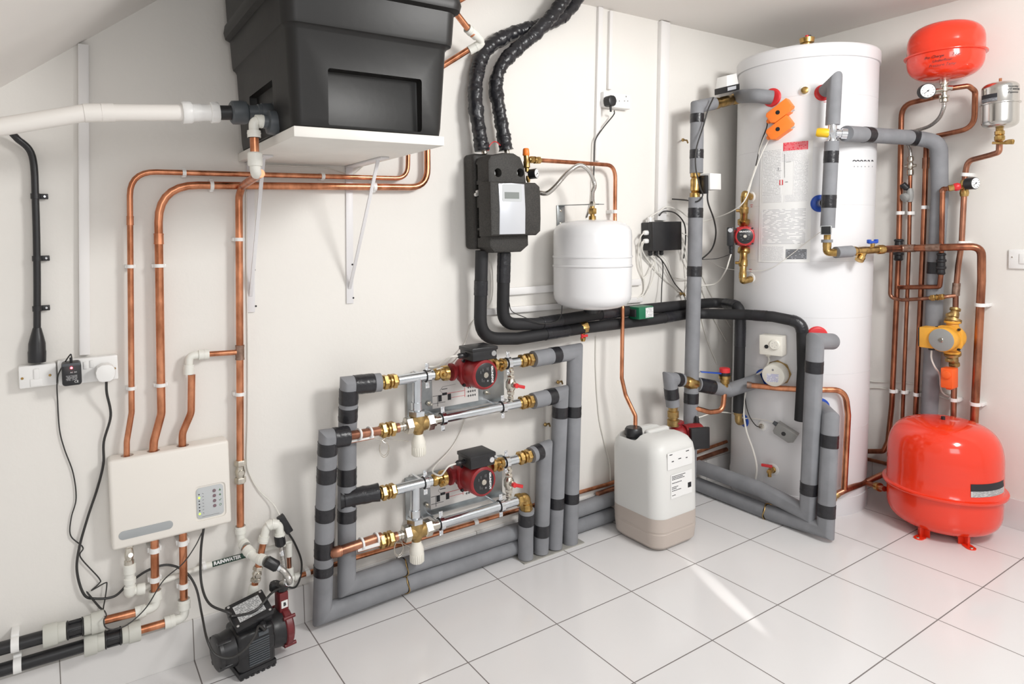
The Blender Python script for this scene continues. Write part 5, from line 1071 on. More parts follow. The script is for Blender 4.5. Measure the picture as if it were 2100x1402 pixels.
# ---- plugs and collars
for (px, py, rr, lab) in ((1650, 187, .022, 'b'), (1541, 404, .024, ''), (1541, 570, .022, '')): collar(px, py, rr, WHITE, .003)
P, n, _ = collar(1650.5, 186, .024, WHITE, .003)
o = Mesh().add(hexnut(P+n*.004, P+n*.018, .014).v and (lathe(P, P+n*.018, [(0, .012), (.2, .0145), (.9, .0145), (1, .011)], 10))).obj('brass_plug', BRASS, CYL)

# orange thermostats
def statbox(px, py, w_, h_, d_, ang, m, name, label, dot=.009, off=0.0):
    P = K(px, py, off); n = kn(P); r_ = unit(np.cross(EZ, n)); a = math.radians(ang); u = r_*math.cos(a)+EZ*math.sin(a); v_ = -r_*math.sin(a)+EZ*math.cos(a)
    out_ = [(-w_/2, -h_*.30), (-w_*.36, -h_/2), (w_*.30, -h_/2), (w_/2, -h_*.2), (w_/2, h_/2), (-w_*.42, h_/2), (-w_/2, h_*.36)]
    o = Mesh().add(prism(out_, P, u, v_, n, -.004, d_, .004)).obj(name, m); tag(o, label, 'thermostat')
    if dot: Mesh().add(disc(P+n*d_-u*w_*.05, n, dot, .0012)).obj('adjuster_knob', BLACK, o)
    Mesh().add(lathe(P+n*d_*.45-u*w_*.5, P+n*d_*.45-u*(w_*.5+.014), [(0, .011), (.6, .0105), (1, .007)], 10)).obj('cable_gland', m, o)
    Mesh().add(box(P+n*d_*.35-v_*h_*.46+u*w_*.15, w_*.30, .0012, d_*.22, (u, v_, n))).obj('transparent_strip', LTGREY, o)
    return P, n, u, v_
t1 = statbox(1604, 231, .105, .058, .040, 33, ORANGE, 'cylinder_thermostat', 'upper of two slanting orange thermostats on the white cylinder')
t2 = statbox(1604, 265, .105, .058, .040, 33, ORANGE, 'cylinder_thermostat', 'lower of two slanting orange thermostats on the white cylinder')
for k, (P, n, u, v_) in enumerate((t1, t2)):
    s0 = P+n*.018-u*.066
    pts = [s0, K(1572-k*2, 262+k*14, .02), K(1560-k*2, 296+k*10, .012), K(1550, 340, .010), K(1538, 385, .012) if k == 0 else K(1532, 395, .03)]
    cable('thermostat_cable', ('black and red sleeved' if k == 0 else 'white')+' cable hanging from the '+('upper' if k == 0 else 'lower')+' orange thermostat', pts, 3, CABLEB if k == 0 else CABLEW, rm=.0028)

# ---- red pump on the cylinder's left side
pk = K(1541, 404); n1 = kn(pk); off_ = .055
top_ = pk+n1*off_; pk2 = K(1541, 572); n2_ = kn(pk2); bot_ = pk2+n2_*off_
pm = K(1526, 487, .10); dist_ = float(np.linalg.norm((pk+n1*.07)[:2]-CAM[:2]))
ct, cb_ = D(1526, 452, dist_), D(1527, 520, dist_); e_top, e_bot = D(1527, 402, dist_), D(1523, 570, dist_)
axp = unit(cb_-ct); view = unit(CAM-ct); view[2] = 0; view = unit(view+V(.10, .0, 0))
pcn = (ct+cb_)/2+EZ*.004
root, c, fcp = circulator('circulation_pump', 'bright red circulation pump mounted on brass valves at the cylinder\'s left side', pcn-view*.045, view, -axp, .92, body=mat('pump_red_bright', (.50, .025, .03), .35, var=.15), boxdir=None, bl=.8)
bx = unit(np.cross(view, EZ))*-1
left = unit(np.cross(view, EZ)); left = left if pr(c+left*.1)[0] < pr(c)[0] else -left
tb = Mesh().add(box(c+view*.055+left*.060, .014, .042, .024, (left, EZ, view), .005)).obj('terminal_box', BLACK, root)
Mesh().add(disc(c+view*.080+left*.060+EZ*.028, view, .010, .003, 18)).obj('screw', CHROME, tb)
gb = c+view*.055+left*.056-EZ*.042; Mesh().add(lathe(gb, gb-EZ*.036, [(0, .010), (.4, .010), (.45, .0085), (.9, .0085), (1, .005)], 10)).obj('cable_gland', BLACK, root)
for s0, s1, fl in ((c-axp*.052, e_top, 1), (c+axp*.052, e_bot, -1)):
    M = Mesh(); dd = s1-s0; M.add(lathe(s0, s1, [(0, .022), (.05, .026), (.16, .026), (.2, .016), (.38, .016), (.42, .019), (.60, .019), (.64, .0145), (.8, .0145), (.84, .0165), (1, .0165)], 18))
    cc = s0+dd*.5; M.add(lathe(cc, cc+left*.034, [(0, .011), (.5, .011), (.55, .007), (1, .006)], 12))
    M.add(tube(Path([e_top-EZ*.004, e_top+EZ*.012, pk+n1*.002], .016), .0145) if fl == 1 else tube(Path([e_bot+EZ*.006, e_bot-EZ*.014, pk2+n2_*.002], .016), .0145))
    M.obj('isolating_valve', BRASS, root)
cable('pump_lead', 'white lead from the cylinder pump swinging left behind the tall grey pipe', [gb-EZ*.036, gb-EZ*.07+left*.01, D(1488, 555, dist_), A(1470, 580, .10), A(1440, 585, .06), A(1425, 580, .04)], 4, CABLEW, rm=.0032)
cable('sensor_wire', 'thin white wire drooping across the instruction sheet to the right-hand flow sensor', [K(1690, 470, .10), K(1660, 492, .02), K(1625, 520, .01), K(1590, 545, .008), K(1560, 555, .008), K(1520, 554, .03), A(1480, 548, .05), A(1440, 525, .04)], 2, CABLEW, rm=.0013)
for px, py, dx in ((1541, 420, 0), (1583, 215, 0), (1692, 205, 0), (1539, 552, 0), (1690, 428, 0), (1590, 968, 0)): kbox(px, py, .016, .0025, REDINK, 'printed_mark', CYL, .0006); kbox(px, py+4, .010, .0025, REDINK, 'printed_mark', CYL, .0006)

# ---- tall grey pipe, top branch with motor valve
TG = .15
kt = K(1583, 200); nt_ = kn(kt)
g1p = Pipe('insulated_pipe', 'tall grey insulated pipe standing in front of the wall between junction box and cylinder', 'pipe', [A(1463, 212, TG), A(1430, 219, TG), A(1428, 355, TG)], 22, FOAM, fr=0, rm=.0285, n=24)
g1p.tape((1430, 243), 18); g1p.tape((1428, 316), 18)
g1p.o['label'] = 'upper length of the tall grey insulated pipe, above its motorised valve'
tp = Pipe('insulated_pipe', 'short grey insulated pipe entering the cylinder top-left through a red collar', 'pipe', [A(1512, 198, TG), K(1552, 196, .050), kt+nt_*.001], 26, FOAM, fr=.05, rm=.0300, n=24)
collar(1583, 200, .040, REDP, .006)
M = Mesh(); pts_ = [A(1460, 212.5, TG), A(1516, 199, TG)]; dd = pts_[1]-pts_[0]
M.add(lathe(pts_[0]-EZ*.004, pts_[1]-EZ*.004, [(0, .018), (.05, .0255), (.2, .0255), (.22, .019), (.35, .024), (.68, .024), (.72, .019), (.78, .026), (.95, .026), (1, .018)], 16)); o = M.obj('motorised_valve', BRASS); tag(o, 'brass motorised valve with a white actuator at the top of the tall grey pipe', 'valve')
cc = A(1491, 187, TG+.01); t = unit(dd); M = Mesh(); e_ = unit(np.cross(EZ, t)); uz = np.cross(t, e_)
Mesh().add(box(cc+EZ*.008, .046, .034, .014, (t, e_, EZ), .002)).obj('actuator_base', BLACK, o)
sf = 1 if (CAM-cc)@e_ > 0 else -1; q0 = cc+e_*sf*.0345; q1, q2_ = (q0-t*.044, q0+t*.018) if pr(q0-t*.04)[0] < pr(q0+t*.04)[0] else (q0+t*.044, q0-t*.018)
quad(q1+EZ*.001, q2_+EZ*.001, q2_+EZ*.016, q1+EZ*.016, 'silver_label', SILVER, o)
def loftbox(c, ax, hx, hy, hz, k=.86, bev=.003):
    vs = []; 
    for s, kk in ((-1, 1), (1, k)):
        for x, y in rrect(2*hx*kk, 2*hy*kk, bev*1.5, 3): vs.append(c+ax[0]*x+ax[1]*y+ax[2]*hz*s)
    m = len(vs)//2; fs = [(i, (i+1) % m, m+(i+1) % m, m+i) for i in range(m)]+[tuple(range(m))[::-1], tuple(range(m, 2*m))]; return vs, fs
Mesh().add(loftbox(cc+EZ*.046, (t, e_, EZ), .042, .032, .024)).obj('actuator_cover', WHITE, o)
cable('valve_cable', 'dark cable hanging from the top motorised valve down along the tall grey pipe', [A(1463, 200, TG+.05), A(1452, 225, TG+.05), A(1442, 260, TG+.045), A(1428, 305, TG+.042), A(1427, 345, TG+.05), A(1436, 385, TG+.05), A(1441, 400, TG+.04), A(1430, 413, TG+.03), A(1405, 410, .08), A(1378, 408, .03)], 4, CABLEB, rm=.0032)
# lower length and second valve
cvT, cvB = A(1426, 353, TG), A(1425, 407, TG)
M = Mesh(); M.add(lathe(cvT, cvB, [(0, .014), (.04, .021), (.18, .021), (.2, .015), (.3, .020), (.7, .020), (.75, .015), (.8, .022), (.96, .022), (1, .014)], 16)); o = M.obj('motorised_valve', BRASS); tag(o, 'brass motorised valve with a white box halfway up the tall grey pipe', 'valve')
cm = (cvT+cvB)/2; Mesh().add(box(cm+V(.030, -.014, .002), .010, .026, .040, bev=.002)).obj('actuator_base', BLACK, o)
Mesh().add(box(A(1455, 373, TG+.012)+EX*.004, .038, .030, .036, bev=.003)).obj('actuator_cover', WHITE, o)
cable('valve_cable', 'thick black cable dropping from the white box of the lower motorised valve', [A(1451, 391, TG), A(1452, 415, TG), A(1464, 450, TG-.02), A(1468, 480, TG-.03), A(1460, 510, TG-.04), A(1440, 530, .08), A(1432, 532, .06)], 5, CABLEB, rm=.0036)
cable('pump_cable', 'thin black cable from the cylinder pump gland to the tall grey pipe', [gb-EZ*.034, gb-EZ*.044+left*.02, A(1470, 530, .12), A(1440, 532, .07)], 2, CABLEB, rm=.0018)
g2p = Pipe('insulated_pipe', 'lower length of the tall grey insulated pipe, below its motorised valve', 'pipe', [A(1427, 405, TG), A(1424, 560, TG), A(1420, 700, TG), A(1416, 875, TG), A(1411, 1030, TG)], 27, FOAM, fr=0, rm=.0310, n=24)
g2p.tape((1426, 436), 20); g2p.tape((1424, 556), 21); g2p.tape((1417, 816), 21)

# ---- ball valve row in front of the cylinder
e1k = K(1563, 777); nk = kn(e1k)
bvO = .16
q1 = Pipe('insulated_pipe', 'short grey insulated elbow with two black tapes above the pump behind the drum', 'pipe', [A(1398, 779, bvO), A(1374, 777, bvO), A(1380, 832, bvO)], 26, FOAM, fr=0, rm=.0290, n=24)
q1.tape((1389, 779), 13, 1.06); q1.tape((1378, 806), 22, 1.06)
M = Mesh(); s0, s1 = A(1393, 780, bvO), A(1434, 789, bvO); M.add(lathe(s0, s1, [(0, .018), (.1, .023), (.3, .023), (.34, .019), (.42, .026), (.72, .028), (.78, .020), (.84, .023), (1, .021)], 18)); bv = M.obj('ball_valve', BRASS); tag(bv, 'brass ball valve with a long blue lever in front of the cylinder', 'valve')
cc = A(1418, 785, bvO); M = Mesh(); M.add(cyl(cc, cc+EZ*.042, .008, 12)); M.add(lathe(cc+EZ*.036, cc+EZ*.046, [(0, .011), (1, .011)], 6)); h0, h1_, h2_ = cc+EZ*.041, A(1436, 762, bvO+.01), A(1490, 766, bvO+.06)
M.add(box((h0+h1_)/2, np.linalg.norm(h1_-h0)/2+.004, .008, .0014, (unit(h1_-h0), unit(np.cross(EZ, h1_-h0)), unit(np.cross(unit(h1_-h0), unit(np.cross(EZ, h1_-h0))))))); M.obj('lever_plate', CHROME, bv)
t = unit(h2_-h1_); Mesh().add(box((h1_+h2_)/2, np.linalg.norm(h2_-h1_)/2, .009, .0028, (t, unit(np.cross(EZ, t)), EZ), .002)).obj('blue_lever', BLUEP, bv)
q2 = Pipe('insulated_pipe', 'horizontal grey insulated pipe from the ball valve to the blue collar on the cylinder', 'pipe', [A(1430, 788, bvO+.005), A(1495, 800, bvO+.05), e1k+nk*.001], 27, FOAM, fr=0, rm=.0310, n=24)
q2.tape((1447, 792), 36, 1.04); collar(1566, 775, .040, BLUEP, .006)
# pump behind the drum
lp = A(1390, 893, bvO)
M = Mesh(); a_, b_ = A(1380, 829, bvO), A(1381, 872, bvO); M.add(lathe(a_, b_, [(0, .016), (.15, .020), (.3, .018), (.32, .024), (.6, .024), (.62, .018), (.7, .018), (.72, .026), (1, .026)], 18)); un = M.obj('pump_union', OLDBRASS); tag(un, 'brass and grey union nut between the taped elbow and the pump behind the drum', 'pipe fitting')
av = unit(V(.93, -.36, 0)); pl = A(1381, 893, bvO)
root, c, _ = circulator('circulation_pump', 'dark red circulation pump half hidden behind the white drum', pl+av*.02, av, EZ, 1.0, boxdir=unit(np.cross(EZ, av)) if pr(pl+unit(np.cross(EZ, av))*.1)[0] > pr(pl)[0] else -unit(np.cross(EZ, av)), bl=1.0, hb=.5)
gq = A(1429, 864, bvO+.03)
Mesh().add(lathe(gq-EZ*.02, gq+EZ*.024, [(0, .012), (.4, .012), (.45, .010), (.8, .010), (1, .006)], 10)).obj('cable_gland', BLACK, root)
Pq, nq = A(1429, 864, bvO+.03), None
cable('pump_lead', 'white cable rising from the pump behind the drum towards the cylinder', [gq+EZ*.024, A(1435, 855, .19), A(1462, 846, .2), A(1480, 845, .2), X(1505, 848, 2.0), K(1530, 858, .02)], 3, CABLEW, rm=.0026)
# small copper bend and red safety valve
Pipe('copper_pipe', 'short copper bend hooking under the horizontal grey pipe', 'pipe', [A(1424, 836, .17), A(1456, 845, .2), A(1482, 842, .215), A(1486, 803, .215)], 10, COPPER, fr=[.05, .05], rm=.0110)
sv0, sv1 = A(1487, 795, .215), A(1486, 769, .215)
o = Mesh().add(lathe(sv0, sv1, [(0, .014), (.3, .014), (.35, .019), (.7, .021), (.75, .026), (1, .026)], 18)).obj('safety_valve', BRASS); tag(o, 'brass safety valve with a red cap above the horizontal grey pipe', 'valve')
Mesh().add(cyl(sv1, A(1486, 763, .215), .024, 24)).obj('black_collar', BLACK, o); Mesh().add(lathe(A(1486, 764, .215), A(1486, 754, .215), [(0, .0235), (.85, .0235), (1, .021)], 16)).obj('red_cap', REDP, o)
tpipe = Pipe('copper_pipe', 'copper pipe crossing the cylinder from the grey tee and bending down', 'pipe', [K(1532, 789, .085), K(1600, 796, .035), K(1660, 799, .035), K(1733, 799, .035), K(1739, 850, .035), K(1731, 1004, .035)], 11, COPPER, fr=[.03, .05, .06, .05], rm=.0120)
tpipe.sleeve((1536, 790), 10, SOLDER, 'tee_fitting', 1.25)
# drain branch on the floor side
dr = Pipe('copper_pipe', 'low copper pipe from the drain cock towards the lower red vessel', 'pipe', [K(1716, 1013, .035), K(1732, 1005, .035), D(1775, 988, 3.32), D(1815, 970, 3.36)], 10, OLDCOPPER, fr=0, rm=.0125)
a_ = K(1720, 1012, .035); o = Mesh().add(lathe(a_, K(1709, 1017, .035), [(0, .012), (.4, .015), (1, .012)], 12)).add(lathe(K(1712, 1016, .035), K(1711, 1028, .035), [(0, .010), (.6, .010), (1, .007)], 12)).obj('drain_cock', OLDBRASS); tag(o, 'small brass drain cock at the end of the low copper pipe by the cylinder base', 'valve')
st = Pipe('brass_valve', 'brass valve stub on the low pipe pointing at the lower red vessel', 'valve', [D(1777, 990, 3.32), D(1814, 1002, 3.22)], 10, OLDCOPPER, fr=0, rm=.0115)
st.sleeve((1801, 999), 10, BRASS, 'hex_body', 1.6)

# ---- right frame of grey pipes
XF = 1.90
fi = Pipe('insulated_pipe', 'inner grey insulated pipe loop rising in front of the cylinder to the red collar', 'pipe', [X(1706, 700, 2.03), X(1672, 699, XF), X(1657, 1053, XF), X(1560, 1003, XF), X(1430, 956, XF)], 27, FOAM, fr=[0, 0, 0], rm=.0330, n=24)
fi.tape((1667, 751), 24); fi.tape((1661, 1000), 24)
fo = Pipe('insulated_pipe', 'outer grey insulated pipe loop with its bottom corner resting on the floor tiles', 'pipe', [X(1684, 838, 2.03), X(1703, 857, XF+.03), X(1693, 1086, XF), X(1573, 1049, XF), X(1430, 992, XF)], 27, FOAM, fr=[0, 0, 0], rm=.0325, n=24)
fo.tape((1697, 903), 26); fo.tape((1693, 1046), 26)
d_ = fo.s_at((1575, 1050)); c = fo.path.at(d_); t = fo.path.tan(d_); e1_, e2_ = frame(t)
Mesh().add(lathe(c-t*.002, c+t*.002, [(0, fo.r*1.03), (1, fo.r*1.03)], 24)).obj('joint_seam', MATTBLACK, fo.o)
Mesh().add(tube(Path([c+(e1_*math.cos(a_)+e2_*math.sin(a_))*fo.r*1.07+t*.005*math.sin(3*a_) for a_ in np.linspace(0, 5.6, 26)]), .0025, 6)).obj('twisted_wire', OLDBRASS, fo.o)
collar(1676, 689, .042, REDP, .007); collar(1682, 834, .038, BLUEP, .007); collar(1678, 905, .018, REDP, .012)
# ---- brass elbow under inner black pipe, probes, thermostats, drain
P, n, _ = collar(1526, 862, .030, BLUEP, .006)
M = Mesh(); b0 = K(1514, 842, .045); M.add(tube(Path([b0, V(b0[0], b0[1], P[2]), P+n*.002], .018), .0155)); M.add(lathe(b0, b0-EZ*.02, [(0, .019), (1, .019)], 8)); M.obj('brass_elbow', OLDBRASS, pB.o)
P, n, _ = collar(1564, 873, .022, WHITE, .006); o = Mesh().add(lathe(P, P+n*.024, [(0, .011), (.5, .011), (.55, .008), (1, .006)], 14)).obj('probe_pocket', NICKEL, CYL)
cable('probe_cable', 'thin black cable from the probe on the cylinder rising behind the horizontal grey pipe', [P+n*.022, K(1550, 872, .022), K(1538, 855, .02), K(1530, 830, .02), K(1528, 808, .02)], 2, CABLEB, rm=.0022)
# white thermostat
P = K(1590, 705); n = kn(P); r_ = unit(np.cross(EZ, n)); r_ = r_ if pr(P+r_*.05)[0] > pr(P)[0] else -r_
Pl, Pr = K(1563, 705), K(1613, 705); wd = np.linalg.norm(Pr-Pl)
o = Mesh().add(box(P+n*.026, wd*.46, .028, .043, (r_, n, EZ), .004)).obj('cylinder_thermostat', CREAM); tag(o, 'cream white box thermostat with a round dial on the lower cylinder', 'thermostat')
Mesh().add(disc(P+n*.054-r_*wd*.16-EZ*.006, n, .0085, .003, 20)).obj('indicator_light', BLACK, o); dl_ = Mesh().add(lathe(P+n*.053+r_*wd*.17+EZ*.006, P+n*.062+r_*wd*.17+EZ*.006, [(0, .0225), (.7, .022), (1, .019)], 28)).obj('dial', CREAM, o)
M = Mesh()
for k in range(5): th = k*1.256; M.add(disc(P+n*.0621+r_*(wd*.17+.010*math.cos(th))+EZ*(.006+.010*math.sin(th)), n, .0012, .0006, 8))
M.obj('dial_markings', GREYINK, dl_)
gq = P+n*.025-EZ*.043-r_*wd*.2; Mesh().add(lathe(gq, gq-EZ*.010, [(0, .014), (.6, .014), (1, .009)], 12)).obj('cable_gland', CREAM, o)
cable('thermostat_cable', 'white cable from the cream thermostat curving behind the horizontal grey pipe', [gq-EZ*.008, K(1577, 740, .02), K(1568, 757, .02), K(1550, 770, .02), K(1535, 785, .015), K(1525, 830, .03), K(1530, 880, .035), K(1545, 925, .035), K(1552, 960, .03), K(1547, 993, .02)], 6, CABLEW, rm=.0042)
# immersion heater cap
P = K(1595, 764); n = kn(P); n = unit(n+V(0, 0, -.05)); 
o = Mesh().add(lathe(P-n*.01, P+n*.006, [(0, .052), (.5, .056), (1, .054)], 8)).obj('immersion_heater', OLDBRASS); tag(o, 'round white immersion heater cap with violet print on the cylinder', 'immersion heater')
cp__ = Mesh().add(lathe(P+n*.004, P+n*.062, [(0, .047), (.1, .050), (.85, .0485), (.96, .046), (1, .041)], 36)).obj('white_cap', CREAM, o)
r_ = unit(np.cross(EZ, n)); r_ = r_ if pr(P+r_*.05)[0] > pr(P)[0] else -r_; up_ = unit(np.cross(n, r_)); up_ = up_ if up_[2] > 0 else -up_
F0 = P+n*.0622; quad(F0-r_*.028-up_*.028, F0+r_*.022-up_*.026, F0+r_*.026+up_*.010, F0-r_*.026+up_*.008, 'violet_print', PRINT_V, cp__, nrm=n); Mesh().add(disc(F0+up_*.026, n, .0045, .001, 12)).obj('vent_hole', GREYINK, cp__)
# grey tilted thermostat
P = K(1613, 884); n = kn(P); r_ = unit(np.cross(EZ, n)); r_ = r_ if pr(P+r_*.05)[0] > pr(P)[0] else -r_; a = math.radians(-30); u = r_*math.cos(a)+EZ*math.sin(a); v_ = -r_*math.sin(a)+EZ*math.cos(a)
o = Mesh().add(prism([(-.045, -.02), (-.036, -.028), (.030, -.028), (.045, -.014), (.045, .024), (-.045, .024)], P, u, v_, n, -.004, .040, .004)).obj('cylinder_thermostat', MIDGREY); tag(o, 'tilted grey thermostat box low on the white cylinder', 'thermostat')
Mesh().add(disc(P+n*.040-u*.004-v_*.004, n, .009, .0015)).obj('adjuster_knob', BLACK, o); Mesh().add(lathe(P+n*.020-u*.045+v_*.008, P+n*.020-u*.062+v_*.008, [(0, .010), (1, .008)], 10)).obj('cable_gland', DKGREY, o)
cable('thermostat_cable', 'thin white cable from the grey tilted thermostat to the left', [P+n*.020-u*.062+v_*.008, K(1572, 862, .02), K(1545, 858, .015), K(1520, 857, .02)], 3, CABLEW, rm=.0022)
# drain cock on cylinder
P, n, _ = collar(1585, 962, .026, WHITE, .004)
o = Mesh().add(lathe(P, P+n*.045, [(0, .015), (.2, .015), (.25, .011), (.7, .012), (1, .010)], 16)).add(cyl(P+n*.038, P+n*.038-EZ*.022, .008, 12)).obj('drain_valve', BRASS); tag(o, 'brass drain valve with a red tap handle low on the cylinder', 'valve')
Mesh().add(box(P+n*.030-r_*.014+EZ*.022, .022, .005, .006, (r_, n, EZ), .002)).obj('red_handle', REDP, o)

# ================================================================ RIGHT FRONT OF CYLINDER: blending group
kA = K(1688, 190); nA_ = kn(kA); collar(1688, 190, .034, REDP, .008)
OFF = .095
vt_, vb_ = K(1711, 170, OFF), K(1700, 255, OFF)
dD = float(np.linalg.norm(K(1705, 272, OFF)[:2]-CAM[:2]))
def G_(x, y, d=0.0): return D(x, y, dD+d)
gp = Pipe('insulated_pipe', 'short grey insulated pipe from the upper red collar down to the chrome mixing valve', 'pipe', [kA+nA_*.03, G_(1712, 168), G_(1707.5, 256)], 24, FOAM, fr=0, rm=.0270, n=24)
Mesh().add(tube(Path([kA, kA+nA_*.035]), .0165)).obj('connector', NICKEL, gp.o)
M = Mesh(); M.add(lathe(G_(1707.5, 252), G_(1706, 293), [(0, .022), (.12, .022), (.14, .016), (.35, .017), (.5, .021), (.65, .017), (.84, .016), (.86, .022), (1, .022)], 12)); M.add(lathe(G_(1703, 273), G_(1737, 274, .01), [(0, .014), (.3, .014), (.34, .019), (.5, .019), (.52, .016), (.65, .016), (.68, .021), (1, .021)], 14)); mv = M.obj('mixing_valve', CHROME); tag(mv, 'chrome mixing valve with a yellow cap between the grey pipes on the cylinder', 'valve')
Mesh().add(lathe(G_(1701, 273), G_(1674, 271), [(0, .016), (.1, .0185), (.85, .0185), (1, .015)], 10)).obj('yellow_cap', YELLOW, mv)
gl_ = Pipe('insulated_pipe', 'grey insulated pipe from the chrome mixing valve down to the brass flow sensor', 'pipe', [G_(1706, 290), G_(1697, 467)], 24, FOAM, fr=0, rm=.0270, n=24)
gl_.tape((1704, 322), 24); gl_.tape((1699, 413), 26); kB = K(1681, 417); collar(1681, 417, .036, BLUEP, .008); Mesh().add(tube(Path([kB, (kB+G_(1700, 415))/2]), .018)).obj('connector', NICKEL, gl_.o)
M = Mesh(); M.add(lathe(G_(1697, 464), G_(1696, 506), [(0, .013), (.05, .0165), (.3, .0165), (.33, .013), (.65, .013), (.68, .0165), (1, .0165)], 14)); M.add(tube(Path([G_(1696, 500), G_(1696, 517), G_(1716, 518)], .012), .0155)); fs_ = M.obj('flow_sensor', BRASS); tag(fs_, 'brass flow sensor and elbow with a small black square display', 'sensor')
c = G_(1694, 472, -.02); rr = unit(np.cross(unit(CAM-c), EZ)); 
Mesh().add(box(c, .020, .014, .018, (rr, unit(np.cross(rr, EZ)), EZ), .002)).obj('sensor_body', LTGREY, fs_); vw = unit(V(*(CAM-c)[:2], 0)); Mesh().add(box(c+vw*.0145, .017, .0012, .016, (rr, vw, EZ), .0006)).obj('display', MATTBLACK, fs_)
Mesh().add(lathe(G_(1696, 491), G_(1696, 497), [(0, .0215), (1, .0215)], 20)).obj('grey_collar', FOAM, fs_)
Pipe('insulated_pipe', 'short grey insulated stub between the flow sensor elbow and the brass strainer', 'pipe', [G_(1714, 517.5), D(1746, 515, dD+.06)], 20, FOAM, fr=0, rm=.0235, n=24)
sa, sb = D(1744, 515, dD+.05), D(1812, 511, dD+.22)
M = Mesh(); M.add(lathe(sa, sb, [(0, .015), (.04, .0195), (.14, .0195), (.17, .015), (.4, .017), (.5, .0155), (.62, .0155), (.8, .015), (.83, .0195), (.97, .0195), (1, .014)], 12)); t = unit(sb-sa); m0 = sa+(sb-sa)*.42
dn = unit(-EZ*1.0-t*.85); M.add(lathe(m0, m0+dn*.055, [(0, .013), (.6, .0145), (.62, .0175), (.95, .0175), (1, .012)], 12)); m1_ = sa+(sb-sa)*.66; M.add(cyl(m1_, m1_+EZ*.028, .0085, 12)); stn = M.obj('strainer', BRASS); tag(stn, 'brass Y-shaped strainer with a blue tap handle right of the cylinder', 'strainer')
Mesh().add(box(m1_+EZ*.032, .026, .006, .0055, (t, unit(np.cross(EZ, t)), EZ), .003)).add(box(m1_+EZ*.036+t*.022, .007, .007, .008, (t, unit(np.cross(EZ, t)), EZ), .003)).add(box(m1_+EZ*.036-t*.022, .007, .007, .008, (t, unit(np.cross(EZ, t)), EZ), .003)).obj('blue_handle', BLUEP, stn)

# ================================================================ RIGHT WALL PIPES
b6 = Pipe('copper_pipe', 'thickest copper pipe on the right wall, from the strainer turning down', 'pipe', [sb, B(1845, 509.5, .12), B(1960, 506.5, .115), B(2013, 505, .080), B(2013, 575, .050), B(1997, 880, .045)], 14, MIDCOPPER, fr=[.03, .04, .09, .04], rm=.0150)
b6.clip((2010, 625), 'B'); b6.clip((2001, 828), 'B'); b6.sleeve((1862, 509), 26, SOLDER, 'coupling', 1.12); b6.sleeve((1915, 508), 26, SOLDER, 'coupling', 1.10)
b1 = Pipe('copper_pipe', 'leftmost copper riser on the right wall, ending at the gauge under the upper red vessel', 'pipe', [B(1932, 197, .12), B(1918, 199, .08), B(1849, 215, .03), B(1843, 520, .03), B(1829, 830, .03), B(1821, 905, .03), B(1812, 925, .04), B(1766, 925, .05)], 10, MIDCOPPER, fr=[.02, .06, 0, 0, .04, .02], rm=.0112)
b1.clip((1847, 437), 'B'); b1.clip((1830, 802), 'B')
def pushfit_black(Pp, a, b): 
    s0, s1 = Pp.path.at(Pp.s_at(a)), Pp.path.at(Pp.s_at(b)); r = Pp.r
    return Mesh().add(lathe(s0, s1, [(0, r*1.3), (.04, r*1.75), (.10, r*1.75), (.13, r*1.4), (.28, r*1.5), (.32, r*1.9), (.40, r*1.9), (.44, r*1.5), (.60, r*1.5), (.64, r*1.9), (.72, r*1.9), (.76, r*1.5), (.9, r*1.5), (.93, r*1.75), (1, r*1.3)], 16)).obj('black_coupling', BLACK, Pp.o)
pushfit_black(b1, (1844, 489), (1843, 535))
b2 = Pipe('copper_pipe', 'second copper riser on the right wall, carrying the grey pressure valve', 'pipe', [B(1867, 355, .03), B(1864, 520, .03), B(1850, 875, .03)], 8, MIDCOPPER, fr=0, rm=.0080)
b2.clip((1866, 437), 'B'); b2.clip((1853, 804), 'B')
valve_p = b2
s0, s1 = B(1867.5, 320, .03), B(1867, 360, .03); M = Mesh(); M.add(lathe(s0, s1, [(0, .009), (.08, .0125), (.25, .0125), (.3, .009), (.42, .013), (.58, .013), (.65, .009), (.72, .0135), (.95, .0135), (1, .010)], 14)); M.add(cyl((s0+s1)/2-EY*.022, (s0+s1)/2+EY*.022, .007, 10)); M.obj('check_valve', NICKEL, b2.o)
c = B(1866, 400, .045); M = Mesh(); M.add(lathe(c+EZ*.030, c-EZ*.030, [(0, .011), (.3, .015), (.7, .015), (1, .011)], 14)); M.add(lathe(c, B(1851, 407, .075), [(0, .012), (.4, .013), (.5, .020), (.9, .020), (1, .014)], 16)); M.obj('pressure_valve', MIDGREY, b2.o)
k0, k1 = B(1862, 388, .05), B(1850, 377, .065); Mesh().add(lathe(k0, k1, [(0, .008), (.2, .014), (.9, .014), (1, .011)], 12)).obj('black_knob', BLACK, b2.o)
Pipe('braided_hose', 'grey braided filling hose looping under the upper red vessel behind the grey pipe', 'hose', [B(1936, 212, .12), B(1935, 222, .12), B(1925, 243, .09), B(1905, 259, .06), B(1878, 268, .04), B(1862, 273, .035), B(1861, 290, .03), B(1866, 305, .03), B(1867.5, 322, .03)], 7, BRAID, sp=True, rm=.0075)
b3 = Pipe('copper_pipe', 'third copper riser on the right wall, looping up to the upper red vessel', 'pipe', [B(1950, 181, .12), B(1986, 176, .09), B(2000, 187, .05), B(1998, 262, .04), B(1920, 279, .03), B(1900, 290, .03), B(1893, 499, .03), B(1877, 862, .03)], 10, MIDCOPPER, fr=[.02, .02, .06, .03, .03, 0], rm=.0105)
b3.clip((1895, 425), 'B'); b3.clip((1879, 808), 'B'); b3.sleeve((1897, 334), 22, OLDCOPPER, 'coupling', 1.3)
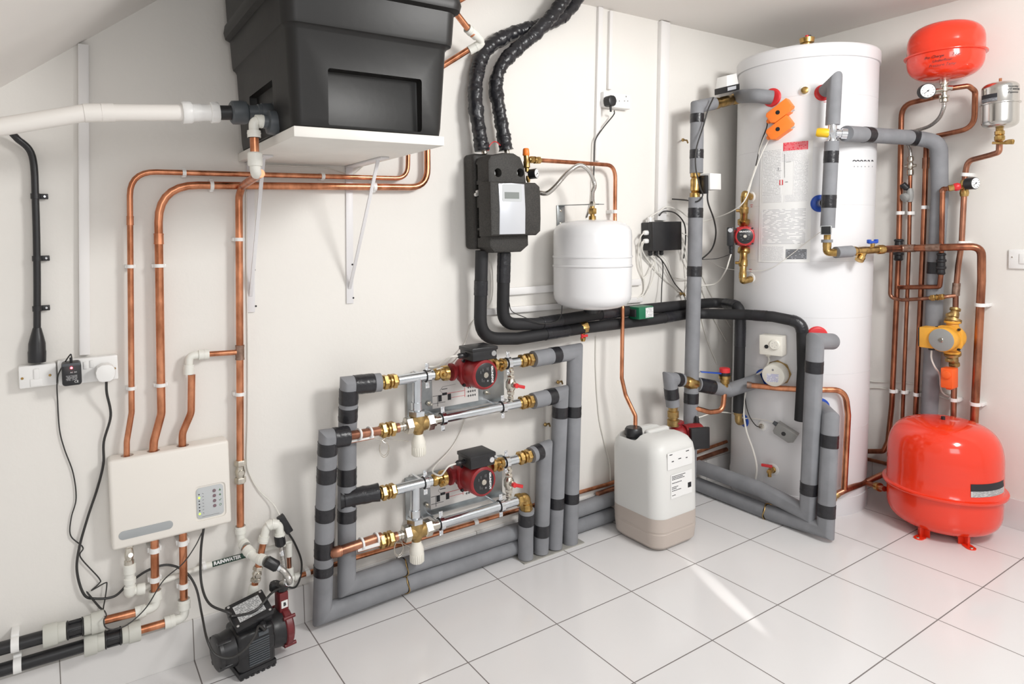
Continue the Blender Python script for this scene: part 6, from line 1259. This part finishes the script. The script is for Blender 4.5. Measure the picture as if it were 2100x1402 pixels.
gB = Pipe('insulated_pipe', 'long grey insulated pipe from the mixing valve bending down the right wall', 'pipe', [D(1735, 274, dD+.02), D(1800, 278, dD+.22), B(1880, 283, .076), B(1926, 292, .060), B(1927, 400, .045), B(1920, 532, .042), B(1912, 720, .042), B(1905, 865, .042)], 28, FOAM, fr=[.05, .08, .09, .05, 0, 0], rm=.0320, n=24)
gB.tape((1778, 277), 24); gB.tape((1871, 282), 22); gB.tape((1919, 548), 24)
b4 = Pipe('copper_pipe', 'short copper riser in front of the grey pipe, below the red tap', 'pipe', [B(1944, 386.5, .090), B(1933, 388, .090), B(1930, 560, .088), B(1927, 588, .085), B(1858, 589, .056), B(1844, 589, .036)], 8, MIDCOPPER, fr=[.01, 0, .012], rm=.0098)
pushfit_black(b4, (1929, 518), (1928, 563)); b4.sleeve((1931, 389), 9, OLDCOPPER, 'elbow', 1.2)
b5 = Pipe('copper_pipe', 'copper riser on the right wall feeding the stainless vessel through the yellow pump', 'pipe', [B(2050, 284, .12), B(2049, 312, .12), B(2030, 318, .10), B(1984, 330, .05), B(1979, 360, .05), B(1972, 500, .05), B(1965, 545, .05), B(1960, 600, .05), B(1958, 735, .05), B(1955, 865, .045)], 9, OLDCOPPER, fr=[.014, .03, .04, .02, .03, .03, 0, 0], rm=.0108)
b5.clip((1979, 358), 'B'); b5.clip((1972, 497), 'B'); b5.clip((1957, 820), 'B'); b5.sleeve((1961, 593), 26, SOLDER, 'tee_fitting', 1.35)
cB = b5.path.at(b5.s_at((1976, 385))); M = Mesh(); M.add(lathe(cB+EZ*.032, cB-EZ*.036, [(0, .013), (.2, .016), (.4, .015), (.6, .015), (.8, .017), (1, .014)], 12)); M.add(cyl(cB, B(1960, 384, .08), .009, 12)); M.add(cyl(B(1945, 386, .11), B(1957, 384, .10), .0135, 8)); M.add(cyl(cB, B(1990, 377, .08), .008, 12)); M.obj('brass_tee', BRASS, b5.o)
o = Mesh().add(lathe(B(1953, 385, .10), B(1971, 381, .09), [(0, .010), (.3, .0165), (.7, .0165), (1, .010)], 12)).obj('red_tap_handle', REDP, b5.o); o.name = 'red_tap'
gauge('pressure_gauge', 'black-bodied pressure gauge on the pipe below the stainless vessel', B(2001, 375.5, .095), V(-.35, -1, -.02), .0245, depth=.038)
b7 = Pipe('copper_pipe', 'thin copper pipe looping from the strainer line down and right to the yellow pump riser', 'pipe', [B(1828, 514, .10), B(1825, 610, .06), B(1850, 615, .062), B(1890, 612.5, .086), B(1940, 608, .086), B(1958, 606, .060)], 7, OLDCOPPER, fr=[.03, .02], rm=.0078)
compression(B(1907, 611, .086), B(1938, 608, .086), .0085).obj('compression_coupling', BRASS, b7.o)
# yellow pump
dY = V(0, 1, 0)
yc = b5.path.at(b5.s_at((1959, 690))); yt, yb_ = b5.path.at(b5.s_at((1960, 636))), b5.path.at(b5.s_at((1956, 745)))
ax_ = unit(V(-.97, .02, -.02)); pdir = unit(yt-yb_)
root, c, fcp = circulator('circulation_pump', 'yellow circulation pump with a grey face on the right wall pipe', yc+ax_*.025, ax_, pdir, 1.12, body=PUMPYEL, boxdir=None, facem=MIDGREY, ntext=None, bl=.78, facer=.92)
sd = unit(np.cross(ax_, EZ)); sd = sd if pr(c+sd*.1)[0] < pr(c)[0] else -sd
tb = Mesh().add(box(c+ax_*.058+sd*.062, .028, .044, .028, (sd, EZ, ax_), .005)).obj('terminal_box', PUMPYEL, root); Mesh().add(box(c+ax_*.058+sd*.092, .003, .040, .024, (sd, EZ, ax_), .001)).obj('box_cover', BLACK, tb)
gz = c+ax_*.060+sd*.052-EZ*.040; Mesh().add(cyl(gz, gz-EZ*.014, .012, 12)).obj('cable_gland', BLACK, tb)
cable('pump_lead', 'pale lead hanging from the yellow pump towards the orange thermostat', [gz-EZ*.014, gz-EZ*.05+EY*.0, B(1917, 752, .12), B(1927, 768, .08), B(1930, 800, .03), B(1945, 812, .02), B(1955, 805, .02)], 4, CABLEW, rm=.0034)
for s0, s1 in ((yt+pdir*.01, c+pdir*.060), (yb_-pdir*.01, c-pdir*.060)):
    M = Mesh(); dd = s1-s0; M.add(lathe(s0, s1, [(0, .014), (.04, .020), (.18, .020), (.22, .014), (.35, .018), (.6, .018), (.66, .015), (.74, .015), (.76, .031), (.92, .031), (.94, .024), (1, .024)], 20)); cc = s0+dd*.45; M.add(lathe(cc, cc+ax_*.034+sd*.012, [(0, .013), (.6, .012), (1, .008)], 12)); M.obj('isolating_valve', OLDBRASS, root)
c = b5.path.at(b5.s_at((1957, 775)))+V(-.040, -.008, 0); c = B(1947, 774, .105)
o = Mesh().add(box(c, .026, .023, .042, bev=.004)).add(box(c-EZ*.044, .010, .010, .006, bev=.002)).obj('pipe_thermostat', ORANGER); tag(o, 'bright orange pipe thermostat strapped below the yellow pump', 'thermostat')
Mesh().add(lathe(c+V(-.026, 0, .016), c+V(-.034, 0, .016), [(0, .018), (.8, .017), (1, .014)], 14)).obj('dial', ORANGER, o)
for k, (y0, y1) in enumerate(((780, 792), (793, 803))): cable('wall_cable', ('upper' if k == 0 else 'lower')+' of two pale cables running right from behind the cylinder behind the copper risers', [B(1776, y0+3*k, .006), B(1800, (y0+y1)/2-3, .006), B(1850, y1-2 if k else y0+4, .006), B(1895, y1, .006), B(1950, y1+18, .006)], 3, CABLEW, rm=.0028)
Pipe('copper_pipe', 'thin copper pipe along the right-hand skirting, between cylinder and red vessel', 'pipe', [B(1770, 939, .02), B(1816, 950, .02), B(1880, 970, .02)], 8, MIDCOPPER, fr=0, rm=.0085)

# ================================================================ RED VESSELS, STAINLESS VESSEL
def vessel_profile(R, f=.5, fr=1.065, dome=.30, db=None, e=.72):
    db = db or dome
    top = [(1-dome*(1-math.sin(a)**e), R*math.cos(a)**e) for a in np.linspace(0, math.pi/2, 14)]
    bot = [(db*(1-math.sin(a)**e), R*math.cos(a)**e) for a in np.linspace(math.pi/2, 0, 14)]
    mid = [(f-.022, R), (f-.018, R*fr*.99), (f-.008, R*fr), (f+.006, R*fr*.995), (f+.010, R*1.012), (f+.016, R)]
    bot[0] = (0, 1e-4); top[-1] = (1, 1e-4); return bot+mid+top
rc_ = V(2.385, -.866, 0); dR = float(np.linalg.norm(rc_[:2]-CAM[:2])); zt_ = D(1940, 862, dR-.02)[2]+.0; zf_ = D(1808, 974, dR)[2]+.006; zb_ = .018
zt_ = .452; fz = (zf_-zb_)/(zt_-zb_)
RV = Mesh().add(lathe(V(rc_[0], rc_[1], zb_), V(rc_[0]+.004, rc_[1]-.004, zt_), vessel_profile(.197, fz, 1.085, .46, .27, .56), 72)).obj('expansion_vessel', RED, sharp=50); tag(RV, 'large glossy red expansion vessel standing on the floor on short feet', 'expansion vessel')
for px in ((1860, 1114), (2017, 1143), None):
    if px: f_ = Zp(*px); dv = unit(V(f_[0]-rc_[0], f_[1]-rc_[1], 0))
    else: dv = unit(V(.9, .5, 0))
    tv = np.cross(EZ, dv); b = rc_+dv*.135; M = Mesh(); M.add(box(V(b[0], b[1], .034), .003, .022, .034, (dv, tv, EZ), .001)).add(box(V(*(b+dv*.014-tv*0)[:2], .030), .014, .003, .028, (dv, tv, EZ), .001)).add(prism(rrect(.052, .034, .015), V(*(b+dv*.030)[:2], 0), dv, tv, EZ, 0, .004)); lg = M.obj('foot', RED, RV)
    c_ = V(*(b+dv*.044)[:2], .004); Mesh().add(lathe(c_, c_+EZ*.003, [(0, .006), (1, .005)], 10)).obj('bolt', NICKEL, lg)
c_ = D(1937, 868, dR); Mesh().add(cyl(V(rc_[0], rc_[1], zt_-.003), V(rc_[0], rc_[1], zt_+.012), .0075, 12)).obj('valve_cap', BLACK, RV)
def wrap(c, R, z0, z1, pxl, pxr, y, m, name, parent, nx=8, th=.001):
    def ang(px):
        d = ray(px, y)[:2]; o_ = CAM[:2]-c[:2]; a = d@d; b = o_@d; cc = o_@o_-R*R; t = (-b-math.sqrt(max(b*b-a*cc, 0)))/a; P = CAM[:2]+d*t; return math.atan2(P[1]-c[1], P[0]-c[0])
    a0, a1 = ang(pxl), ang(pxr); a1 = a1-2*math.pi if a1-a0 > math.pi else (a1+2*math.pi if a1-a0 < -math.pi else a1); vs = []; uv = []
    for L in (0, 1):
        for i in range(nx+1):
            for j in (0, 1): a = a0+(a1-a0)*i/nx; vs.append(V(c[0]+(R+L*th)*math.cos(a), c[1]+(R+L*th)*math.sin(a), z0+(z1-z0)*j)); uv.append((i/nx, j))
    n2 = 2*(nx+1); fs = []
    for i in range(nx): b = 2*i; fs += [(b, b+2, b+3, b+1), (n2+b, n2+b+1, n2+b+3, n2+b+2), (b, n2+b, n2+b+2, b+2), (b+1, b+3, n2+b+3, n2+b+1)]
    fs += [(0, 1, n2+1, n2), (2*nx, n2+2*nx, n2+2*nx+1, 2*nx+1)]
    o = Mesh().add((vs, fs)).obj(name, m, parent); ul = o.data.uv_layers.new(name='UVMap')
    for l in o.data.loops: ul.data[l.index].uv = uv[l.vertex_index]
    return o, (a0+a1)/2
zA = D(2025, 1028, dR-.19)[2]; zB_ = D(2025, 1001, dR-.19)[2]; zM = D(2025, 1016, dR-.19)[2]
wrap(rc_, .1985, zA, zM, 1991, 2058, 1010, PRINT_P, 'rating_label', RV); wrap(rc_, .1985, zM, zB_, 1991, 2058, 1010, INK, 'maker_band', RV)
# upper red vessel
uc = V(2.45, -.833, 0); dU = float(np.linalg.norm(uc[:2]-CAM[:2])); zt_, zb_ = 2.062, 1.832; zf_ = (D(1852, 130, dU)[2]+D(2028, 96, dU)[2])/2
UV_ = Mesh().add(lathe(V(uc[0], uc[1], zb_), V(uc[0]+.003, uc[1]-.003, zt_), vessel_profile(.1325, (zf_-zb_)/(zt_-zb_), 1.075, .40), 64)).obj('expansion_vessel', RED, sharp=50); tag(UV_, 'smaller round red expansion vessel high on the right wall with handwriting', 'expansion vessel')
Mesh().add(box(V((uc[0]+XB)/2+.06, uc[1], zf_-.01), (XB-uc[0])/2-.06, .02, .003, bev=.001)).obj('wall_strap', GALV, UV_)
def hand(lines, c, R, px, y, size, z0, dz, parent):
    d = ray(px, y)[:2]; o_ = CAM[:2]-c[:2]; a = d@d; b = o_@d; cc = o_@o_-R*R; t = (-b-math.sqrt(max(b*b-a*cc, 0)))/a; P = CAM[:2]+d*t; n = unit(V(P[0]-c[0], P[1]-c[1], 0)); r_ = unit(np.cross(EZ, n))
    for k, L in enumerate(lines):
        cu = bpy.data.curves.new('t', 'FONT'); cu.body = L; cu.size = size; cu.shear = .35; cu.align_x = 'CENTER'; cu.extrude = .0002; cu.resolution_u = 2
        o = bpy.data.objects.new('t', cu); COL.objects.link(o); me0 = bpy.data.meshes.new_from_object(o.evaluated_get(bpy.context.evaluated_depsgraph_get())); th0 = math.atan2(n[1], n[0]); vs = []
        for v in me0.vertices: th = th0+v.co.x/R; rr = R+.0006+v.co.z; vs.append(V(c[0]+rr*math.cos(th), c[1]+rr*math.sin(th), z0-dz*k+v.co.y))
        fs = [tuple(p.vertices) for p in me0.polygons]; bpy.data.objects.remove(o); bpy.data.curves.remove(cu); bpy.data.meshes.remove(me0)
        Mesh().add((vs, fs)).obj('handwriting', INK, parent, smooth=False)
hand(['Pre Charge      2 bar', 'Underfloor', 'Pressure Temp'], uc, .1330, 1932, 112, .0145, zf_-.030, .0175, UV_)
# gauge tee under it
gt = D(1935, 176, dU-.02); gt[0:2] = uc[:2]
tt = B(1936, 178, XB-uc[0]); tt = V(uc[0]-.0, uc[1], D(1936, 172, dU)[2])
g0 = D(1936, 168, dU-.01); g1_ = D(1936, 210, dU-.01)
M = Mesh(); M.add(lathe(g0+EZ*.012, g1_, [(0, .015), (.2, .017), (.25, .011), (.32, .011), (.36, .015), (.52, .015), (.56, .010), (.7, .010), (.72, .018), (.80, .018), (.82, .011), (.86, .016), (.97, .016), (1, .010)], 14)); M.add(cyl(D(1936, 180, dU-.01), D(1954, 180, dU-.01), .010, 12)); M.add(cyl(D(1936, 197, dU-.01), D(1926, 199, dU-.01), .009, 12)); M.add(cyl(D(1936, 184, dU-.01), D(1912, 187, dU-.04), .009, 12)); o = M.obj('vessel_fitting', NICKEL); tag(o, 'nickel tee fitting under the upper red vessel', 'pipe fitting')
gauge('pressure_gauge', 'round white pressure gauge with a red rim under the upper red vessel', D(1903, 186, dU-.075), V(-.72, -.68, -.05), .0300, depth=.030)
# stainless vessel
sc = V(2.487, -1.010, 0); dS = float(np.linalg.norm(sc[:2]-CAM[:2])); Rs = .0592; zt_, zb_ = D(2052, 168, dS)[2], D(2050, 264, dS)[2]; zf_ = (D(2007, 217, dS)[2]+D(2095, 208, dS)[2])/2; f_ = (zf_-zb_)/(zt_-zb_)
SV = Mesh().add(lathe(V(sc[0], sc[1], zb_), V(sc[0], sc[1], zt_), vessel_profile(Rs, f_, 1.10, .17), 48)).obj('expansion_vessel', STEEL, sharp=50); tag(SV, 'small stainless steel expansion vessel on the right wall', 'expansion vessel')
Mesh().add(cyl(V(sc[0], sc[1], zt_-.002), V(sc[0], sc[1], zt_+.014), .005, 10)).obj('valve_stem', COPPER, SV)
Mesh().add(box(V((sc[0]+XB)/2+.03, sc[1], zf_), (XB-sc[0])/2-.028, .012, .003)).obj('wall_strap', GALV, SV)
wrap(sc, Rs+.0006, zf_+.018, zf_+.034, 2014, 2045, 190, INK, 'maker_band', SV); wrap(sc, Rs+.0006, zf_+.006, zf_+.018, 2014, 2045, 195, PRINT_G, 'rating_label', SV)
hand(['Secondary', 'HOT WATER', 'Expansion'], sc, Rs+.0004, 2079, 190, .0105, zt_-.032, .011, SV)
M = Mesh(); M.add(lathe(D(2050, 262, dS), D(2050, 290, dS-.005), [(0, .012), (.2, .012), (.25, .016), (.5, .016), (.55, .013), (.62, .017), (.9, .017), (1, .011)], 10)); M.add(cyl(D(2036, 293, dS), D(2078, 293, dS-.04), .0055, 10)); M.add(lathe(D(2062, 292, dS-.02), D(2078, 289, dS-.04), [(0, .008), (.5, .010), (1, .007)], 8)); o = M.obj('vessel_fitting', BRASS); tag(o, 'brass drain fitting with a small tap under the stainless vessel', 'pipe fitting')

# ================================================================ DRUM
jx = V(1, 0, 0); jc = V(1.386, -.238, 0); J_w, J_d, J_h = .262, .250, None
c0_ = D(1262, 905, 2.45)
P_l, P_r = Zp(1270, 1094), Zp(1345, 1130)
ang = 0.0
ja, jb = V(math.cos(ang), math.sin(ang), 0), V(-math.sin(ang), math.cos(ang), 0)
jc = V(1.387, -.2325, 0)
def JP(x, y, z): return jc+ja*x+jb*y+EZ*z
zj = .440
def jl(levels, n=7):
    vs = []; fs = []; m = 4*(n+1)
    for z, hx, hy, r in levels:
        for x, y in rrect(2*hx, 2*hy, r, n): vs.append(JP(x, y, z))
    for i in range(len(levels)-1):
        for k in range(m): fs.append((i*m+k, i*m+(k+1) % m, (i+1)*m+(k+1) % m, (i+1)*m+k))
    fs.append(tuple(range(m))[::-1]); fs.append(tuple((len(levels)-1)*m+k for k in range(m))); return vs, fs
hx, hy = .126, .1325
HDPE = mat('translucent_hdpe', (.70, .70, .68), .42, trans=.0, sss=.25)
LIQ = mat('brown_liquid_behind_plastic', (.50, .435, .39), .38, sss=.15)
zl_ = .132
body = jl([(zl_, hx, hy, .055), (zl_+.02, hx, hy, .055), (.36, hx-.001, hy-.001, .055), (.395, hx-.006, hy-.006, .055), (.418, hx-.020, hy-.020, .050), (.430, hx-.040, hy-.040, .042), (.434, hx-.060, hy-.060, .030)])
hc = [box(JP(.035, .015, .440), .070, .045, .032, (ja, jb, EZ), .012, 3), box(JP(-.072, .042, .445), .040, .050, .038, (ja, jb, EZ), .012, 3)]
DR = Mesh().add(boolean(body, hc)).obj('plastic_drum', HDPE, sharp=40); tag(DR, 'square white translucent plastic drum with brown liquid standing on the tiles', 'drum')
Mesh().add(jl([(.001, hx-.030, hy-.030, .040), (.006, hx-.016, hy-.016, .048), (.020, hx-.004, hy-.004, .055), (.070, hx, hy, .055), (.072, hx-.0015, hy-.0015, .055), (.078, hx-.0015, hy-.0015, .055), (.080, hx, hy, .055), (zl_, hx, hy, .055)])).obj('liquid_section', LIQ, DR)
Mesh().add(box(JP(.032, .012, .424), .064, .015, .013, (ja, jb, EZ), .011, 3)).obj('carry_handle', HDPE, DR)
cx__ = D(1303, 888, float(np.linalg.norm(JP(-.085, .06, 0)[:2]-CAM[:2])))
cpn = JP(-.070, .043, .408)
Mesh().add(lathe(cpn-EZ*.008, cpn+EZ*.012, [(0, .030), (1, .029)], 24)).obj('neck', MATTBLACK, DR); Mesh().add(lathe(cpn+EZ*.010, cpn+EZ*.042, [(0, .035), (.15, .037), (.8, .035), (1, .030)], 10)).obj('screw_cap', BLACK, DR)

fy = jc[1]-hy-.0006
def flab(x0, x1, z0, z1, m, name='drum_label'): return quad(V(x0, fy, z0), V(x1, fy, z0), V(x1, fy, z1), V(x0, fy, z1), name, m, DR, th=.0008, nrm=NA)
L = flab(1.316, 1.458, .322, .388, LABELW); L2_ = flab(1.334, 1.456, .206, .300, LABELW)
for k, (x0, w_, z) in enumerate(((1.340, .078, .292), (1.340, .060, .286), (1.340, .066, .280), (1.340, .052, .266), (1.340, .030, .250), (1.340, .026, .244), (1.340, .050, .236), (1.340, .020, .218))):
    M = Mesh(); x = x0; rr_ = random.Random(k)
    while x < x0+w_: ww = rr_.uniform(.003, .009); M.add(box(V(x+ww/2, fy-.0010, z), ww/2, .0003, .0013)); x += ww+.0016
    M.obj('lettering', INK, L2_)
for x, z, w_ in ((1.335, .380, .016), (1.345, .352, .012), (1.385, .356, .016), (1.425, .352, .010), (1.43, .378, .018)): Mesh().add(box(V(x, fy-.001, z), w_/2, .0004, .0016)).obj('lettering', INK, L)
M = Mesh()
for k in range(9): M.add(box(V(1.432+k*.0022, fy-.0012, .240), .0006 if k % 2 else .0010, .0004, .010))
M.obj('barcode', INK, L2_)

# ---------------------------------------------------------------- groups for repeated kinds
_G = {'circulation_pump': 'circulation pumps around the room', 'mixing_manifold': 'mixing manifolds one above the other', 'insulated_pipe': 'insulated pipes around the room', 'copper_pipe': 'bare copper pipes on the walls', 'water_pipe': 'black water pipes at lower left', 'outlet_pipe': 'copper outlets under the control box', 'wrapped_hose': 'black wrapped hoses above the pump station', 'braided_hose': 'braided steel hoses', 'cable_trunking': 'white cable trunking on the wall', 'double_socket': 'white double sockets', 'fused_spur': 'white fused spur plates', 'expansion_vessel': 'expansion vessels', 'pressure_gauge': 'pressure gauges', 'pipe_hanger': 'standoff hooks on the left wall', 'motorised_valve': 'motorised valves on the tall grey pipe', 'cylinder_thermostat': 'thermostats on the cylinder', 'white_cable': 'white cables around the junction box', 'black_cable': 'thin black cables', 'thin_cable': 'thin white cables on the wall', 'wall_cable': 'pale cables clipped on the walls', 'pump_lead': 'leads of the circulation pumps', 'thermostat_cable': 'cables of the cylinder thermostats', 'valve_cable': 'cables of the motorised valves', 'capillary_coil': 'capillary coils of the manifolds', 'plug_cable': 'flexes from the plugs', 'vessel_fitting': 'fittings under the wall vessels', 'drain_cock': 'small brass drain cocks'}
import re as _re
_cnt = {}
for o in COL.objects:
    if o.parent is None and o.get('label'): _cnt.setdefault(_re.sub(r'\.\d+$', '', o.name), []).append(o)
for k, L in _cnt.items():
    if len(L) > 1 and k in _G:
        for o in L: o['group'] = _G[k]
for o in COL.objects:
    if '_w' in o: del o['_w']
